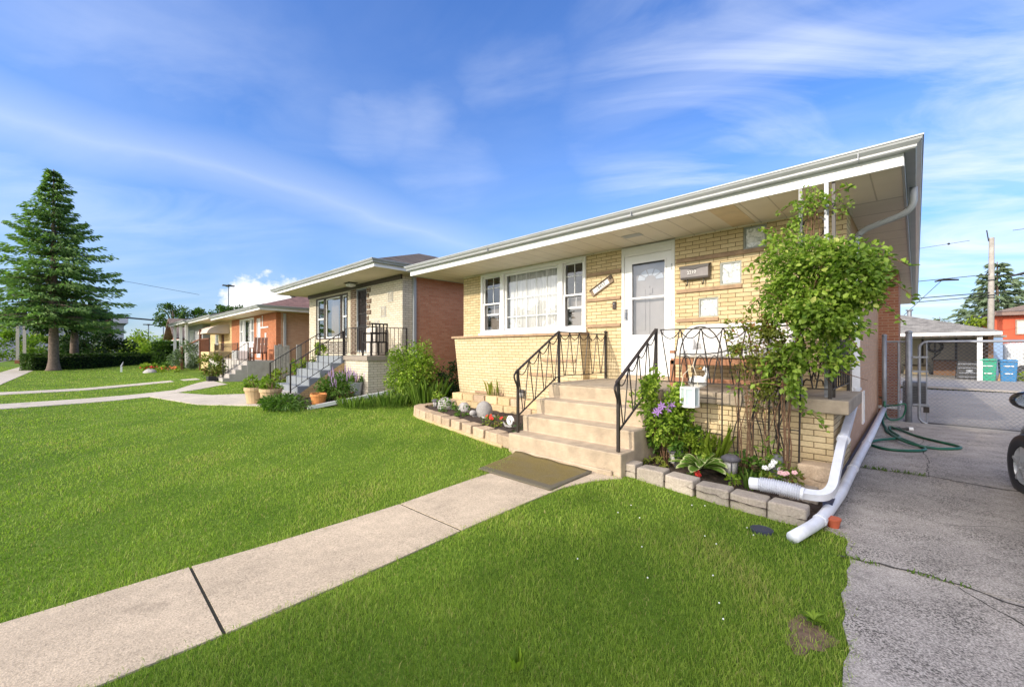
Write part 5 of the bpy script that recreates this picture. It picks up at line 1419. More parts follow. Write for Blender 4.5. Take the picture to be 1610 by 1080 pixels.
# ---- yellow brick house with awning, fourth in the row
x0, x1, y0 = -38.0, -31.6, 6.8
Cc = bungalow('yellow_brick_house','yellow brick house with a pale rounded porch awning and brown wooden railing', x0, x1, y0, 19, 3.5, 1.2, .7, MT['ybrick'], MT['red'], MT['shbrown'], .33,
             [(-36.3,-35.3,1.5,3.3),(-34.6,-33.7,1.45,3.2)])
winset(Cc,-36.3,-35.3,1.9,3.3,y0,(),MT['white'],MT['white']); m = M(); m.box(-34.6,-33.7,y0+.05,y0+.08,1.45,3.2); m.build('door', MT['walnut'], Cc)
m = M(); m.box(-34.3,-31.8,5.62,y0-.01,-.1,1.42); m.build('porch_wall', MT['ybrick'], Cc)
m = M(); P = []
for k in range(9):
    t = k/8; P.append((5.62+1.15*math.sin(t*math.pi/2)**1.0*1.0, 2.62+.62*math.sin(t*math.pi/2)))
P = [(y0-.01-(1.2*math.cos(k/8*math.pi/2)), 2.6+.6*math.sin(k/8*math.pi/2)) for k in range(9)]
m.prism(P+[(y0-.01,2.6)], 'x', -35.3, -32.2); m.build('awning', plain('awning_cloth',(0.50,0.42,0.36),.9,.08,3), Cc)
T = thing('wooden_railing','dark brown wooden railing of the yellow brick porch','railing',(-33,5.6,1.42))
m = M(); m.box(-34.35,-31.8,5.60,5.68,2.2,2.28); m.build('handrail', MT['walnut'], T)
m = M()
for k in range(12): m.box(-34.3+.22*k,-34.26+.22*k,5.62,5.66,1.42,2.2)
m.build('balusters', MT['walnut'], T)
m = M(); m.bar((-34.4,5.6,2.25),(-36.6,4.9,1.7),.1,.08); m.build('stair_rail', MT['walnut'], T)
m = M(); m.box(-34.5,-34.38,5.55,5.67,.1,2.9); m.build('post', MT['walnut'], T)
m = M(); m.box(-36.65,-36.53,4.84,4.96,.1,1.75); m.build('post', MT['walnut'], T)
# ---- grey house and gabled house further on
x0, x1, y0 = -46.0, -39.6, 6.6
D5 = bungalow('grey_house','grey sided house with white posts beyond the yellow brick house', x0, x1, y0, 18, 3.55, 1.2, .7, MT['siding'], MT['siding'], MT['shgrey'], .3, [(-44.9,-43.2,1.5,3.2)])
winset(D5,-44.9,-43.2,1.5,3.2,y0,(-44.05,),MT['white'],MT['white'])
for x in (-45.8,-42.8,-40.2): m = M(); m.box(x-.09,x+.09,5.6,5.78,.1,3.55); m.build('post', MT['white'], D5)
T = thing('gabled_house','tan roofed house with a red brown gable ending the row','house',(-54.3,6.4,.1))
m = M(); m.box(-57.2,-51.4,6.9,17,-.2,2.9); m.build('wall', MT['orbrick'], T)
m = M(); m.add([(-57.9,6.2,2.75),(-50.8,6.2,2.75),(-54.35,6.2,4.75),(-57.9,17.5,2.75),(-50.8,17.5,2.75),(-54.35,17.5,4.75),(-57.9,6.2,2.6),(-50.8,6.2,2.6),(-54.35,6.2,4.6),(-57.9,17.5,2.6),(-50.8,17.5,2.6),(-54.35,17.5,4.6)],
   [(0,2,5,3),(1,4,5,2),(6,9,11,8),(7,8,11,10),(0,6,8,2),(2,8,7,1),(3,5,11,9),(5,4,10,11),(0,3,9,6),(1,7,10,4)]); m.build('roof', MT['shtan'], T)
m = M(); m.prism([(-57.2,2.9),(-51.4,2.9),(-54.3,4.55)],'y',6.95,7.1); m.build('gable', plain('red_gable',(0.23,0.07,0.035),.7,.15,4), T)
m = M(); m.box(-57,-51.6,6.75,6.88,1.2,2.6); pn = m.build('porch_glazing', MT['white'], T)
for k in range(4): m = M(); m.box(-56.8+1.3*k,-55.85+1.3*k,6.70,6.745,1.45,2.45); m.build('pane', plain('pane_grey',(0.32,0.38,0.45),.1) if 'pg' not in MT else MT['pg'], pn); MT.setdefault('pg', bpy.data.materials['pane_grey'])
# ---- pale commercial block, brown sign pylon, street lamps, cables, pillars far left
T = thing('commercial_building','pale lavender grey commercial building with overhanging cornice beyond the hedge','building',(-108,-2,0))
m = M(); m.box(-126,-102,-22,5.5,-.5,6.0); m.build('wall', plain('lavender_wall',(0.42,0.41,0.47),.7,.05,.5), T)
m = M(); m.box(-127,-100.6,-23,6.0,6.3,7.3); m.build('cornice', plain('lavender_cornice',(0.50,0.48,0.55),.7,.05,.5), T)
m = M(); m.box(-126.2,-101.8,-22.2,5.7,6.001,6.299); m.build('band', plain('lav_dark',(0.2,0.2,0.24),.7), T)
m = M(); m.box(-101.99,-101.9,-20,5.3,4.9,4.97); m.build('joint', plain('lav_dark2',(0.2,0.2,0.24),.7), T)
T = thing('sign_pylon','dark red brown pylon standing before the lavender building','pylon',(-97,3.2,0))
m = M(); m.box(-97.4,-96.6,2.75,3.65,0,7.0); m.build('shaft', plain('pylon_brown',(0.10,0.035,0.025),.7,.1,.5), T); m = M(); m.box(-97.5,-96.5,2.6,3.75,7.0,7.6); m.build('cap', bpy.data.materials['pylon_brown'], T)
def lamp_post(x, y, h, label, arm=True):
    T = thing('street_lamp', label, 'street lamp', (x,y,0), 'tall street lamps beyond the houses')
    m = M(); m.tube([(x,y,0),(x,y,h)],[.14,.09],8); m.build('pole', MT['galv'], T)
    m = M(); m.box(x-.9,x+.9,y-.25,y+.25,h,h+.22); m.box(x-.3,x+.3,y-.9,y+.9,h+.02,h+.2); m.build('lamp_head', MT['brntrim'], T)
lamp_post(-88,18.4,12.9,'tall lamp mast rising out of the trees behind the orange brick roof')
lamp_post(-120,12.9,8.3,'thin lamp mast just left of the gabled roof')
lamp_post(-120,10.4,7.0,'thin lamp mast furthest left, above the light green bushes')
def cable(name, pts, r_, label, cat='cable', group='overhead cables', sag=0.0):
    P = []
    for i in range(len(pts)-1):
        a = Vector(pts[i]); b_ = Vector(pts[i+1])
        for k in range(12): t = k/12; p = a.lerp(b_, t); p.z -= sag*4*t*(1-t); P.append(p)
    P.append(Vector(pts[-1])); m = M(); m.tube(P, r_, 5); o = m.build(name, MT['black'], None); tag(o, label, cat, group)
cable('overhead_cable', [(-80,-6,6.8),(-80,9.4,5.8)], .11, 'thick dark cable crossing from behind the spruce to the gabled roof')
cable('overhead_cable', [(-60,-10,10.5),(-62,10,8.2)], .018, 'thin wire high between the spruce and the houses')
for (x,y,lab) in ((-74,-4.95,'nearer cream porch pillar with red base left of the spruce trunk'),(-76,-4.55,'farther cream porch pillar with red base left of the spruce trunk')):
    T = thing('porch_pillar', lab, 'pillar', (x,y,0), 'cream porch pillars'); m = M(); m.box(x-.13,x+.13,y-.13,y+.13,.4,6); m.build('shaft', plain('pillar_cream',(0.55,0.47,0.36),.7) if 'pc' not in MT else MT['pc'], T); MT.setdefault('pc', bpy.data.materials['pillar_cream'])
    m = M(); m.box(x-.21,x+.21,y-.21,y+.21,-.05,.4); m.build('base', MT['orbrick'], T)
# small things in the far garden
T = thing('garden_post','short white lamp post in the far lawn','post',(-37.5,1.9,0)); m = M(); m.box(-37.55,-37.45,1.85,1.95,0,.45); m.build('stake', MT['white'], T); m = M(); m.tube([(-37.5,1.9,.45),(-37.5,1.95,.6),(-37.5,2.0,.75)],[.07,.05,.02],6); m.build('top', MT['galv'], T)
m = M(); m.ball((-33.5,3.0,.12),.5,.35,.25,10,7,.12); o = m.build('rock', MT['stone'], None, smooth=True); tag(o,'grey boulder in the flower bed before the yellow brick house','rock')
m = M(); m.box(-21.95,-21.55,3.78,4.08,.1,.38); o = m.build('planter_box', MT['black'], None, bevel=.01); tag(o,'dark square planter box at the foot of the weathered concrete steps','planter')
# ------------------------------------------------------------------ chain-link fence and gate across the driveway
GV = MT['galv']
gz0 = -.09
def gpost(T, x, y, h, r_, nm='post', cap=True):
    m = M(); m.tube([(x,y,gz0-.05),(x,y,gz0+h)], r_, 12)
    if cap: m.ball((x,y,gz0+h),r_*1.15,r_*1.15,r_*.8,10,6)
    m.build(nm, GV, T, smooth=True)
def mesh_fabric(T, x0, x1, y, z0, z1, s=.065, dy=0.0, r_=.0028):
    m = M()
    n = int((x1-x0)/s); hgt = z1-z0; k = int(hgt/s)
    i = -k
    while i <= n:
        for sg_ in (1,-1):
            xa, za, xb, zb = (x0+i*s, z0, x0+i*s+hgt, z1) if sg_ == 1 else (x0+i*s+hgt, z0, x0+i*s, z1)
            # clip in x
            def cl(xa,za,xb,zb):
                P = []
                for (p,q,u,v) in ((xa,za,xb,zb),(xb,zb,xa,za)):
                    if p < x0: t=(x0-p)/(u-p); P.append((x0, q+(v-q)*t)) if 0<=t<=1 else None
                    elif p > x1: t=(x1-p)/(u-p); P.append((x1, q+(v-q)*t)) if 0<=t<=1 else None
                    else: P.append((p,q))
                return P
            if max(xa,xb) <= x0 or min(xa,xb) >= x1: continue
            P = cl(xa,za,xb,zb)
            if len(P) == 2: m.tube([(P[0][0],y+dy*sg_,P[0][1]),(P[1][0],y+dy*sg_,P[1][1])], r_, 4, False)
        i += 1
    m.build('chain_link', GV, T)
FN = thing('chain_link_fence','short section of grey chain link fence between the chimney breast and the gate post','fence',(-.3,12.2,gz0))
gpost(FN,-.50,12.30,1.92,.042); gpost(FN,-.11,12.26,1.97,.055)
m = M(); m.tube([(-.5,12.3,gz0+1.78),(-.11,12.26,gz0+1.78)],.02,8); m.build('rail', GV, FN)
m = M(); m.tube([(-.5,12.3,gz0+.40),(-.11,12.26,gz0+.40)],.018,8); m.build('rail', GV, FN)
m = M(); m.tube([(-.27,12.28,gz0),(-.27,12.28,gz0+1.78)],.018,8); m.build('rail', GV, FN)
mesh_fabric(FN,-.48,-.14,12.28,gz0+.05,gz0+1.76)
GT = thing('driveway_gate','wide grey tubular driveway gate with chain link mesh and rounded corner','gate',(1.7,12.25,gz0))
gx1 = 3.6
m = M()
cr = .13
pts = [(gx1,12.22,gz0+1.77),(.05+cr,12.25,gz0+1.77)]
for k in range(7): a = math.pi/2+ k/6*math.pi/2; pts.append((.05+cr+cr*math.cos(a),12.25,gz0+1.77-cr+cr*math.sin(a)))
for k in range(7): a = math.pi+ k/6*math.pi/2; pts.append((.05+cr+cr*math.cos(a),12.25,gz0+.07+cr+cr*math.sin(a)))
pts += [(.05+cr,12.25,gz0+.07),(gx1,12.22,gz0+.05),(gx1,12.22,gz0+1.77)]
m.tube(pts,.026,8); m.build('frame', GV, GT, smooth=True)
mesh_fabric(GT,.16,gx1-.03,12.25,gz0+.09,gz0+1.75,.075)
m = M(); m.tube([(.16,12.25,gz0+.09),(.16,12.25,gz0+1.75)],.012,6); m.build('tension_bar', GV, GT)
for z in (.45,1.15,1.45): m = M(); m.box(-.05,.19,12.225,12.275,gz0+z-.02,gz0+z+.02); m.build('bracket', GV, GT)
m = M(); m.box(.11,.2,12.2,12.27,gz0+.30,gz0+.42); m.build('latch', MT['iron'], GT)
gpost(GT, gx1+.05, 12.22, 1.97, .05, 'post')
# air conditioner behind the fence
T = thing('air_conditioner','dark grey air conditioning unit behind the gate post','air conditioner',(-.1,16.4,-.1))
m = M(); m.box(-.27,.22,16.05,16.75,-.06,.62); m.build('housing', plain('ac_grey',(0.10,0.105,0.12),.5,.1,6,metal=.2), T, bevel=.02)
m = M()
for k in range(12): m.box(-.25,.2,16.03,16.048,.0+.045*k,.012+.045*k)
m.build('grille', MT['black'], T)
m = M(); m.box(-.32,.28,16.0,16.8,-.12,-.061); m.build('pad', MT['greyc'], T)

# ------------------------------------------------------------------ garden hose
HS = plain('hose_green', (0.012,0.10,0.055), .4, .15, 8)
T = thing('garden_hose','dark green garden hose lying in loops on the driveway','garden hose',(-.1,9.5,-.05))
def spline(P, n=10):
    Q = []
    P = [Vector(p) for p in P]
    for i in range(len(P)-1):
        p0, p1, p2, p3 = P[max(i-1,0)], P[i], P[i+1], P[min(i+2,len(P)-1)]
        for k in range(n):
            t = k/n; Q.append(.5*((2*p1)+(-p0+p2)*t+(2*p0-5*p1+4*p2-p3)*t*t+(-p0+3*p1-3*p2+p3)*t**3))
    Q.append(P[-1]); return Q
def gp(x, y, h=.022): return (x, y, float(gz(x,y))+.012+h)
m = M(); m.tube(spline([(-.58,12.55,.45),(-.50,12.3,.40),(-.50,12.1,.2),gp(-.50,11.7),gp(-.42,10.8),gp(-.38,10.3),gp(-.25,9.8),gp(-.02,9.25),gp(.10,8.85),gp(.04,8.62),gp(-.14,8.45),gp(-.34,8.42),gp(-.50,8.62),gp(-.53,8.85),gp(-.42,9.12,.04),gp(-.25,9.35,.05),gp(-.2,9.7,.04),gp(-.33,10.4,.03),gp(-.36,10.8,.05),gp(-.2,10.6,.03),gp(0.02,10.1),gp(.25,9.75),gp(.45,9.5),gp(.49,9.32),gp(.40,9.14),gp(.22,9.0),gp(-.02,8.98,.045),gp(-.2,9.3,.06),gp(-.30,9.75,.05)]), .020, 7); m.build('tube', HS, T, smooth=True)
m = M(); m.tube(spline([(-.45,12.15,.30),(-.30,12.05,.34),(-.16,12.1,.36),(-.2,12.15,.1),(-.35,12.0,.02),(-.45,11.9,.1),(-.48,12.1,.3)]), .017, 6); m.build('tube', HS, T, smooth=True)
m = M(); m.tube([gp(-.36,10.75,.03),gp(-.22,10.85,.03)],[.02,.028],8); m.tube([gp(-.22,10.85,.03),gp(-.10,10.9,.03)],[.012,.03],8); m.build('nozzle', MT['black'], T)
m = M(); m.tube([gp(-.10,10.9,.03),gp(-.04,10.92,.03)],.033,8); m.build('nozzle_tip', MT['white'], T)

# ------------------------------------------------------------------ black car, only its front wheel and mirror reach into view
CP = plain('black_paint', (0.012,0.012,0.016), .18, .1, 2); 
CP.node_tree.nodes['Principled BSDF'].inputs['Coat Weight'].default_value = 1.0
T = thing('black_car','black car parked on the driveway facing the gate','car',(1.75,5.6,-.02))
cx0, cx1 = .86, 2.62
# body cross sections along y (length), lofted
def sect(y, w_, zb, zs, zr, rw):
    c = (cx0+cx1)/2; h = w_/2
    return [(c-h*.92,y,zb),(c-h,y,zb+.22),(c-h*.985,y,zs-.12),(c-h*.93,y,zs),(c-rw,y,zr-.06),(c-rw*.8,y,zr),(c+rw*.8,y,zr),(c+rw,y,zr-.06),(c+h*.93,y,zs),(c+h*.985,y,zs-.12),(c+h,y,zb+.22),(c+h*.92,y,zb)]
body_s = [(3.35,1.45,.30,.78,.86,.6),(3.5,1.66,.22,.88,.96,.66),(4.0,1.74,.18,.92,1.05,.70),(6.0,1.76,.18,.90,.97,.72),(6.55,1.76,.18,.86,.93,.72),(7.25,1.70,.18,.80,.86,.66),(7.62,1.55,.22,.70,.75,.55),(7.8,1.2,.30,.58,.62,.42)]
m = M(); P = []
for q in body_s: P += sect(*q)
n = 12; F = []
for i in range(len(body_s)-1):
    for k in range(n): F.append((i*n+k,(i+1)*n+k,(i+1)*n+(k+1)%n,i*n+(k+1)%n))
F += [tuple(range(n)), tuple(reversed(range((len(body_s)-1)*n,len(body_s)*n)))]
m.add(P,F); bd = m.build('body', CP, T, smooth=True)
m = M(); cab = [(3.7,1.5,.9,.93,.98,.55),(4.3,1.5,.9,1.0,1.42,.56),(5.3,1.5,.9,1.0,1.44,.58),(6.35,1.55,.88,.9,.95,.6)]; P = []
for q in cab: P += sect(*q)
F = []
for i in range(len(cab)-1):
    for k in range(n): F.append((i*n+k,(i+1)*n+k,(i+1)*n+(k+1)%n,i*n+(k+1)%n))
F += [tuple(range(n)), tuple(reversed(range((len(cab)-1)*n,len(cab)*n)))]
m.add(P,F); m.build('cabin', plain('car_glass',(0.02,0.022,0.025),.08,.05), T, smooth=True)
RIM = plain('alloy', (0.55,0.56,0.58), .3, .08, 10, metal=.5)
for (wx, wy, s_) in ((.90,6.92,-1),(.90,4.2,-1),(2.58,6.92,1),(2.58,4.2,1)):
    ang_ = .20 if wy > 5 else 0
    def W3(o, r_, a): # wheel local: axis along x, turned by ang_
        lx_, ly_ = o, r_*math.cos(a)
        return (wx+lx_*math.cos(ang_)-ly_*math.sin(ang_), wy+lx_*math.sin(ang_)+ly_*math.cos(ang_), .315+r_*math.sin(a)-.03)
    m = M(); pr = [(-.10,.20),(-.115,.26),(-.11,.31),(-.08,.333),(.08,.333),(.11,.31),(.11,.2)]; P = []; F = []
    for o, r_ in pr:
        for k in range(28): P.append(W3(o,r_,2*math.pi*k/28))
    for i in range(len(pr)-1):
        for k in range(28): F.append((i*28+k,i*28+(k+1)%28,(i+1)*28+(k+1)%28,(i+1)*28+k))
    m.add(P,F); wl = m.build('wheel', MT['black'], T, smooth=True)
    m = M(); P = []; F = []
    for o, r_ in ((s_*.085,.205),(s_*.10,.19),(s_*.06,.18)):
        for k in range(28): P.append(W3(o,r_,2*math.pi*k/28))
    for i in range(2):
        for k in range(28): F.append((i*28+k,i*28+(k+1)%28,(i+1)*28+(k+1)%28,(i+1)*28+k))
    m.add(P,F)
    for k in range(5):
        a = 2*math.pi*k/5+.3; m.bar(W3(s_*.09,.03,a),W3(s_*.085,.195,a),.05,.025)
    m.add([W3(s_*.10,.05,2*math.pi*k/10) for k in range(10)],[tuple(range(10))])
    m.build('rim', RIM, wl)
    # arch lip
    m = M(); m.tube([(wx+s_*.04, wy+.40*math.cos(a), .30+.40*math.sin(a)) for a in [math.pi*k/12 for k in range(13)]],.035,8); m.build('wheel_arch', CP, T, smooth=True)
    m = M(); m.tube([(wx-s_*.03, wy+.36*math.cos(a), .30+.36*math.sin(a)) for a in [math.pi*k/12 for k in range(13)]],.05,6); m.build('arch_liner', MT['black'], T)
m = M(); m.ball((.73,5.86,1.055),.125,.075,.085,16,10); mr_ = m.build('wing_mirror', CP, T, smooth=True)
m = M(); m.add([(.73+.095*math.cos(2*math.pi*k/20),5.79,1.055+.06*math.sin(2*math.pi*k/20)) for k in range(20)]+[(.73+.09*math.cos(2*math.pi*k/20),5.785,1.055+.056*math.sin(2*math.pi*k/20)) for k in range(20)],[(k,(k+1)%20,20+(k+1)%20,20+k) for k in range(20)]+[tuple(range(20,40))])
m.build('mirror_glass', plain('mirror_glass',(0.55,0.62,0.70),.05,.02,metal=.9), mr_)
m = M(); m.bar((.82,5.88,1.0),(1.0,5.95,.94),.05,.04); m.build('mirror_stalk', CP, mr_)

# ------------------------------------------------------------------ open garage at the end of the drive
T = thing('open_garage','low open fronted garage with grey roof and white fascia ending the drive','garage',(-3,33,-.1))
MT['gwall'] = plain('garage_wall', (0.66,0.60,0.48), .8, .06, 1.5)
m = M(); m.box(-10,2.9,37.0,37.15,-.2,2.5); m.build('rear_wall', MT['gwall'], T)
m = M(); m.box(2.72,2.9,33.0,36.99,-.2,2.4); m.build('side_wall', plain('stained_wood_wall',(0.20,0.10,0.05),.8,.3,3), T)
m = M(); m.box(2.18,2.36,30.9,31.08,-.2,2.25); m.build('post', MT['white'], T); m = M(); m.box(-6,-5.82,30.9,31.08,-.2,2.25); m.build('post', MT['white'], T)
m = M(); m.box(-10.3,2.98,30.72,30.78,2.26,2.42); m.build('fascia', MT['fascia'], T)
m = M()
for k in range(44): m.box(-10.2+.3*k,-9.97+.3*k,30.74,30.80,2.19,2.258)
m.build('scalloped_edge', MT['brntrim'], T)
m = M(); m.add([(-10.4,30.7,2.42),(3.05,30.7,2.42),(-.6,34.2,3.62),(-6.8,34.2,3.62),(3.05,37.7,2.42),(-10.4,37.7,2.42)],[(0,1,2,3),(1,4,2),(4,5,3,2),(5,0,3),(0,5,4,1)]); m.build('roof', MT['shgrey'], T)
m = M(); m.box(-10.2,2.7,30.85,36.9,2.24,2.262); m.build('ceiling', MT['white'], T)
for x in (-.95,.3,1.75): m = M(); m.box(x-.05,x+.05,36.9,36.97,.7,2.2); m.build('wall_batten', MT['brntrim'], T)
T = thing('wall_rosette','dark circular hose hung on the garage wall','hose reel',(1.0,36.8,1.5)); m = M()
for k in range(3): m.tube([(.85+(.36-.05*k)*math.cos(a),36.85,1.75+(.36-.05*k)*math.sin(a)) for a in [2*math.pi*j/24 for j in range(25)]],.035,6)
m.tube([(.85,36.85,2.1),(.85,36.85,1.1)],.04,6); m.tube([(1.1,36.85,1.4),(.7,36.85,.95)],.04,6); m.build('coil', MT['brntrim'], T)
def crate(x0_,x1_,y,z1_,mat,label,nm='storage_box'):
    T = thing(nm,label,'box',((x0_+x1_)/2,y,-.1),'boxes in the open garage'); m = M(); m.box(x0_,x1_,y,y+.6,-.05,z1_-.06); m.build('body',mat,T,bevel=.03); m = M(); m.box(x0_-.04,x1_+.04,y-.04,y+.64,z1_-.058,z1_); m.build('lid',plain('lid_dark',(0.07,0.05,0.035),.7) if 'lidd' not in MT else MT['lidd'],T); MT.setdefault('lidd',bpy.data.materials['lid_dark'])
crate(-.55,.55,35.6,.62,plain('crate_tan',(0.30,0.24,0.15),.8,.15),'tan storage bench with dark lid in the open garage')
crate(.75,1.75,35.5,.95,plain('crate_brown',(0.20,0.11,0.06),.8,.2),'tall brown box beside the tan bench in the open garage')
m = M(); m.box(-3,2.6,36.2,36.9,-.1,.12); o = m.build('garage_kerb', MT['brntrim'], None); tag(o,'dark low plinth along the rear wall of the open garage','plinth')
def bin_(x0_, x1_, y, h, mat, label):
    T = thing('wheelie_bin', label, 'bin', ((x0_+x1_)/2,y,-.09), 'waste bins at the end of the drive')
    c = (x0_+x1_)/2; w_ = (x1_-x0_)/2
    m = M(); m.add([(c-w_*.84,y,-.05),(c+w_*.84,y,-.05),(c+w_*.84,y+.6,-.05),(c-w_*.84,y+.6,-.05),(c-w_,y-.08,h-.12),(c+w_,y-.08,h-.12),(c+w_,y+.68,h-.12),(c-w_,y+.68,h-.12)],[(0,3,2,1),(4,5,6,7),(0,1,5,4),(1,2,6,5),(2,3,7,6),(3,0,4,7)]); m.build('body', mat, T, bevel=.02)
    m = M(); m.obox((c,y+.3,h-.05),w_*2.16,.86,.1,0,.88); m.build('lid', mat, T, bevel=.02)
    m = M(); m.box(c-.16,c+.16,y-.10,y-.06,.72,.76); m.box(c-.13,c+.13,y-.07,y-.04,.36,.40); m.build('emblem', MT['white'], T)
    for s_ in (-1,1): m = M(); m.tube([(c+s_*w_*.8,y+.6,.06),(c+s_*w_*.65,y+.6,.06)],.12,10); m.build('wheel', MT['black'], T)
bin_(2.26,2.83,31.0,1.10,plain('bin_green',(0.02,0.26,0.16),.5,.08,3),'green wheelie bin at the end of the driveway')
bin_(2.93,3.5,31.15,1.06,plain('bin_blue',(0.02,0.16,0.36),.5,.08,3),'blue recycling bin right of the green wheelie bin')
T = thing('tool_chest','black ribbed storage chest leaning left of the green bin','chest',(1.95,31.6,-.1))
m = M(); m.obox((1.93,31.6,.45),.88,.5,.98,-.1,.94,('Y',.06)); m.build('body', MT['black'], T, bevel=.03)
m = M()
for k in range(4): m.obox((1.93,31.33-.02,.16+.2*k+(.05 if k>1 else 0)),.74,.02,.03,-.1)
m.obox((1.95,31.31,.46),.22,.02,.13,-.1); m.build('trim', MT['galv'], T)
m = M(); m.prism([(0,0),(.18,0),(.09,.5)],'y',0,.18); m.v=[(2.86+a,31.3+b,-.09+c) for a,b,c in m.v]; o = m.build('traffic_cone', plain('cone_tan',(0.5,0.3,0.16),.7), None); tag(o,'small faded cone between the green and blue bins','cone')
# blue wall panel, white shed, red house beyond
T = thing('blue_garage','pale blue garage wall behind the white post','garage',(3,38.6,-.1)); m = M(); m.box(2.92,3.75,38.5,44,-.2,2.3); m.build('wall', plain('blue_wall',(0.22,0.33,0.52),.7,.05,1), T); m = M(); m.box(2.85,3.9,38.4,44.2,2.3,2.42); m.build('roof', MT['shgrey'], T)
T = thing('white_van','white rounded caravan parked in the alley behind the bins','caravan',(5.8,42,-.1)); m = M(); m.box(4.05,8.5,41.5,43.6,.25,2.0); m.build('body', plain('van_white',(0.62,0.62,0.63),.4,.05,1), T, bevel=.35, seg=4)
m = M(); m.box(4.9,7.5,41.44,41.49,.9,1.5); m.build('window', plain('van_win',(0.35,0.38,0.40),.2), T)
for x in (4.9,7.6): m = M(); m.tube([(x,41.45,.25),(x,41.7,.25)],.33,14); m.build('wheel', MT['black'], T)
T = thing('red_house','red house with brown eaves and a shuttered window beyond the garage','house',(9,46,0))
m = M(); m.box(4.05,16,45.5,56,-.3,3.95); m.build('wall', plain('red_wall',(0.50,0.085,0.035),.75,.06,1.5), T)
m = M(); m.box(3.85,16.4,44.9,56.4,3.952,4.2); m.build('eaves', plain('brown_eave',(0.20,0.13,0.11),.7), T)
m = M(); m.add([(3.8,44.85,4.21),(16.5,44.85,4.21),(16.5,56.5,4.21),(3.8,56.5,4.21),(9.5,50.6,5.9),(10.7,50.6,5.9)],[(0,1,5,4),(1,2,5),(2,3,4,5),(3,0,4),(0,3,2,1)]); m.build('roof', MT['shtan'], T)
m = M(); frame(m,5.0,7.0,2.6,3.65,45.42,45.5,.07); wq = m.build('window', plain('win_brown',(0.28,0.2,0.16),.6), T); m = M(); m.box(5.07,6.93,45.47,45.495,2.67,3.58); m.build('blind', plain('blind',(0.62,0.58,0.50),.7), wq)
# ------------------------------------------------------------------ utility pole and wires
T = thing('utility_pole','weathered wooden utility pole beyond the garage','utility pole',(3.4,40,-.1))
m = M(); m.tube([(3.38,40,-.2),(3.44,40,8.6)],[.17,.12],12); m.build('pole', plain('pole_wood',(0.32,0.295,0.265),.9,.2,5), T, smooth=True)
m = M(); m.tube([(3.30,39.9,8.4),(3.22,39.9,9.1)],.03,6); m.build('pin', MT['black'], T)
for z in (5.9,4.95,4.8): m = M(); m.lathe(3.41,40,[(.17,z),(.17,z+.06)],12); m.build('band', MT['black'], T)
WR_ = [((-14,33,5.4),(3.35,39.9,6.3),'upper wire from behind the eave to the pole',.022,.1),((-14,33,4.6),(3.35,39.9,5.15),'twin wire just above the garage roof, upper one',.030,.15),((-14,33.2,4.3),(3.35,39.9,4.95),'twin wire just above the garage roof, lower one',.026,.2),
       ((-6,36,2.95),(2.2,39,3.55),'slack wire close over the garage roof',.018,.35),((1.3,39.5,6.2),(-1.3,38.5,3.0),'steep service wire dropping to the garage',.018,.0),((3.45,40,6.2),(14,44,6.7),'wire leaving the pole to the right, upper',.022,.1),((3.45,40,5.1),(14,44,5.4),'wire leaving the pole to the right, lower',.022,.1),((4.5,40.3,6.2),(9,42,4.6),'service wire dropping to the red house',.02,.1),((-10,36,7.6),(2.5,40,8.6),'faint high wire ending at a dark ball',.012,.1),((4.3,40,8.9),(14,44,9.6),'highest thin wire right of the pole',.014,0)]
for a, b_, lab, r_, sg_ in WR_: cable('overhead_wire',[a,b_],r_,lab,'wire','utility wires',sg_)
m = M(); m.ball((1.55,39.7,8.5),.07,.07,.07,8,6); o = m.build('marker_ball', MT['black'], None); tag(o,'small dark ball at the end of the faint high wire','marker ball')
m = M(); m.tube([(.9,39.3,6.05),(1.3,39.45,6.15),(2.0,39.6,6.08)],[.05,.09,.05],6); o = m.build('wire_splice', MT['black'], None); tag(o,'dark bundled splice on the wires left of the pole','splice')
m = M(); m.tube([(4.2,40.2,6.1),(4.8,40.3,6.25),(5.4,40.5,6.35)],[.04,.10,.05],6); o = m.build('wire_splice', MT['black'], None); tag(o,'dark bundled splice on the wires right of the pole','splice')
# tan roof behind the garage
T = thing('tan_roofed_house','tan shingle roof of a house behind the open garage','house',(-8,48,0)); m = M(); m.box(-14,0.5,46,56,-.2,3.4); m.build('wall', MT['gwall'], T)
m = M(); m.add([(-15,45.5,3.4),(1.2,45.5,3.4),(1.2,56.5,3.4),(-15,56.5,3.4),(-9,51,5.2),(-4.5,51,5.2)],[(0,1,5,4),(1,2,5),(2,3,4,5),(3,0,4),(0,3,2,1)]); m.build('roof', plain('roof_tan',(0.36,0.22,0.14),.9,.2,6), T)
for x in (-3.2,-1.8,-.4): m = M(); m.lathe(x,49,[(.15,4.2),(.15,4.85),(.24,4.86),(.24,4.98)],10); m.build('roof_vent', MT['galv'], T)
# ------------------------------------------------------------------ vegetation
LM = {}
LM['vine'] = leafmat('vine_leaf', (0.085,0.165,0.018), (0.30,0.42,0.055), .40, .45, (0.48,0.50,0.14))
LM['vine2'] = leafmat('small_vine_leaf', (0.085,0.105,0.018), (0.26,0.30,0.05), .35, .5, (0.26,0.13,0.05))
LM['bright'] = leafmat('bright_shrub_leaf', (0.09,0.17,0.015), (0.28,0.40,0.04), .38, .5, (0.40,0.48,0.08))
LM['mid'] = leafmat('mid_green_leaf', (0.04,0.10,0.014), (0.14,0.25,0.03), .33, .5)
LM['dark'] = leafmat('dark_green_leaf', (0.014,0.04,0.010), (0.045,0.095,0.02), .25, .5)
LM['hedge'] = leafmat('hedge_leaf', (0.03,0.07,0.012), (0.09,0.16,0.025), .28, .5)
LM['lime'] = leafmat('lime_leaf', (0.15,0.23,0.02), (0.36,0.46,0.05), .38, .5)
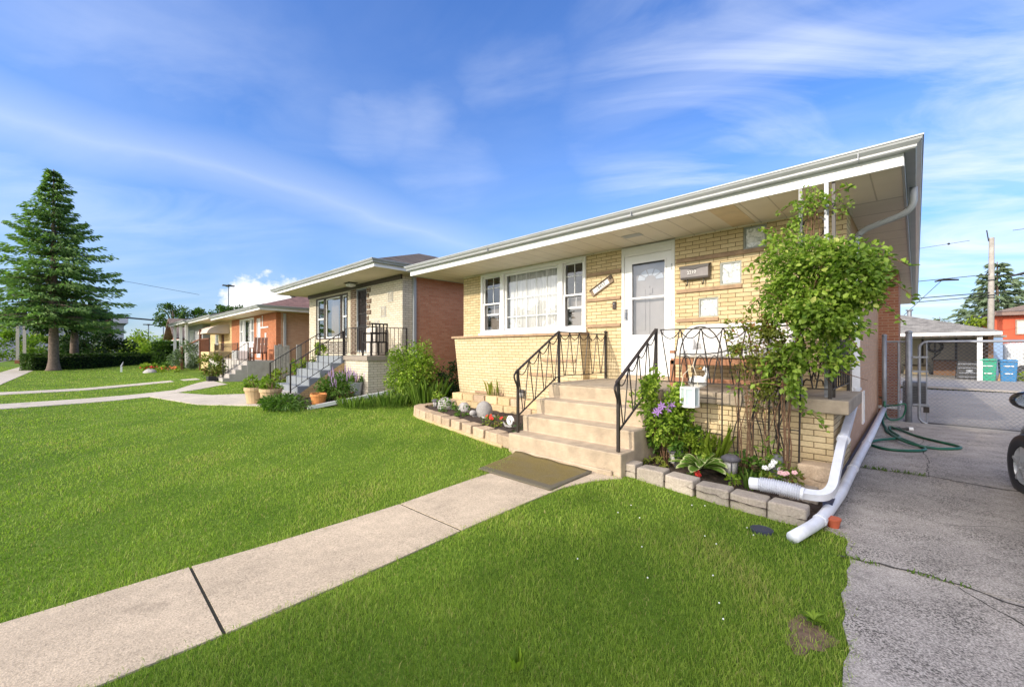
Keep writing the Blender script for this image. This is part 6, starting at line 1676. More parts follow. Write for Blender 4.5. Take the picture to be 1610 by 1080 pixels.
LM['spruce'] = leafmat('spruce_needles', (0.065,0.14,0.058), (0.25,0.38,0.10), .34, .6, (0.36,0.46,0.11))
LM['spruce2'] = leafmat('blue_spruce_needles', (0.10,0.15,0.09), (0.24,0.31,0.18), .28, .6)
LM['tree'] = leafmat('tree_leaf', (0.03,0.075,0.012), (0.10,0.18,0.03), .35, .5)
LM['grassy'] = leafmat('strap_leaf', (0.07,0.14,0.02), (0.22,0.33,0.05), .35, .5)
MT['red_f'] = plain('red_petal', (0.60,0.03,0.02), .6, .2, 20); MT['pink_f'] = plain('pink_petal', (0.70,0.42,0.42), .6, .2, 20); MT['white_f'] = plain('white_petal', (0.75,0.75,0.72), .6, .06, 20)
MT['purple_f'] = plain('purple_petal', (0.26,0.14,0.38), .6, .2, 20); MT['orange_f'] = plain('orange_petal', (0.65,0.18,0.05), .6, .2, 20); MT['lav_f'] = plain('lavender_petal', (0.36,0.25,0.42), .7, .2, 20)

def stems(T, c, rad, n, r_=.008, mat=None, z0=None):
    m = M()
    for i in range(n):
        d = rdir(1)[0]; z = z0 if z0 is not None else c[2]-rad[2]
        b = Vector((c[0]+.12*rad[0]*d[0], c[1]+.12*rad[1]*d[1], z-.03)); e = Vector((c[0]+.75*rad[0]*d[0], c[1]+.75*rad[1]*d[1], c[2]+rad[2]*(.2+.5*abs(d[2]))))
        mid = b.lerp(e,.5)+Vector((0,0,.12*rad[2])); m.tube([b,mid,e],[r_,r_*.75,r_*.3],5)
    return m.build('stems', mat or MT['stem'], T)
def shrub(name, label, cat, c, rad, n, size, lm, group=None, clumps=16, shell=.62, cs=.40, up=.5, wr=.55, ns=7, nr=.008):
    T = thing(name, label, cat, (c[0],c[1],c[2]-rad[2]), group)
    P, q, k = blob_pts(n, c, rad, clumps, shell, 0, cs)
    z0 = c[2]-rad[2]
    P[:,2] = np.maximum(P[:,2], z0+.01)
    rb = .30 + .25*rng.random(clumps)[k]
    leaves('foliage', P, size, LM[lm], T, up, q, wr, .35, rb)
    stems(T, c, rad, ns, nr)
    return T
def tree(name, label, cat, x, y, h, cr, zc, n, size, lm, group=None, trunk=.22, clumps=40, rz=None):
    T = thing(name, label, cat, (x,y,0), group)
    rz = rz or (h-zc)
    m = M(); m.tube([(x,y,-.2),(x+.05,y,zc*.5),(x-.05,y+.05,zc),(x,y,zc+rz*.5)],[trunk*1.25,trunk,trunk*.7,trunk*.25],9)
    for i in range(9):
        d = rdir(1)[0]; b = Vector((x,y,zc*.75+rz*.35*random.random())); e = Vector((x+cr*.75*d[0], y+cr*.75*d[1], zc+rz*.55*abs(d[2])+.1*rz)); m.tube([b,b.lerp(e,.5)+Vector((0,0,.1*rz)),e],[trunk*.35,trunk*.22,trunk*.06],6)
    m.build('trunk', MT['bark'], T, smooth=True)
    P, q, k = blob_pts(n, (x,y,zc), (cr,cr,rz), clumps, .45, 0, .30)
    leaves('crown', P, size, LM[lm], T, .5, q, .6, .35, .25+.3*rng.random(clumps)[k])
    return T
def conifer(name, label, cat, x, y, zb, h, rb_, nw, nbr, nl, size, lm, group=None, trunk=.3, seed=1, jag=.28, w_=.28):
    rs = np.random.default_rng(seed)
    T = thing(name, label, cat, (x,y,0), group)
    m = M(); m.tube([(x,y,-.1),(x,y,.15),(x,y,.7),(x,y,zb),(x,y,h*.6),(x,y,h-.2)],[trunk*1.75,trunk*1.35,trunk,trunk*.85,trunk*.5,.03],12)
    PP=[];DD=[];RB=[]; limbs = m
    for i in range(nw):
        t = i/(nw-1); z = zb + (h-.5-zb)*t**1.05
        rad = rb_*(1-t)**.82*(1-.12*(t<.06)) + .04
        for j in range(max(4,int(nbr*(1-.55*t)))):
            az = 2*math.pi*(j+rs.random())/max(4,int(nbr*(1-.55*t))) + i*1.3
            ln = rad*(1 + jag*rs.standard_normal()) if rs.random() > .12 else rad*(1.25+.2*rs.random())
            ln = max(.3, min(ln, rad*1.42)); ln *= .55 if rs.random() < .16 else 1.0; zz = z + .25*rs.standard_normal()*(1-t)
            dr = np.array([math.cos(az), math.sin(az), 0.0]); sd = np.array([-math.sin(az), math.cos(az), 0.0])
            def bp(s): return np.array([x,y,zz]) + dr*ln*s + np.array([0,0, (.30*ln*(.35*s) - .50*ln*s*s*(1-t*.9) + .26*ln*s**4)])
            k = max(6,int(nl*(.35+.65*ln/max(rb_,.1))))
            s = rs.random(k)**.62
            base = np.array([bp(v) for v in s])
            off = (rs.random(k)-.5)*2; wd = (.10+w_*np.sin(np.clip(s,0,1)*math.pi*.88))*min(ln,2.6)*.62
            P = base + sd[None]*(off*wd)[:,None] + rs.standard_normal((k,3))*np.array([.05,.05,.06]) - np.array([0,0,1])*(np.abs(off)*wd*.30)[:,None]
            D = dr[None]*.9 + sd[None]*(off*.9)[:,None] + np.array([0,0,-.28])[None] + rs.standard_normal((k,3))*.25
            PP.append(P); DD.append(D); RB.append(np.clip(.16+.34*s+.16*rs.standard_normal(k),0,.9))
            limbs.tube([bp(0),bp(.4),bp(.8)],[.045*ln/3+.01,.03*ln/3+.006,.006],4,False)
    m.build('trunk', MT['bark'], T, smooth=True)
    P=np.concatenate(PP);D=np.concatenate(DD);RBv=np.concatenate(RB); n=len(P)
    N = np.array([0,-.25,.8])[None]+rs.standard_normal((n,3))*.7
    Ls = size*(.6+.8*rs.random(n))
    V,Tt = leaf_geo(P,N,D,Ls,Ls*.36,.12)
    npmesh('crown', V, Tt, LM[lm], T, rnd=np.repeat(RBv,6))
    return T
def hedge(name, label, a, b_, wd, z0, h, n, size, lm, group=None, round_=.12):
    a = np.array(a,float); b_ = np.array(b_,float); d = b_-a; ln = np.linalg.norm(d); d = d/ln; s = np.array([-d[1], d[0]])
    T = thing(name, label, 'hedge', ((a[0]+b_[0])/2,(a[1]+b_[1])/2,z0), group)
    u = rng.random(n)*ln; f = rng.random(n)
    v = (rng.random(n)-.5)*wd; z = rng.random(n)*h
    side = rng.random(n); e0 = None
    v = np.where(side < .36, -wd/2, np.where(side < .60, wd/2, v)); z = np.where(side > .60, h, z)
    e = rng.random(n); en = (e < .13) | (e > .87); v = np.where(en, (rng.random(n)-.5)*wd, v); z = np.where(en, rng.random(n)*h, z); u = np.where(e < .13, 0, np.where(e > .87, ln, u))
    bumpy = .06*np.sin(u*2.1)+.05*np.sin(u*5.3+1)+.05*np.sin(z*6+u)
    v = v*(1+bumpy*.5); z = z*(1+bumpy*.5)
    P = np.stack([a[0]+d[0]*u+s[0]*v, a[1]+d[1]*u+s[1]*v, z0+z],1) + rng.standard_normal((n,3))*.045
    O = np.stack([s[0]*v, s[1]*v, (z-h*.5)*.8],1)
    leaves('foliage', P, size, LM[lm], T, .5, O, .6, .35, .30+.2*np.sin(u*1.3)*.5+.1)
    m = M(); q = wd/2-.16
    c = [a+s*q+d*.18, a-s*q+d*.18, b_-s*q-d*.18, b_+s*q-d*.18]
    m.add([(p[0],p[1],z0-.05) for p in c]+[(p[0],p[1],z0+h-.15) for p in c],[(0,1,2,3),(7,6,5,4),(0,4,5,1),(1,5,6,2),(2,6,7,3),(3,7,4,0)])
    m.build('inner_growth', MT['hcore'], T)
    return T
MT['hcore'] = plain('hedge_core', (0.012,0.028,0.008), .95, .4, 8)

# big spruce, second trunk and dark yew behind it
conifer('spruce_tree','tall spruce with drooping tiers and grey trunk in front of the clipped hedge','tree',-46.3,-1.35,3.7,15.2,3.7,27,12,150,.28,'spruce',None,.29,11,.30,.36)
tree('tree','tree with a dark trunk standing close behind the big spruce','tree',-50.2,-.3,6.5,2.6,4.2,1800,.3,'dark',None,.26,20)
shrub('yew','dark broad yew between the big spruce and the lavender building','shrub',(-54.5,1.0,1.5),(2.0,2.3,1.9),3600,.26,'dark',None,24,.5,.42)
hedge('clipped_hedge','long low clipped dark green hedge behind the spruce trunk',(-47.6,-2.75),(-52.5,4.6),1.0,0.0,1.12,7000,.13,'hedge')
hedge('clipped_hedge','taller boxy clipped hedge at the right end of the long low hedge',(-48.5,4.9),(-49.5,7.4),1.8,.05,2.05,5200,.15,'mid')
shrub('bush','light green bush, left of the pair behind the long hedge','shrub',(-62,3.4,1.35),(1.8,2.2,1.75),2600,.26,'lime','light green bushes behind the hedge',16)
shrub('bush','light green bush in the middle, airy top against the sky','shrub',(-63,5.2,1.6),(1.8,2.4,2.0),2800,.26,'lime','light green bushes behind the hedge',16)
shrub('bush','light green bush at the gabled house end of the hedge','shrub',(-60,6.6,1.25),(1.8,2.0,1.6),2400,.24,'bright','light green bushes behind the hedge',16)
for (x,y,z,rx,ry,rz,lab) in ((-92,-7.6,1.9,3,3.0,2.3,'bright green tree mass left of the pillars at the far left edge'),(-96,-4.1,1.7,2.4,1.6,2.1,'green bush visible between the pillars and the spruce trunk'),(-80,-.8,1.5,1.5,1.6,1.8,'reddish shrub dimly visible under the spruce')):
    shrub('bush',lab,'shrub',(x,y,z),(rx,ry,rz),1800,.36,'bright' if 'reddish' not in lab else 'vine2','bushes at the far left',14)
for (x,y,h,cr,zc,lab) in ((-76,9.2,8.2,2.3,6.2,'left tree rising behind the gabled roof'),(-75,11.6,7.4,1.9,5.8,'smaller right tree rising behind the gabled roof'),(-72,14.0,8.3,2.4,6.2,'tree left of the tall lamp mast behind the roofs'),(-71,16.2,7.8,2.0,5.9,'tree right of the tall lamp mast behind the roofs')):
    tree('tree',lab,'tree',x,y,h,cr,zc,1500,.30,'tree','trees behind the row of houses',.2,18)
# far wooded horizon
def woods(name, x0, x1, y0, y1, n, hmin, hmax):
    P = np.stack([rng.uniform(x0,x1,n), rng.uniform(y0,y1,n), np.zeros(n)],1)
    k = (np.sin(P[:,0]*.11)+np.sin(P[:,1]*.17)+np.sin(P[:,0]*.29+P[:,1]*.23))/6+.5
    P[:,2] = rng.random(n)**.6*(hmin+(hmax-hmin)*k)
    V,T = leaf_geo(P, rdir(n)+np.array([0,0,.5]), rdir(n), rng.uniform(.7,1.5,n), rng.uniform(.6,1.1,n))
    o = npmesh(name, V, T, LM['tree'], None, rnd=np.repeat(rng.random(n)*.7,6)); o['kind'] = 'stuff'; return o
woods('woods', -210,-170,-120,160,9000,2.5,5.5)
woods('woods', -60,70,95,125,6000,3.0,5.5)
# far conifers and the blue spruce behind the pole
conifer('blue_spruce','broad blue grey spruce behind the utility pole','tree',4.95,54,2.0,9.2,3.1,16,11,40,.50,'spruce2',None,.25,5,.14,.4)
for (x,y,h,r_,lm,lab) in ((1.9,66,5.4,1.1,'spruce2','pale narrow conifer standing above the garage roof left of the pole'),(.05,74,5.3,.8,'spruce','small dark conifer at the left above the garage roof'),(1.0,76,4.6,.6,'spruce','smallest dark conifer over the garage roof ridge')):
    conifer('conifer',lab,'tree',x,y,.8,h,r_,9,7,16,.4,lm,'distant conifers above the garage',.12,int(x*10)+20)
for (x,y,h,lab) in ((-1.9,80,6.0,'bare greyish tree nearest the eave'),(-.9,82,5.6,'second bare greyish tree from the eave')):
    tree('bare_tree',lab,'tree',x,y,h,.9,4.2,160,.3,'spruce2','greyish trees beside the eave',.12,8)
shrub('bush','green bush on the grass right of the blue bin','shrub',(4.1,32.5,.25),(.6,.6,.4),500,.14,'lime')
shrub('bush','yellow green foliage at the foot of the blue spruce','shrub',(3.2,48,2.2),(1.6,1.4,1.6),900,.3,'lime')
# street tree across the road, behind the viewer: shades the near drive and lawn
tree('street_tree','large leafy street tree across the road','tree',-.9,-19.5,12.6,4.7,7.4,10500,.42,'tree',None,.35,110,5.2)
for (x,y,h) in ((-34,-27,7.5),(-46,-28,8.0),(-60,-27,7.5)):
    tree('street_tree','leafy tree across the road, mirrored in the windows','tree',x,y,h,3.2,h*.58,1500,.55,'tree','trees across the road',.3,20)

# ---- plants by the white brick bungalow
shrub('bush','bright green upright shrub by the near pier of the white brick porch','shrub',(-9.35,6.05,.85),(.68,.62,.80),6000,.07,'bright',None,40,.45,.48,.7,.5,14)
shrub('bush','dark green shrub in the gap behind the bright upright shrub','shrub',(-8.95,7.2,.62),(.65,.55,.55),1400,.075,'dark',None,16)
shrub('bush','round green shrub in front of the grey steps stringer','shrub',(-10.75,4.62,.50),(.36,.36,.36),1500,.055,'mid',None,16,.7,.45)
shrub('juniper','low spreading juniper at the walk corner by the cream pots','shrub',(-10.55,3.35,.28),(.85,.42,.20),2000,.085,'mid',None,16,.5,.5,.3,.3)
shrub('ground_cover','low leafy clump at the far edge of the walk by the cream pots','shrub',(-12.7,3.25,.3),(.45,.4,.22),500,.08,'mid',None,10)
for (x,y,z,lab,lm) in ((-11.95,3.06,.62,'leafy plants filling the far cream pot','bright'),(-11.25,3.22,.62,'leafy plants filling the near cream pot','bright'),(-10.95,5.22,.68,'small herbs in the galvanised bucket','mid')):
    r_ = .22 if z < .65 else .15
    shrub('potted_plant',lab,'plant',(x,y,z+.05),(r_,r_,.16),420 if r_ > .2 else 120,.06,lm,'potted plants next door',9)
def spikes(name, label, cat, x, y, z, rad, h, n, fm, lm, group=None, tip=.3):
    T = thing(name, label, cat, (x,y,z), group)
    a = rng.random(n)*2*math.pi; r_ = rad*np.sqrt(rng.random(n))
    P = np.stack([x+r_*np.cos(a), y+r_*np.sin(a), np.full(n,z)],1)
    D = np.stack([np.cos(a)*.35*r_/rad, np.sin(a)*.35*r_/rad, np.ones(n)],1)+rng.standard_normal((n,3))*.1
    Ls = h*(.6+.5*rng.random(n))
    V,Tt = leaf_geo(P, rdir(n), D, Ls, np.full(n,.018)+.02*h, .1)
    npmesh('leaves', V, Tt, LM[lm], T, rnd=np.repeat(rng.random(n)*.8,6))
    if fm:
        m = M()
        for i in range(int(n*.6)):
            p = Vector(P[i])+Vector(unit(D[i:i+1])[0])*float(Ls[i]); m.tube([p-Vector((0,0,h*tip*.5)),p,p+Vector((0,0,h*tip*.5))],[.010,.016,.004],5)
        m.build('blossoms', fm, T)
    return T
spikes('lavender','purple lavender spikes left of the galvanised bucket','plant',-11.3,5.15,.2,.34,.62,70,MT['lav_f'],'mid')
spikes('lavender','purple flowering clump against the grey steps stringer','plant',-11.75,5.05,.2,.24,.75,40,MT['lav_f'],'mid')
for (x,y,z,lab) in ((-14.3,4.3,.55,'yellow green plant on the far side of the grey steps, lowest'),(-14.3,4.9,.95,'yellow green plant on the far side of the grey steps, middle'),(-14.3,5.5,1.3,'yellow green plant on the far side of the grey steps, topmost')):
    shrub('potted_plant',lab,'plant',(x,y,z),(.26,.26,.35),380,.09,'lime','plants along the far side of the grey steps',9)
shrub('potted_plant','reddish leaved potted plant beside the far railing of the grey steps','plant',(-15.2,4.6,.55),(.3,.3,.3),300,.1,'vine2')
T = thing('flower_bed_stones','pile of pale pebbles in the bed beyond the grey steps','stones',(-15.6,4.9,.2)); m = M()
for i in range(26): m.ball((-15.7+random.uniform(-.6,.6),4.9+random.uniform(-.5,.5),.24+random.uniform(0,.1)),.09,.08,.06,7,5,.1)
o = m.build('pebbles', MT['block'], T, smooth=True); o['kind'] = 'stuff'
shrub('planter_plant','bushy flowering plant in the planter at the weathered concrete steps','plant',(-22.0,4.0,.85),(.42,.42,.5),700,.11,'vine2')
shrub('potted_plant','white flowered shrub beside the planter at the weathered concrete steps','plant',(-22.9,4.3,.6),(.4,.4,.5),600,.1,'mid')
shrub('bush','round grey green shrub in front of the yellow brick porch','shrub',(-35.2,4.9,.95),(.85,.85,.9),1800,.13,'spruce2')
for (x,y,lab,fm) in ((-33.2,3.8,'orange flowers in the far bed by the round shrub','orange_f'),(-36.5,3.2,'red flowers beside the grey boulder in the far bed','red_f')):
    T = shrub('flower_clump',lab,'flowers',(x,y,.3),(.8,.5,.25),500,.12,'lime','flowers in the far bed',10)
    m = M()
    for i in range(26): m.ball((x+random.uniform(-.7,.7),y+random.uniform(-.4,.4),.34+random.uniform(0,.15)),.05,.05,.04,6,4)
    m.build('blossoms', MT[fm], T)
for (x,y,lab) in ((-38.5,4.6,'low green clump left of the round grey shrub'),(-40.5,4.9,'low dark clump furthest along the far bed')): shrub('bush',lab,'shrub',(x,y,.35),(1.0,.6,.32),700,.13,'mid','low clumps in the far bed',10)

# ---- left bed
def clump(name, label, cat, x, y, z, r_, h, n, size, lm, group, fm=None, nf=0, fr_=.022):
    T = shrub(name,label,cat,(x,y,z+h/2),(r_,r_,h/2),n,size,lm,group,8,.5,.5,.5,.55,3,.004)
    if fm:
        m = M()
        for i in range(nf):
            a = random.uniform(0,6.28); q = r_*random.random()**.5; cx_, cy_, cz_ = x+q*math.cos(a), y+q*math.sin(a), z+h*(.75+.35*random.random())
            for k in range(5):
                b = 2*math.pi*k/5; m.ball((cx_+fr_*.8*math.cos(b),cy_+fr_*.8*math.sin(b)*.6,cz_+fr_*.5*math.sin(b)),fr_*.6,fr_*.35,fr_*.6,6,4)
        m.build('blossoms', fm, T)
    return T
gl_ = 'small plants in the left bed'
clump('seedling','leafy seedlings right of the grey boulder','plant',-6.95,5.25,.2,.18,.28,140,.055,'mid',gl_)
clump('seedling','leafy seedlings just left of the turtle figure','plant',-6.25,5.1,.2,.16,.22,130,.05,'mid',gl_)
clump('seedling','green seedlings at the far left corner of the left bed','plant',-7.75,5.55,.2,.16,.35,120,.05,'bright',gl_)
clump('seedling','small plant between the turtle figure and the red flowers','plant',-5.45,5.0,.2,.12,.16,90,.045,'mid',gl_)
clump('begonia','red flowering begonias in front of the snail ornament','flowers',-5.1,4.85,.2,.2,.2,150,.05,'vine2',gl_,MT['red_f'],9,.02)
clump('seedling','dark leafy plant against the left newel post','plant',-4.35,4.66,.2,.14,.2,120,.045,'dark',gl_)
spikes('spiky_plant','thin spiky plant on the upper tier against the flared wall','plant',-6.75,6.42,.44,.18,.42,16,None,'vine2')
spikes('grass_tuft','tall grass tuft left of the left bed below the bright shrub','plant',-8.6,5.9,.15,.35,.75,90,None,'grassy','grass tufts by the left bed')
spikes('grass_tuft','lower grass tuft along the edge between the two lawns','plant',-9.3,5.3,.15,.45,.35,150,None,'grassy','grass tufts by the left bed')
spikes('grass_tuft','weedy grass against the white edging board','plant',-9.6,4.6,.15,.4,.28,160,None,'grassy','grass tufts by the left bed')

# ---- right bed
T = shrub('clematis','leafy clematis with purple blossoms climbing beside the right step railing','plant',(-2.18,4.93,.72),(.30,.25,.55),2300,.052,'bright',None,26,.5,.38,.5,.6,9,.006)
m = M()
for (x,y,z) in ((-2.12,4.70,.86),(-2.05,4.71,.83),(-2.16,4.70,.80),(-2.2,4.72,.77),(-2.02,4.73,.88)):
    for k in range(6):
        a = 2*math.pi*k/6+x*9; m.add([(x,y,z),(x+.03*math.cos(a-.4),y-.008,z+.03*math.sin(a-.4)),(x+.058*math.cos(a),y-.004,z+.058*math.sin(a)),(x+.03*math.cos(a+.4),y-.008,z+.03*math.sin(a+.4))],[(0,1,2,3)])
m.build('blossoms', MT['purple_f'], T)
shrub('bush','dark green leafy lower growth beneath the clematis','shrub',(-2.1,4.93,.45),(.28,.2,.32),900,.055,'mid',None,14)
shrub('bush','yellow green small leaved shrub right of the clematis','shrub',(-1.90,4.98,.38),(.26,.18,.22),1100,.035,'lime',None,14)
spikes('lily','pale striped lily leaves standing behind the hosta','plant',-1.76,5.12,.14,.15,.52,46,None,'lime')
clump('leafy_plant','mid green leafy plant between the hosta and the vine','plant',-1.33,5.02,.1,.22,.32,420,.055,'mid','low plants in the right bed')
clump('leafy_plant','fine leaved plant below the rusty trellis','plant',-1.12,5.0,.1,.16,.40,260,.05,'bright','low plants in the right bed')
clump('leafy_plant','small pale plant right of the dark lamp by the pipe','plant',-1.34,4.62,.1,.07,.14,60,.045,'bright','low plants in the right bed')
clump('leafy_plant','brown dry foliage beside the lamp nearest the steps','plant',-2.22,4.74,.1,.12,.12,150,.04,'vine2','low plants in the right bed')
clump('geranium','red flower at the front edge of the hosta','flowers',-1.72,4.66,.1,.06,.08,30,.04,'mid','low plants in the right bed',MT['red_f'],5,.022)
clump('potted_flowers','pink and white flowers in the small grey pot','flowers',-.93,4.83,.19,.12,.14,70,.05,'vine2',None,MT['pink_f'],6,.02)
clump('potted_flowers','white flowers left of the small grey pot','flowers',-1.04,4.88,.1,.10,.26,60,.05,'grassy',None,MT['white_f'],5,.022)
spikes('grass_tuft','thin strappy tuft behind the end of the corrugated pipe','plant',-1.2,4.72,.08,.06,.22,16,None,'grassy')
# hosta with white-edged leaves
T = thing('hosta','hosta with broad green leaves edged in cream behind the grey blocks','plant',(-1.72,4.82,.08))
mi = leafmat('hosta_green', (0.10,0.20,0.03), (0.18,0.30,0.045), .3, .4); me_ = leafmat('hosta_edge', (0.45,0.50,0.22), (0.58,0.60,0.32), .3, .4)
Vi=[];Fi=[];Ve=[];Fe=[]
for ring, nl, ln, lift in ((0,9,.30,.25),(1,8,.26,.55),(2,6,.20,.95)):
    for k in range(nl):
        a = 2*math.pi*(k+.5*ring)/nl + random.uniform(-.15,.15); l_ = ln*random.uniform(.85,1.15); wd = l_*.46
        dr = Vector((math.cos(a),math.sin(a),0)); sd = Vector((-dr.y,dr.x,0)); o0 = Vector((-1.72,4.82,.10+.02*ring))
        rows = []
        for i in range(8):
            s = i/7; wv = wd*.5*math.sin(math.pi*min(1,(s*.92+.05)))**.75*(1-.15*s) if s < 1 else 0
            c = o0 + dr*(l_*(.18+s)) + Vector((0,0,lift*l_*(s*1.25-.95*s*s)+.10))
            z_ = Vector((0,0,wv*.35)); rows.append((c-sd*wv+z_, c-sd*wv*.72+z_*.7, c, c+sd*wv*.72+z_*.7, c+sd*wv+z_))
        for i in range(7):
            for q in range(4):
                L_ = (Ve,Fe) if q in (0,3) or i == 6 else (Vi,Fi)
                b = len(L_[0]); L_[0].extend([rows[i][q],rows[i][q+1],rows[i+1][q+1],rows[i+1][q]]); L_[1].append((b,b+1,b+2,b+3))
npmesh('leaves',[tuple(v) for v in Vi],Fi,mi,T,rnd=rng.random(len(Vi))*.7,smooth=True); npmesh('leaf_margins',[tuple(v) for v in Ve],Fe,me_,T,rnd=rng.random(len(Ve))*.7,smooth=True)

# ---- the climbing vine over the porch column
T = thing('climbing_vine','large leafy climbing vine covering the iron porch column at the house corner','vine',(-.93,5.0,.08))
CL = [((-.80,5.42,2.92),(.22,.13,.26),190,.045,9),((-.97,5.25,2.50),(.25,.2,.27),620,.050,14),((-.72,5.18,2.24),(.42,.30,.38),1350,.062,24),((-.48,5.22,2.12),(.25,.26,.34),760,.064,16),
      ((-.68,5.10,1.82),(.31,.24,.26),900,.068,20),((-.96,5.05,1.98),(.20,.18,.34),420,.055,12),((-.97,5.0,1.24),(.15,.13,.34),330,.070,12),((-.72,5.2,1.42),(.22,.16,.22),260,.070,9)]
PP=[];QQ=[];SS=[];RB=[]
for c, rad, n, s_, k in CL:
    n=int(n*2.15); s_*=.76; k=int(k*1.1)
    P,q,kk = blob_pts(n,c,rad,k,.6,0,.47); PP.append(P);QQ.append(q);SS.append(np.full(n,s_)); RB.append((.25+.3*rng.random(k))[kk])
P=np.concatenate(PP)+np.array([.05,0,0])*np.sin(np.concatenate(PP)[:,2:3]*9);Q=np.concatenate(QQ);S_=np.concatenate(SS);n=len(P)
D=rdir(n)*.8+unit(Q)*.7; D[:,2]-=.35
N=rdir(n)*.7+np.array([0,-.35,.75]); Ls=S_*(.6+.8*rng.random(n))
V,Tt=leaf_geo(P,N,D,Ls,Ls*.68,.22)
rb_=np.clip(np.concatenate(RB)+.18*rng.standard_normal(n),0,.85); rb_=np.where(rng.random(n)<.02,1.0,rb_)
npmesh('foliage',V,Tt,LM['vine'],T,rnd=np.repeat(rb_,6))
m = M()
for i in range(5):
    a = random.uniform(-.05,.05); b = random.uniform(-.05,.05)
    m.tube(spline([(-.95+a*.6,5.0+a*.5,.06),(-.94+b,5.02,.5),(-.95+a,5.05,1.0),(-.88+b,5.15,1.5),(-.78+a*2,5.3,2.1),(-.80+b*2,5.48,2.7),(-.78+a,5.52,3.15)],6),.0065,5)
for i in range(26):
    c = CL[random.randrange(1,8)][0]; d = rdir(1)[0]
    m.tube([c,(c[0]+.25*d[0],c[1]+.15*d[1],c[2]+.22*d[2]),(c[0]+.5*d[0],c[1]+.25*d[1],c[2]+.34*d[2])],[.006,.005,.002],4)
# loose shoots that reach beyond the mass
PP=[];DD=[]
for (c, e) in (((-.5,5.2,2.4),(-.05,5.1,2.25)),((-.4,5.2,2.0),(-.08,5.15,1.75)),((-.4,5.2,2.2),(-.02,5.2,1.98)),((-1.0,5.2,2.5),(-1.33,5.1,2.4)),((-1.0,5.2,2.6),(-1.25,5.3,2.85)),((-.8,5.4,2.9),(-.45,5.45,3.16)),((-.8,5.4,3.0),(-1.1,5.5,3.05)),((-.9,5.0,1.1),(-1.45,4.95,1.06)),((-.9,5.0,.9),(-.62,4.95,.75)),((-.6,5.1,1.7),(-.35,5.0,1.45)),((-.95,5.1,2.1),(-1.3,5.0,1.95))):
    a,b_=Vector(c),Vector(e); pts=[a.lerp(b_,k/8)+Vector((0,0,.08*math.sin(k/8*3.1))) for k in range(9)]; m.tube(pts,.004,4)
    for k in range(2,9):
        for j in range(3): PP.append(np.array(pts[k])+rng.standard_normal(3)*.015); DD.append(np.array(b_-a)/(b_-a).length*.5+rng.standard_normal(3)*.7)
P=np.array(PP);D=np.array(DD);n=len(P);Ls=.055*(.6+.8*rng.random(n)); V,Tt=leaf_geo(P,rdir(n)*.7+np.array([0,-.3,.8]),D,Ls,Ls*.65,.2)
npmesh('shoot_leaves',V,Tt,LM['vine'],T,rnd=np.repeat(rng.random(n)*.7,6)); m.build('stems', MT['stem'], T, smooth=True)
# the smaller reddish vine on the trellis to its left
T = thing('small_vine','sparser reddish green vine on the iron trellis in front of the porch bench','vine',(-1.29,5.06,.1))
PP=[];QQ=[];RB=[]
for c, rad, n, k in (((-1.32,5.05,1.62),(.24,.14,.26),620,16),((-1.14,5.05,1.50),(.18,.14,.30),620,14),((-1.24,5.05,1.25),(.20,.12,.24),420,12),((-1.18,5.05,.92),(.2,.1,.22),170,9),((-1.42,5.05,1.80),(.14,.08,.08),60,6)):
    P,q,kk=blob_pts(n,c,rad,k,.6,0,.4); PP.append(P);QQ.append(q);RB.append((.1+.55*rng.random(k))[kk])
P=np.concatenate(PP); leaves('foliage',P,.040,LM['vine2'],T,.6,np.concatenate(QQ),.62,.35,np.concatenate(RB))
m = M()
for i in range(14):
    x=random.uniform(-1.42,-1.06); m.tube([(x,5.08,.08),(x+random.uniform(-.06,.06),5.06,.6),(x+random.uniform(-.1,.1),5.06,1.1),(x+random.uniform(-.15,.15),5.05,1.6)],[.006,.005,.004,.002],5)
for i in range(40):
    x,z=random.uniform(-1.45,-1.0),random.uniform(.35,1.7); a=random.uniform(0,6.28); m.tube([(x,5.06,z),(x+.06*math.cos(a),5.03,z+.06*math.sin(a)),(x+.13*math.cos(a+.4),5.02,z+.12*math.sin(a+.4))],[.003,.0025,.001],4)
m.build('stems', MT['stem'], T)

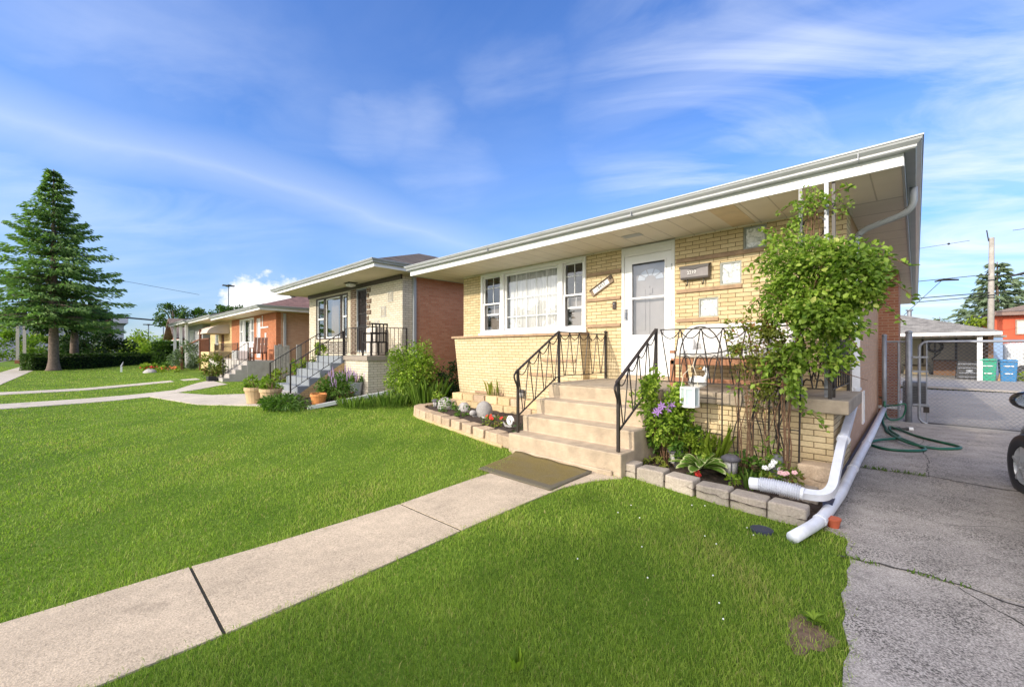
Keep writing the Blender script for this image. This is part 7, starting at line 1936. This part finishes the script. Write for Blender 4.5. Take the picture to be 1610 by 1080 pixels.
# ---- weeds: tufts in the driveway joint, clover flowers, dandelion rosette
MT_w = 'weeds growing in the driveway joints'
for (x,y,r_,h,n,lab) in ((.10,3.87,.10,.03,40,'thin weed tuft in the nearest driveway crack'),(-.28,3.83,.06,.035,30,'weed tuft where the nearest crack meets the lawn'),(-.40,6.93,.09,.05,50,'grass tuft in the second joint beside the drain pipe'),(-.12,6.96,.13,.05,60,'larger grass tuft in the second joint, right of the drain pipe')):
    T = thing('weed_tuft',lab,'weeds',(x,y,0.0),MT_w)
    xx=x+rng.uniform(-r_,r_,n)*1.6; yy=y+rng.uniform(-.015,.015,n); P=np.stack([xx,yy,gz(xx,yy)+.01],1)
    V,Tt=leaf_geo(P,rdir(n),rdir(n)*.6+np.array([0,0,1]),h*(.5+.8*rng.random(n)),np.full(n,.008),.1); npmesh('blades',V,Tt,LM['grassy'],T,rnd=np.repeat(rng.random(n)*.7,6))
m = M()
for i in range(15):
    x=random.uniform(-1.9,-.5); y=random.uniform(2.2,4.1)
    if x > edge(y)-.05: continue
    m.ball((x,y,float(gz(x,y))+.05),.0055,.0055,.005,6,4)
o = m.build('clover_flowers', MT['white_f'], None); o['kind']='stuff'
T = thing('dandelion','flat dandelion rosette in the lawn near the driveway edge','plant',(-.40,2.78,.0)); n=26
a=rng.random(n)*6.28; P=np.stack([np.full(n,-.40),np.full(n,2.78),np.full(n,.03)],1); D=np.stack([np.cos(a),np.sin(a),.35+.3*rng.random(n)],1)
V,Tt=leaf_geo(P,np.array([[0,0,1.0]])+rng.standard_normal((n,3))*.2,D,.05+.03*rng.random(n),np.full(n,.022),.2); npmesh('leaves',V,Tt,LM['bright'],T,rnd=np.repeat(rng.random(n)*.7,6))
T = thing('dandelion','upright broad leaved weed at the near edge of the lawn','plant',(-1.32,1.40,.0)); n=14
a=rng.random(n)*6.28; P=np.stack([np.full(n,-1.32),np.full(n,1.40),np.full(n,.02)],1); D=np.stack([np.cos(a)*.5,np.sin(a)*.5,1.0+.3*rng.random(n)],1)
V,Tt=leaf_geo(P,rdir(n),D,.07+.04*rng.random(n),np.full(n,.03),.2); npmesh('leaves',V,Tt,LM['bright'],T,rnd=np.repeat(rng.random(n)*.7,6))
